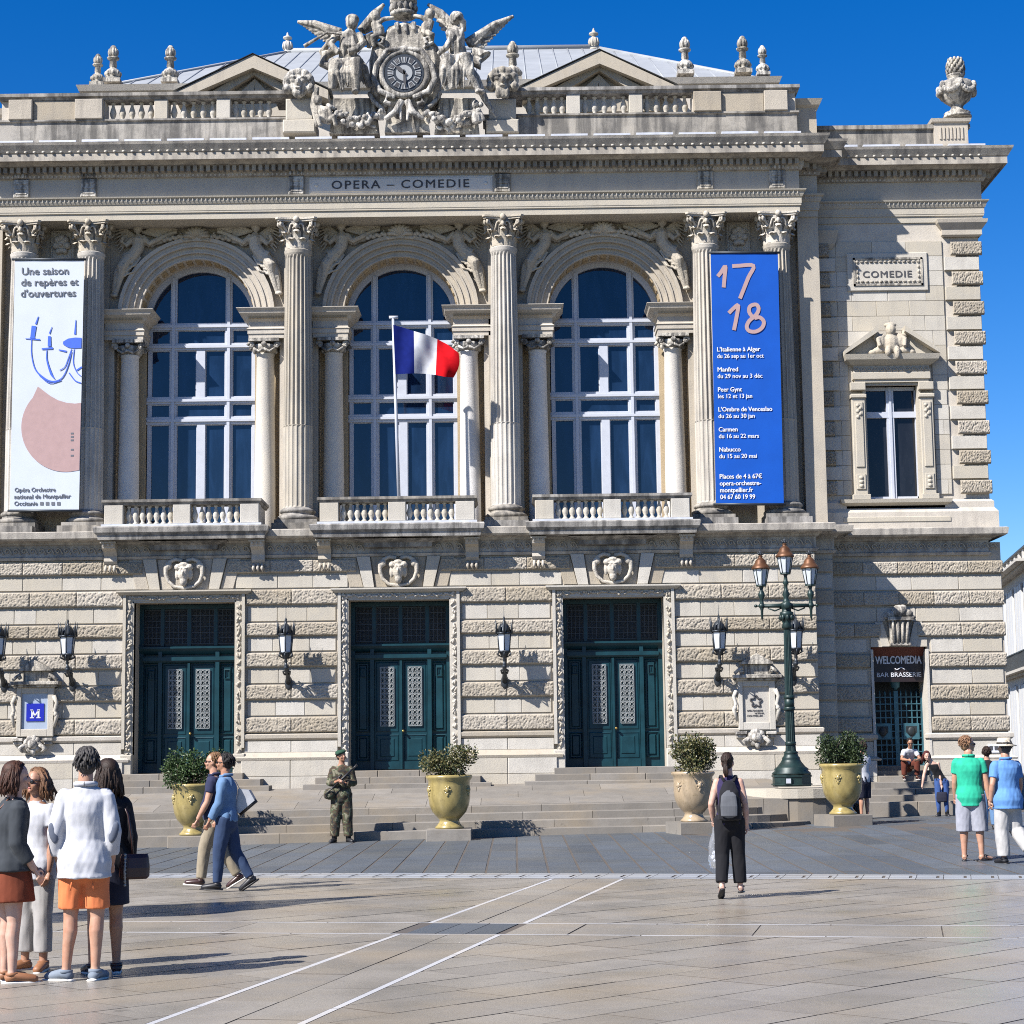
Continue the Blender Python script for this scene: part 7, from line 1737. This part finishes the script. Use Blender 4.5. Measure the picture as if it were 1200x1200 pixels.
        if hs_ == 'pony':
            for i in range(14): a = r.uniform(0, 6.28); m.tube([hd(0, -.07, .0), hd(.012 * cos(a), -.095, -.03 + .01 * sin(a)), hd(.016 * cos(a), -.092, -.075), hd(.008 * cos(a), -.085, -.115)], [.008 * H, .010 * H, .009 * H, .003 * H], 5)
            m.tube([hd(-.014, -.072, 0), hd(.014, -.072, .0)], .012 * H, 6)
        m.build('hair', hm, t)
    # --- clothes
    def finish(m, name, mat, amp=.006, sc=9, lab=None, v_=None):
        me = remesh(m, v_ or vox * 1.05, 7); wrinkle(me, amp, sc, seed); me.materials.append(mat); me.name = name; o = link(name, me, t); return o
    def limb(m, P, rads, u0, u1, extra):
        A, B_, C_ = P; tot = (B_ - A).length + (C_ - B_).length; f1 = (B_ - A).length / tot
        def pt(u): return A.lerp(B_, u / f1) if u <= f1 else B_.lerp(C_, (u - f1) / (1 - f1))
        us = sorted(set([u0, u1] + [u for u in (.12, .25, .4, f1, .62, .75, .9) if u0 < u < u1])); K_ = [(0, rads[0]), (f1, rads[1]), (1, rads[2])]
        def rad(u): 
            for (a, x), (b_, y) in zip(K_, K_[1:]):
                if u <= b_ + 1e-9: return x + (y - x) * (u - a) / (b_ - a)
            return rads[2]
        m.tube([pt(u) for u in us], [rad(u) * H + extra for u in us], 14)
    top = sp.get('top')
    if top:
        nm, mat, z0, z1, sl, loose = top; m = MB(); torso(m, z0, z1, loose * .75, 1.02, sp.get('flare', 0))
        if z1 > .81: m.tube([spine(.815), spine(.845)], [.05 * H, .041 * H], 12)
        if sl > 0:
            for s in (-1, 1): A, E_2, W, d = arms[s]; m.ell(A, (.033 * H + loose * .3,) * 3, 10, 8); limb(m, (A, E_2, W), (.034, .030, .023), 0, sl, loose * .55)
        finish(m, nm, mat, sp.get('wr', .007), 10)
        if sp.get('collar'): s0 = spine(.842); MB().tube([s0 + V((.045 * H * cos(a), .045 * H * sin(a) - .004 * H, .006 * H * (1 if sin(a) < .3 else -.8))) for a in [i * pi / 8 - pi / 2 for i in range(17)]], .011 * H, 8, cap=False).build('collar', mat, t)
    for nm, mat, u1, loose, rr_ in sp.get('legs', []):
        m = MB(); torso(m, .44, sp.get('rise', .56), .010 + loose * .3); m.ell(spine(.455), (.078 * H + loose, .068 * H + loose, .06 * H), 12, 8)
        for s in (-1, 1): Hp, K, A2, ft = legs[s]; limb(m, (Hp + V((0, 0, .03 * H)), K, A2), [x * .9 for x in rr_], 0, u1, loose)
        finish(m, nm, mat, .007, 9)
    if sp.get('skirt'):
        nm, mat, z1, rx, ry = sp['skirt']; m = MB(); a, b_, c = spine(.57), spine(.5), V((0, 0, z1 * H)); loft(m, [(a.x, a.y, a.z - .005 * H, .084 * H, .070 * H), (b_.x, b_.y, b_.z, .110 * H, .094 * H), (b_.x, b_.y, c.z, (rx + .014) * H, (ry + .012) * H)], 24); finish(m, nm, mat, .005, 8)
    if sp.get('belt'): s0 = spine(.555); loft(m := MB(), [(s0.x, s0.y, s0.z - .012 * H, .096 * H, .078 * H), (s0.x, s0.y, s0.z + .012 * H, .095 * H, .077 * H)]); m.build('belt', LEATHD, t)
    fo = sp.get('shoes')
    if fo:
        kind, mat = fo
        for s in (-1, 1):
            Hp, K, A2, ft = legs[s]; up_ = (K - A2).normalized(); sd_ = ft.cross(up_).normalized(); m = MB(); hl = A2 - up_ * .034 * H - ft * .026 * H; toe = A2 - up_ * .040 * H + ft * .122 * H + V(sp.get('toe', (0, 0, 0)))
            if kind in ('shoe', 'boot'):
                m.tube([hl - ft * .004 * H, hl.lerp(toe, .25) + up_ * .014 * H, hl.lerp(toe, .6) + up_ * .006 * H, hl.lerp(toe, .88), toe], [.022 * H, .030 * H, .027 * H, .025 * H, .014 * H], 12, flat=.8, up=tuple(up_))
                m.tube([A2 + up_ * (.07 if kind == 'boot' else -.004) * H, A2 - up_ * .02 * H], [.030 * H, .030 * H], 12)
            else: m.tube([hl.lerp(toe, .3) + up_ * .024 * H - sd_ * .026 * H, hl.lerp(toe, .45) + up_ * .030 * H, hl.lerp(toe, .3) + up_ * .024 * H + sd_ * .026 * H], .007 * H, 6); m.tube([hl.lerp(toe, .45) + up_ * .028 * H, hl.lerp(toe, .75) + up_ * .012 * H], .008 * H, 6)
            so_ = m.build('shoe', mat, t)
            m = MB(); q = [hl - ft * .020 * H, hl.lerp(toe, .3), hl.lerp(toe, .7), toe + ft * .010 * H]; m.tube([p - up_ * .016 * H for p in q], [.020 * H, .023 * H, .027 * H, .017 * H], 10, flat=.36, up=tuple(up_)); m.build('sole', SOLE if kind == 'shoe' and mat is not SHOEB else SHOEB, so_)
    t_ = t; 
    info = dict(t=t, spine=spine, sh=sh, arms=arms, legs=legs, hd=hd, H=H, head=head, Rh=Rh, torso=torso, finish=finish, link=lambda m, n, mt: m.build(n, mt, t)); return info
def place(px, py, ytop, lift=0):
    g = gnd(px, py); dep = (g - Vector((0, 0, 1.7))).dot(Vector((0, cos(PITCH), sin(PITCH)))); return (g.x, g.y, g.z + lift), (py - ytop) * dep / FPX * .972
def world(i, p): t = i['t']; return Matrix.Translation(t.location) @ Matrix.Rotation(t.rotation_euler.z, 4, 'Z') @ Vector(p)
def bagshape(m, c, sx, sy, sz):
    loft(m, [(c[0], c[1], c[2], sx * .8, sy * .7), (c[0], c[1], c[2] + .02, sx * .97, sy * .95), (c[0], c[1], c[2] + sz * .45, sx, sy), (c[0], c[1], c[2] + sz * .85, sx * .93, sy * .75), (c[0], c[1], c[2] + sz, sx * .85, sy * .4)], 16)
def strapbag(name, label, cat, i, strap, bag, mat, parts=None):
    """a bag carried by a person stays a thing of its own"""
    t = local(thing(name, label, cat, i['t'].location, i['t'].rotation_euler.z))
    m = MB(); m.tube(strap, .011, 6, flat=.5); m.build('strap', mat, t)
    m = MB(); bag(m); m.build('bag_body', mat, t, fix=True); return t
N_ = .0085
# --- the group at the left
pos, H = place(97, 1149, 879); H *= 1.0
man = person('man in white shirt and orange shorts seen from behind, hands in pockets', pos, .10, H, dict(vox=N_, stout=.97, skin=SK, hair=('short', H_GREY), head=.25, lean=(.0, -.01), shades=False,
    la=((-.24, -.14, -1), (.10, .40, -1)), ra=((.24, -.14, -1), (-.10, .40, -1)), ll=((-.05, .02, -1), (-.06, -.05, -1), (-.75, .6, 0)), rl=((.05, .03, -1), (-.02, -.04, -1), (.3, 1, 0)),
    top=('shirt', F['white'], .43, .83, .86, .024), flare=.20, wr=.007, collar=True, legs=[('shorts', F['orange'], .47, .010, (.068, .055, .04))], shoes=('shoe', SHOEG)))
for s in (-1, 1):
    A, E_2, W, d = man['arms'][s]; m = MB(); p = E_2 + Vector((s * .006, -.042, .0)); m.ell(p, (.036, .022, .085), 12, 8, Matrix.Rotation(s * .25, 3, 'Y')); m.build('elbow_patch', F['patch'], man['t'])
A, E_2, W, d = man['arms'][-1]; MB().tube([W - d * .045, W - d * .012], [.031, .030], 12).build('wristwatch', SHOEB, man['t'])
s0 = man['spine'](.55); m = MB()
for s in (-1, 1): m.tube([s0 + Vector((s * .08, -.135, -.235)), s0 + Vector((s * .09, -.13, -.30))], .006, 5)
m.build('pocket_seam', fabric('dark orange seam', (.55, .15, .05)), man['t'])
pos, H = place(40, 1137, 903)
tee = person('woman facing us in white T-shirt and grey trousers with sunglasses', pos, 2.75, H, dict(vox=N_, fem=True, stout=1.04, skin=SKT, hair=('wavy', hairmat('wavy light brown hair', (.14, .07, .035))), hlen=.85, head=-.15, shades=True,
    la=((-.16, .05, -1), (.04, .22, -1)), ra=((.16, .02, -1), (.1, .2, -1)), ll=((-.02, .02, -1), (-.02, -.02, -1), (-.35, 1, 0)), rl=((.03, .02, -1), (.03, -.04, -1), (.5, 1, 0)),
    top=('t_shirt', F['white'], .44, .826, .27, .022), flare=.12, legs=[('trousers', F['greytr'], .92, .014, (.064, .046, .042))], shoes=('shoe', TAN)))
MB().tube([tee['arms'][-1][2] - tee['arms'][-1][3] * .03, tee['arms'][-1][2] - tee['arms'][-1][3] * .012], .026, 10).build('bracelet', M['brass'], tee['t'])
pos, H = place(9, 1151, 896)
car = person('woman in dark grey cardigan and rust button skirt at the left edge', pos, -1.0, H, dict(vox=N_, fem=True, stout=1.02, skin=SKP, hair=('long', H_BROWN), hlen=.75, head=-.2, nod=-.05, lean=(0, .02),
    la=((-.14, .15, -1), (.1, .75, -.8)), ra=((.14, -.06, -1), (.04, .6, -.9)), ll=((-.02, .04, -1), (-.02, -.03, -1), (-.2, 1, 0)), rl=((.03, .03, -1), (.02, -.03, -1), (.2, 1, 0)),
    top=('cardigan', F['cardigan'], .495, .828, .85, .030), wr=.006, flare=.16, skirt=('skirt', F['rust'], .375, .118, .108), shoes=('shoe', TAN)))
m = MB()
for k in range(7): p = car['spine'](.54); m.ell((p.x + .085, p.y - .145 - .0 * k, p.z - k * .045), (.009, .006, .009), 6, 5)
m.build('skirt_buttons', M['brass'], car['t'])
sb = car['spine']; strapbag('shoulder_bag', 'tan leather shoulder bag strapped across the dark grey cardigan', 'bag', car, [sb(.83) + Vector((.05, -.05, .02)), sb(.78) + Vector((.02, -.125, 0)), sb(.68) + Vector((-.08, -.135, 0)), sb(.58) + Vector((-.16, -.08, 0)), sb(.53) + Vector((-.19, .02, 0))], lambda m: bagshape(m, (-.205, .01, sb(.53).z - .22), .05, .13, .22), LEATHER)
pos, H = place(122, 1141, 893)
blk = person('woman with long dark hair in black jacket and navy skirt behind the man in white', pos, .35, H, dict(vox=N_, fem=True, skin=SKT, hair=('long', H_DARK), hlen=1.05, head=.4,
    la=((-.12, .05, -1), (.0, .5, -1)), ra=((.20, -.12, -1), (.0, .35, -1)), ll=((-.02, .03, -1), (-.02, -.03, -1), (-.2, 1, 0)), rl=((.03, .03, -1), (.02, -.02, -1), (.15, 1, 0)),
    flare=.12, top=('jacket', F['dark'], .47, .828, .97, .026), wr=.008, skirt=('skirt', F['navy'], .33, .105, .09), shoes=('shoe', LEATHD)))
sb = blk['spine']
hb = strapbag('handbag', 'dark brown handbag on a chain strap behind the man in white shirt', 'bag', blk, [sb(.83) + Vector((.1, .0, .02)), sb(.74) + Vector((.16, -.10, 0)), sb(.62) + Vector((.19, -.12, 0)), sb(.55) + Vector((.2, -.1, 0))], lambda m: bagshape(m, (.21, -.14, sb(.43).z), .125, .055, .2), LEATHD)
m = MB(); m.tube([(.13, -.2, sb(.55).z), (.12, -.21, sb(.47).z), (.13, -.2, sb(.40).z)], .008, 5)
for k in range(9): m.ell((.125, -.205, sb(.55).z - .03 * k), (.012, .008, .012), 6, 4)
m.build('chain', M['grille'], hb)
# --- couple walking to the left
pos, H = place(232, 1044, 889)
wk1 = person('man in navy polo and khaki trousers walking left beside the denim woman', (pos[0] + .17, pos[1] + .35, pos[2]), pi / 2, H * 1.02, dict(stout=1.05, belly=.05, skin=SK, hair=('crop', H_LBROWN), shades=True, vox=.010, lean=(0, .02),
    la=((-.12, .25, -1), (.0, .55, -1)), ra=((.12, -.22, -1), (.02, .25, -1)), ll=((0, .36, -1), (0, .10, -1), (0, 1, .12)), rl=((0, -.20, -1), (0, -.62, -1), (0, 1, -.55)),
    top=('polo_shirt', F['polo'], .47, .828, .30, .024), collar=True, legs=[('trousers', F['khaki'], .99, .016, (.064, .046, .034))], shoes=('shoe', LEATHD)))
pos, H = place(265, 1045, 887)
wk2 = person('woman in denim shirt and jeans with cropped black hair walking left', pos, pi / 2 - .1, H, dict(fem=True, stout=1.08, skin=SKT, hair=('short', H_BLACK), shades=True, vox=.010, lean=(0, .015),
    la=((-.16, .18, -1), (.05, .55, -1)), ra=((.12, -.1, -1), (.0, .65, -.8)), ll=((0, .20, -1), (0, .05, -1), (0, 1, .05)), rl=((0, -.24, -1), (0, -.62, -1), (0, 1, -.6)),
    top=('denim_shirt', F['denim'], .49, .828, .93, .018), wr=.010, collar=True, legs=[('jeans', F['jeans'], 1.0, .013, (.068, .047, .03))], shoes=('shoe', SHOEB)))
sb = wk2['spine']; sbag = strapbag('shoulder_bag', 'silver and black bag slung behind the denim woman', 'bag', wk2, [sb(.83) + Vector((.06, .03, .02)), sb(.80) + Vector((.1, -.1, 0)), sb(.72) + Vector((.12, -.16, 0))], lambda m: m.add([(x, y, z) for x in (.04, .17) for y, z in ((-.14, sb(.74).z), (-.28, sb(.73).z), (-.36, sb(.65).z), (-.15, sb(.55).z), (-.10, sb(.58).z))], [(0, 1, 2, 3, 4), (9, 8, 7, 6, 5)] + [(i, i + 5, (i + 1) % 5 + 5, (i + 1) % 5) for i in range(5)]), plain('silver leather', (.36, .37, .39), .35, .3))
m = MB(); m.tube([(.10, -.37, sb(.65).z), (.10, -.15, sb(.545).z)], .03, 6); m.build('bag_trim', SHOEB, sbag)
# --- soldier
pos, H = place(403, 986, 885); pos = (pos[0], 38.62, gz(pos[0], 38.62)); H = 1.78
sol = person('soldier in camouflage with green beret holding a rifle across the chest', pos, pi + .12, H, dict(vox=.012, stout=1.06, skin=SKT, hair=('crop', H_DARK), grip=1.2, head=.5,
    la=((-.25, .12, -1), (.75, .7, .05)), ra=((.25, -.05, -1), (-.5, .8, .15)), ll=((-.06, .03, -1), (-.06, -.03, -1), (-.4, 1, 0)), rl=((.10, .03, -1), (.05, -.03, -1), (.45, 1, 0)),
    top=('combat_jacket', CAMO, .45, .828, .92, .032), wr=.012, belt=True, legs=[('combat_trousers', CAMO, .97, .030, (.064, .05, .038))], shoes=('boot', SHOEB)))
m = MB(); m.ell(sol['hd'](.012, -.008, .045), (.062 * H, .066 * H, .028 * H), 14, 8, sol['Rh'] @ Matrix.Rotation(.22, 3, 'Y')); m.ell(sol['hd'](.045, .0, .028), (.03 * H, .05 * H, .02 * H), 10, 6); m.build('beret', fabric('green beret felt', (.02, .06, .035)), sol['t'])
rf_ = local(thing('rifle', 'black assault rifle held diagonally by the soldier', 'rifle', sol['t'].location, sol['t'].rotation_euler.z)); z0 = sol['spine'](.72).z
a, b_ = Vector((-.20, .22, z0 + .12)), Vector((.34, .20, z0 - .38)); d = (b_ - a).normalized(); m = MB()
m.tube([a, a.lerp(b_, .35), a.lerp(b_, .6)], [.035, .04, .03], 8, flat=.6); m.tube([a.lerp(b_, .55), b_], .013, 8); m.tube([a - d * .14, a], [.05, .03], 8, flat=.5); m.build('receiver', SHOEB, rf_)
m = MB(); c = a.lerp(b_, .38); m.tube([c, c + Vector((-.09, .02, -.15))], .028, 6, flat=.6); m.build('magazine', SHOEB, rf_); m = MB(); c = a.lerp(b_, .18); m.tube([c, c + Vector((-.06, 0, -.1))], .02, 6); m.build('pistol_grip', SHOEB, rf_); m = MB(); c = a.lerp(b_, .3); m.tube([c + Vector((.04, 0, .05)), c + d * .14 + Vector((.04, 0, .05))], .02, 8); m.build('sight', SHOEB, rf_)
hp_ = local(thing('helmet', 'olive helmet hanging at the hip of the soldier', 'helmet', sol['t'].location, sol['t'].rotation_euler.z)); m = MB(); m.lathe((.24, .08, sol['spine'](.56).z - .16), [(.02, -.03), (.1, .0), (.125, .05), (.12, .12), (.08, .18), (.02, .2)], 14); m.build('helmet_shell', CAMO, hp_); m = MB(); m.tube([(.2, .08, sol['spine'](.56).z + .05), (.12, .06, sol['spine'](.57).z + .02)], .01, 5); m.build('chin_strap', SHOEB, hp_)
# --- woman with the backpack
pos, H = place(857, 1053, 891); kH = H
bpk = person('woman walking away with backpack in sleeveless navy top and black trousers', pos, -.06, H, dict(fem=True, stout=1.06, skin=SKP, hair=('pony', H_DARK), head=-.25, vox=.009,
    la=((-.30, -.05, -1), (.12, .55, -.9)), ra=((.22, -.08, -1), (.06, .12, -1)), ll=((-.06, -.05, -1), (-.04, -.30, -1), (-.05, 1, -.5)), rl=((.06, .10, -1), (.04, -.02, -1), (.15, 1, 0)),
    top=('sleeveless_top', F['purple'], .475, .822, 0, .012), legs=[('trousers', F['black'], .965, .014, (.070, .05, .042))], shoes=('sandal', LEATHD)))
sb = bpk['spine']; bk = local(thing('backpack', 'small grey and black backpack on the back of the walking woman', 'backpack', bpk['t'].location, bpk['t'].rotation_euler.z))
m = MB(); loft(m, [(0, -.16, sb(.50).z + .02, .10, .05), (0, -.175, sb(.52).z, .135, .085), (0, -.18, sb(.60).z, .14, .10), (0, -.17, sb(.72).z, .115, .075), (0, -.13, sb(.79).z, .07, .05), (0, -.11, sb(.81).z, .03, .02)]); me = remesh(m, .012, 2); wrinkle(me, .006, 10, 3); me.materials.append(F['dark']); link('pack_body', me, bk)
m = MB(); loft(m, [(-.012, -.262, sb(.50).z + .05, .03, .012), (-.012, -.272, sb(.55).z, .095, .022), (-.012, -.272, sb(.62).z, .10, .022), (-.01, -.245, sb(.695).z, .088, .022), (-.005, -.215, sb(.735).z, .04, .015)], 16); m.build('front_pocket', fabric('grey nylon', (.085, .09, .10)), bk)
m = MB()
for s in (-1, 1): m.tube([sb(.80) + Vector((s * .05, -.12, 0)), sb(.835) + Vector((s * .085, -.02, .012)), sb(.80) + Vector((s * .10, .075, 0)), sb(.70) + Vector((s * .12, .08, 0)), sb(.60) + Vector((s * .13, -.02, 0)), sb(.56) + Vector((s * .12, -.15, 0))], .024, 8, flat=.35)
m.build('shoulder_strap', F['dark'], bk)
pb = local(thing('plastic_bag', 'clear plastic bag hanging from the left hand of the backpack woman', 'bag', bpk['t'].location, bpk['t'].rotation_euler.z)); W = bpk['arms'][-1][2] + bpk['arms'][-1][3] * .07
def pmat():
    m, t, b = nodes('clear plastic film'); b.inputs['Base Color'].default_value = (.8, .82, .85, 1); b.inputs['Transmission Weight'].default_value = .8; b.inputs['Roughness'].default_value = .2; b.inputs['IOR'].default_value = 1.1; b.inputs['Alpha'].default_value = .55; return m
m = MB(); loft(m, [(W.x, W.y, W.z, .015, .015), (W.x, W.y, W.z - .08, .03, .04), (W.x - .01, W.y, W.z - .25, .06, .09), (W.x, W.y, W.z - .42, .075, .11), (W.x, W.y, W.z - .5, .05, .08)], 14); wm = remesh(m, .016, 1); wrinkle(wm, .014, 14, 2); wm.materials.append(pmat()); link('bag_film', wm, pb)
m = MB()
for k in range(7): m.ell((W.x + rnd.uniform(-.03, .03), W.y + rnd.uniform(-.05, .05), W.z - .3 - rnd.uniform(0, .16)), (.03, .03, .035), 7, 5)
stuff(m.build('bag_contents', M['paintw'], pb))
# --- right edge
pos, H = place(1140, 1009, 864)
grn = person('man in bright green polo and grey shorts with sunglasses, seen from behind', pos, -.25, H, dict(stout=1.12, belly=.03, skin=SK, hair=('crop', hairmat('shaved light brown hair', (.20, .11, .06))), head=-1.0, shades=True, vox=.009,
    la=((-.14, .12, -1), (.0, .45, -1)), ra=((.24, -.02, -1), (.10, .10, -1)), ll=((-.06, .03, -1), (-.02, -.04, -1), (-.0, 1, 0)), rl=((.10, .03, -1), (.02, -.03, -1), (.75, .7, 0)),
    top=('polo_shirt', F['green'], .43, .83, .30, .026), wr=.005, collar=True, flare=.05, legs=[('shorts', F['greysh'], .62, .030, (.066, .056, .05))], shoes=('sandal', SHOEB)))
pos, H = place(1160, 972, 876)
tsh = person('person with short dark hair in black T-shirt and jeans between green polo and straw hat', pos, -.1, H, dict(skin=SK, hair=('short', H_DARK), stout=1.08, la=((-.2, 0, -1), (.0, .2, -1)), ra=((.2, 0, -1), (.0, .2, -1)), top=('t_shirt', F['dark'], .46, .828, .32, .026), legs=[('jeans', F['denim'], .99, .012, (.066, .048, .034))], shoes=('shoe', SHOEB)))
pos, H = place(1184, 1012, 867)
hat = person('man in blue shirt, white trousers and straw hat walking away at the right edge', pos, .30, H, dict(stout=1.10, skin=SK, hair=('crop', H_GREY), head=.1, vox=.009, lean=(0, .01),
    la=((-.30, -.12, -1), (.06, .35, -1)), ra=((.25, .1, -1), (.1, .5, -.9)), ll=((-.03, .10, -1), (.02, -.05, -1), (-.1, 1, 0)), rl=((.10, .05, -1), (.14, -.75, -.8), (.2, 1, -.7)),
    top=('shirt', F['bluesh'], .43, .83, .36, .032), flare=.14, wr=.007, collar=True, legs=[('trousers', F['offwhite'], .985, .024, (.064, .052, .044))], shoes=('shoe', SHOEB)))
m = MB(); q = hat['hd'](0, -.006, .014); R = hat['Rh']; kk = hat['H']
m.lathe(q, [(.095 * kk, -.006 * kk), (.10 * kk, .0), (.062 * kk, .012 * kk), (.056 * kk, .05 * kk), (.048 * kk, .066 * kk), (.02 * kk, .062 * kk)], 28, sy=1.12); ho = m.build('straw_hat', plain('pale woven straw', (.48, .42, .32), .8, var=.1, sc=40, bmp=.3, bsc=120), hat['t'])
m = MB(); m.lathe(q, [(.0625 * kk, .014 * kk), (.0605 * kk, .028 * kk)], 28, sy=1.12); m.build('hat_band', SHOEB, ho)
# --- by the bar door
YP = 44.95; z = ZL(1066, 909.5, 45.1); p = at(1066, 912, YP); hb_ = .10
sit = person('man in white shirt and red brown trousers sitting on the bar doorway steps', (p.x, YP + .12, z - .08), pi, 1.40, dict(vox=.012, skin=SKT, hair=('short', H_BLACK), hip=.115, shades=True, lean=(0, .26), tors=.88, nod=-.4,
    la=((-.35, .45, -.75), (.55, .8, -.1)), ra=((.35, .45, -.75), (-.5, .8, -.1)), ll=((-.25, .95, .32), (.0, -.12, -1), (-.1, 1, 0)), rl=((.28, .95, .32), (.0, -.12, -1), (.1, 1, 0)),
    top=('shirt', F['white'], .47, .828, .34, .02), legs=[('trousers', F['redbrown'], .95, .014, (.062, .048, .036))], shoes=('shoe', LEATHD)))
pos, H = place(1105, 955.5, 886); pos = (at(1105, 955, 42.7).x, 42.7, gz(8.6, 42.7))
gl = person('young woman with dark red hair in black camisole and blue jeans stooping to the left', pos, pi - .25, 1.46, dict(fem=True, vox=.011, skin=SKP, hair=('long', H_RED), hlen=1.1, hoff=(.035, .035, -.02), lean=(.20, .10), hip=.515, head=.3, nod=-.3, tors=.93,
    la=((-.1, -.05, -1), (-.15, .1, -1)), ra=((.30, .25, -1), (.2, .15, -1)), ll=((-.03, .08, -1), (-.04, -.10, -1), (-.3, 1, 0)), rl=((.06, .05, -1), (-.02, -.08, -1), (.3, 1, 0)),
    top=('camisole', F['black'], .50, .79, 0, .010), legs=[('jeans', F['bluejean'], 1.0, .005, (.066, .044, .028))], shoes=('boot', SHOEB)))
W = gl['arms'][-1][2]; strapbag('handbag', 'dark blue handbag held by the stooping young woman', 'bag', gl, [W + Vector((0, 0, -.06)), W + Vector((-.02, 0, -.16))], lambda m: bagshape(m, (W.x, W.y, W.z - .38), .12, .05, .22), F['navy'])
pos, H = place(1012, 953, 884)
hid = person('person in white printed T-shirt and dark shorts partly hidden behind the dark shrub pot', (at(1013, 950, 42.3).x, 42.3, gz(8, 42.3)), .6, 1.62, dict(vox=.012, skin=SK, hair=('short', H_DARK), la=((-.1, .2, -1), (.1, .8, -.5)), ra=((.12, .1, -1), (.0, .7, -.6)), top=('t_shirt', F['white'], .46, .828, .30, .022), legs=[('shorts', F['navy'], .55, .02, (.066, .054, .044))], shoes=('shoe', SHOEG)))
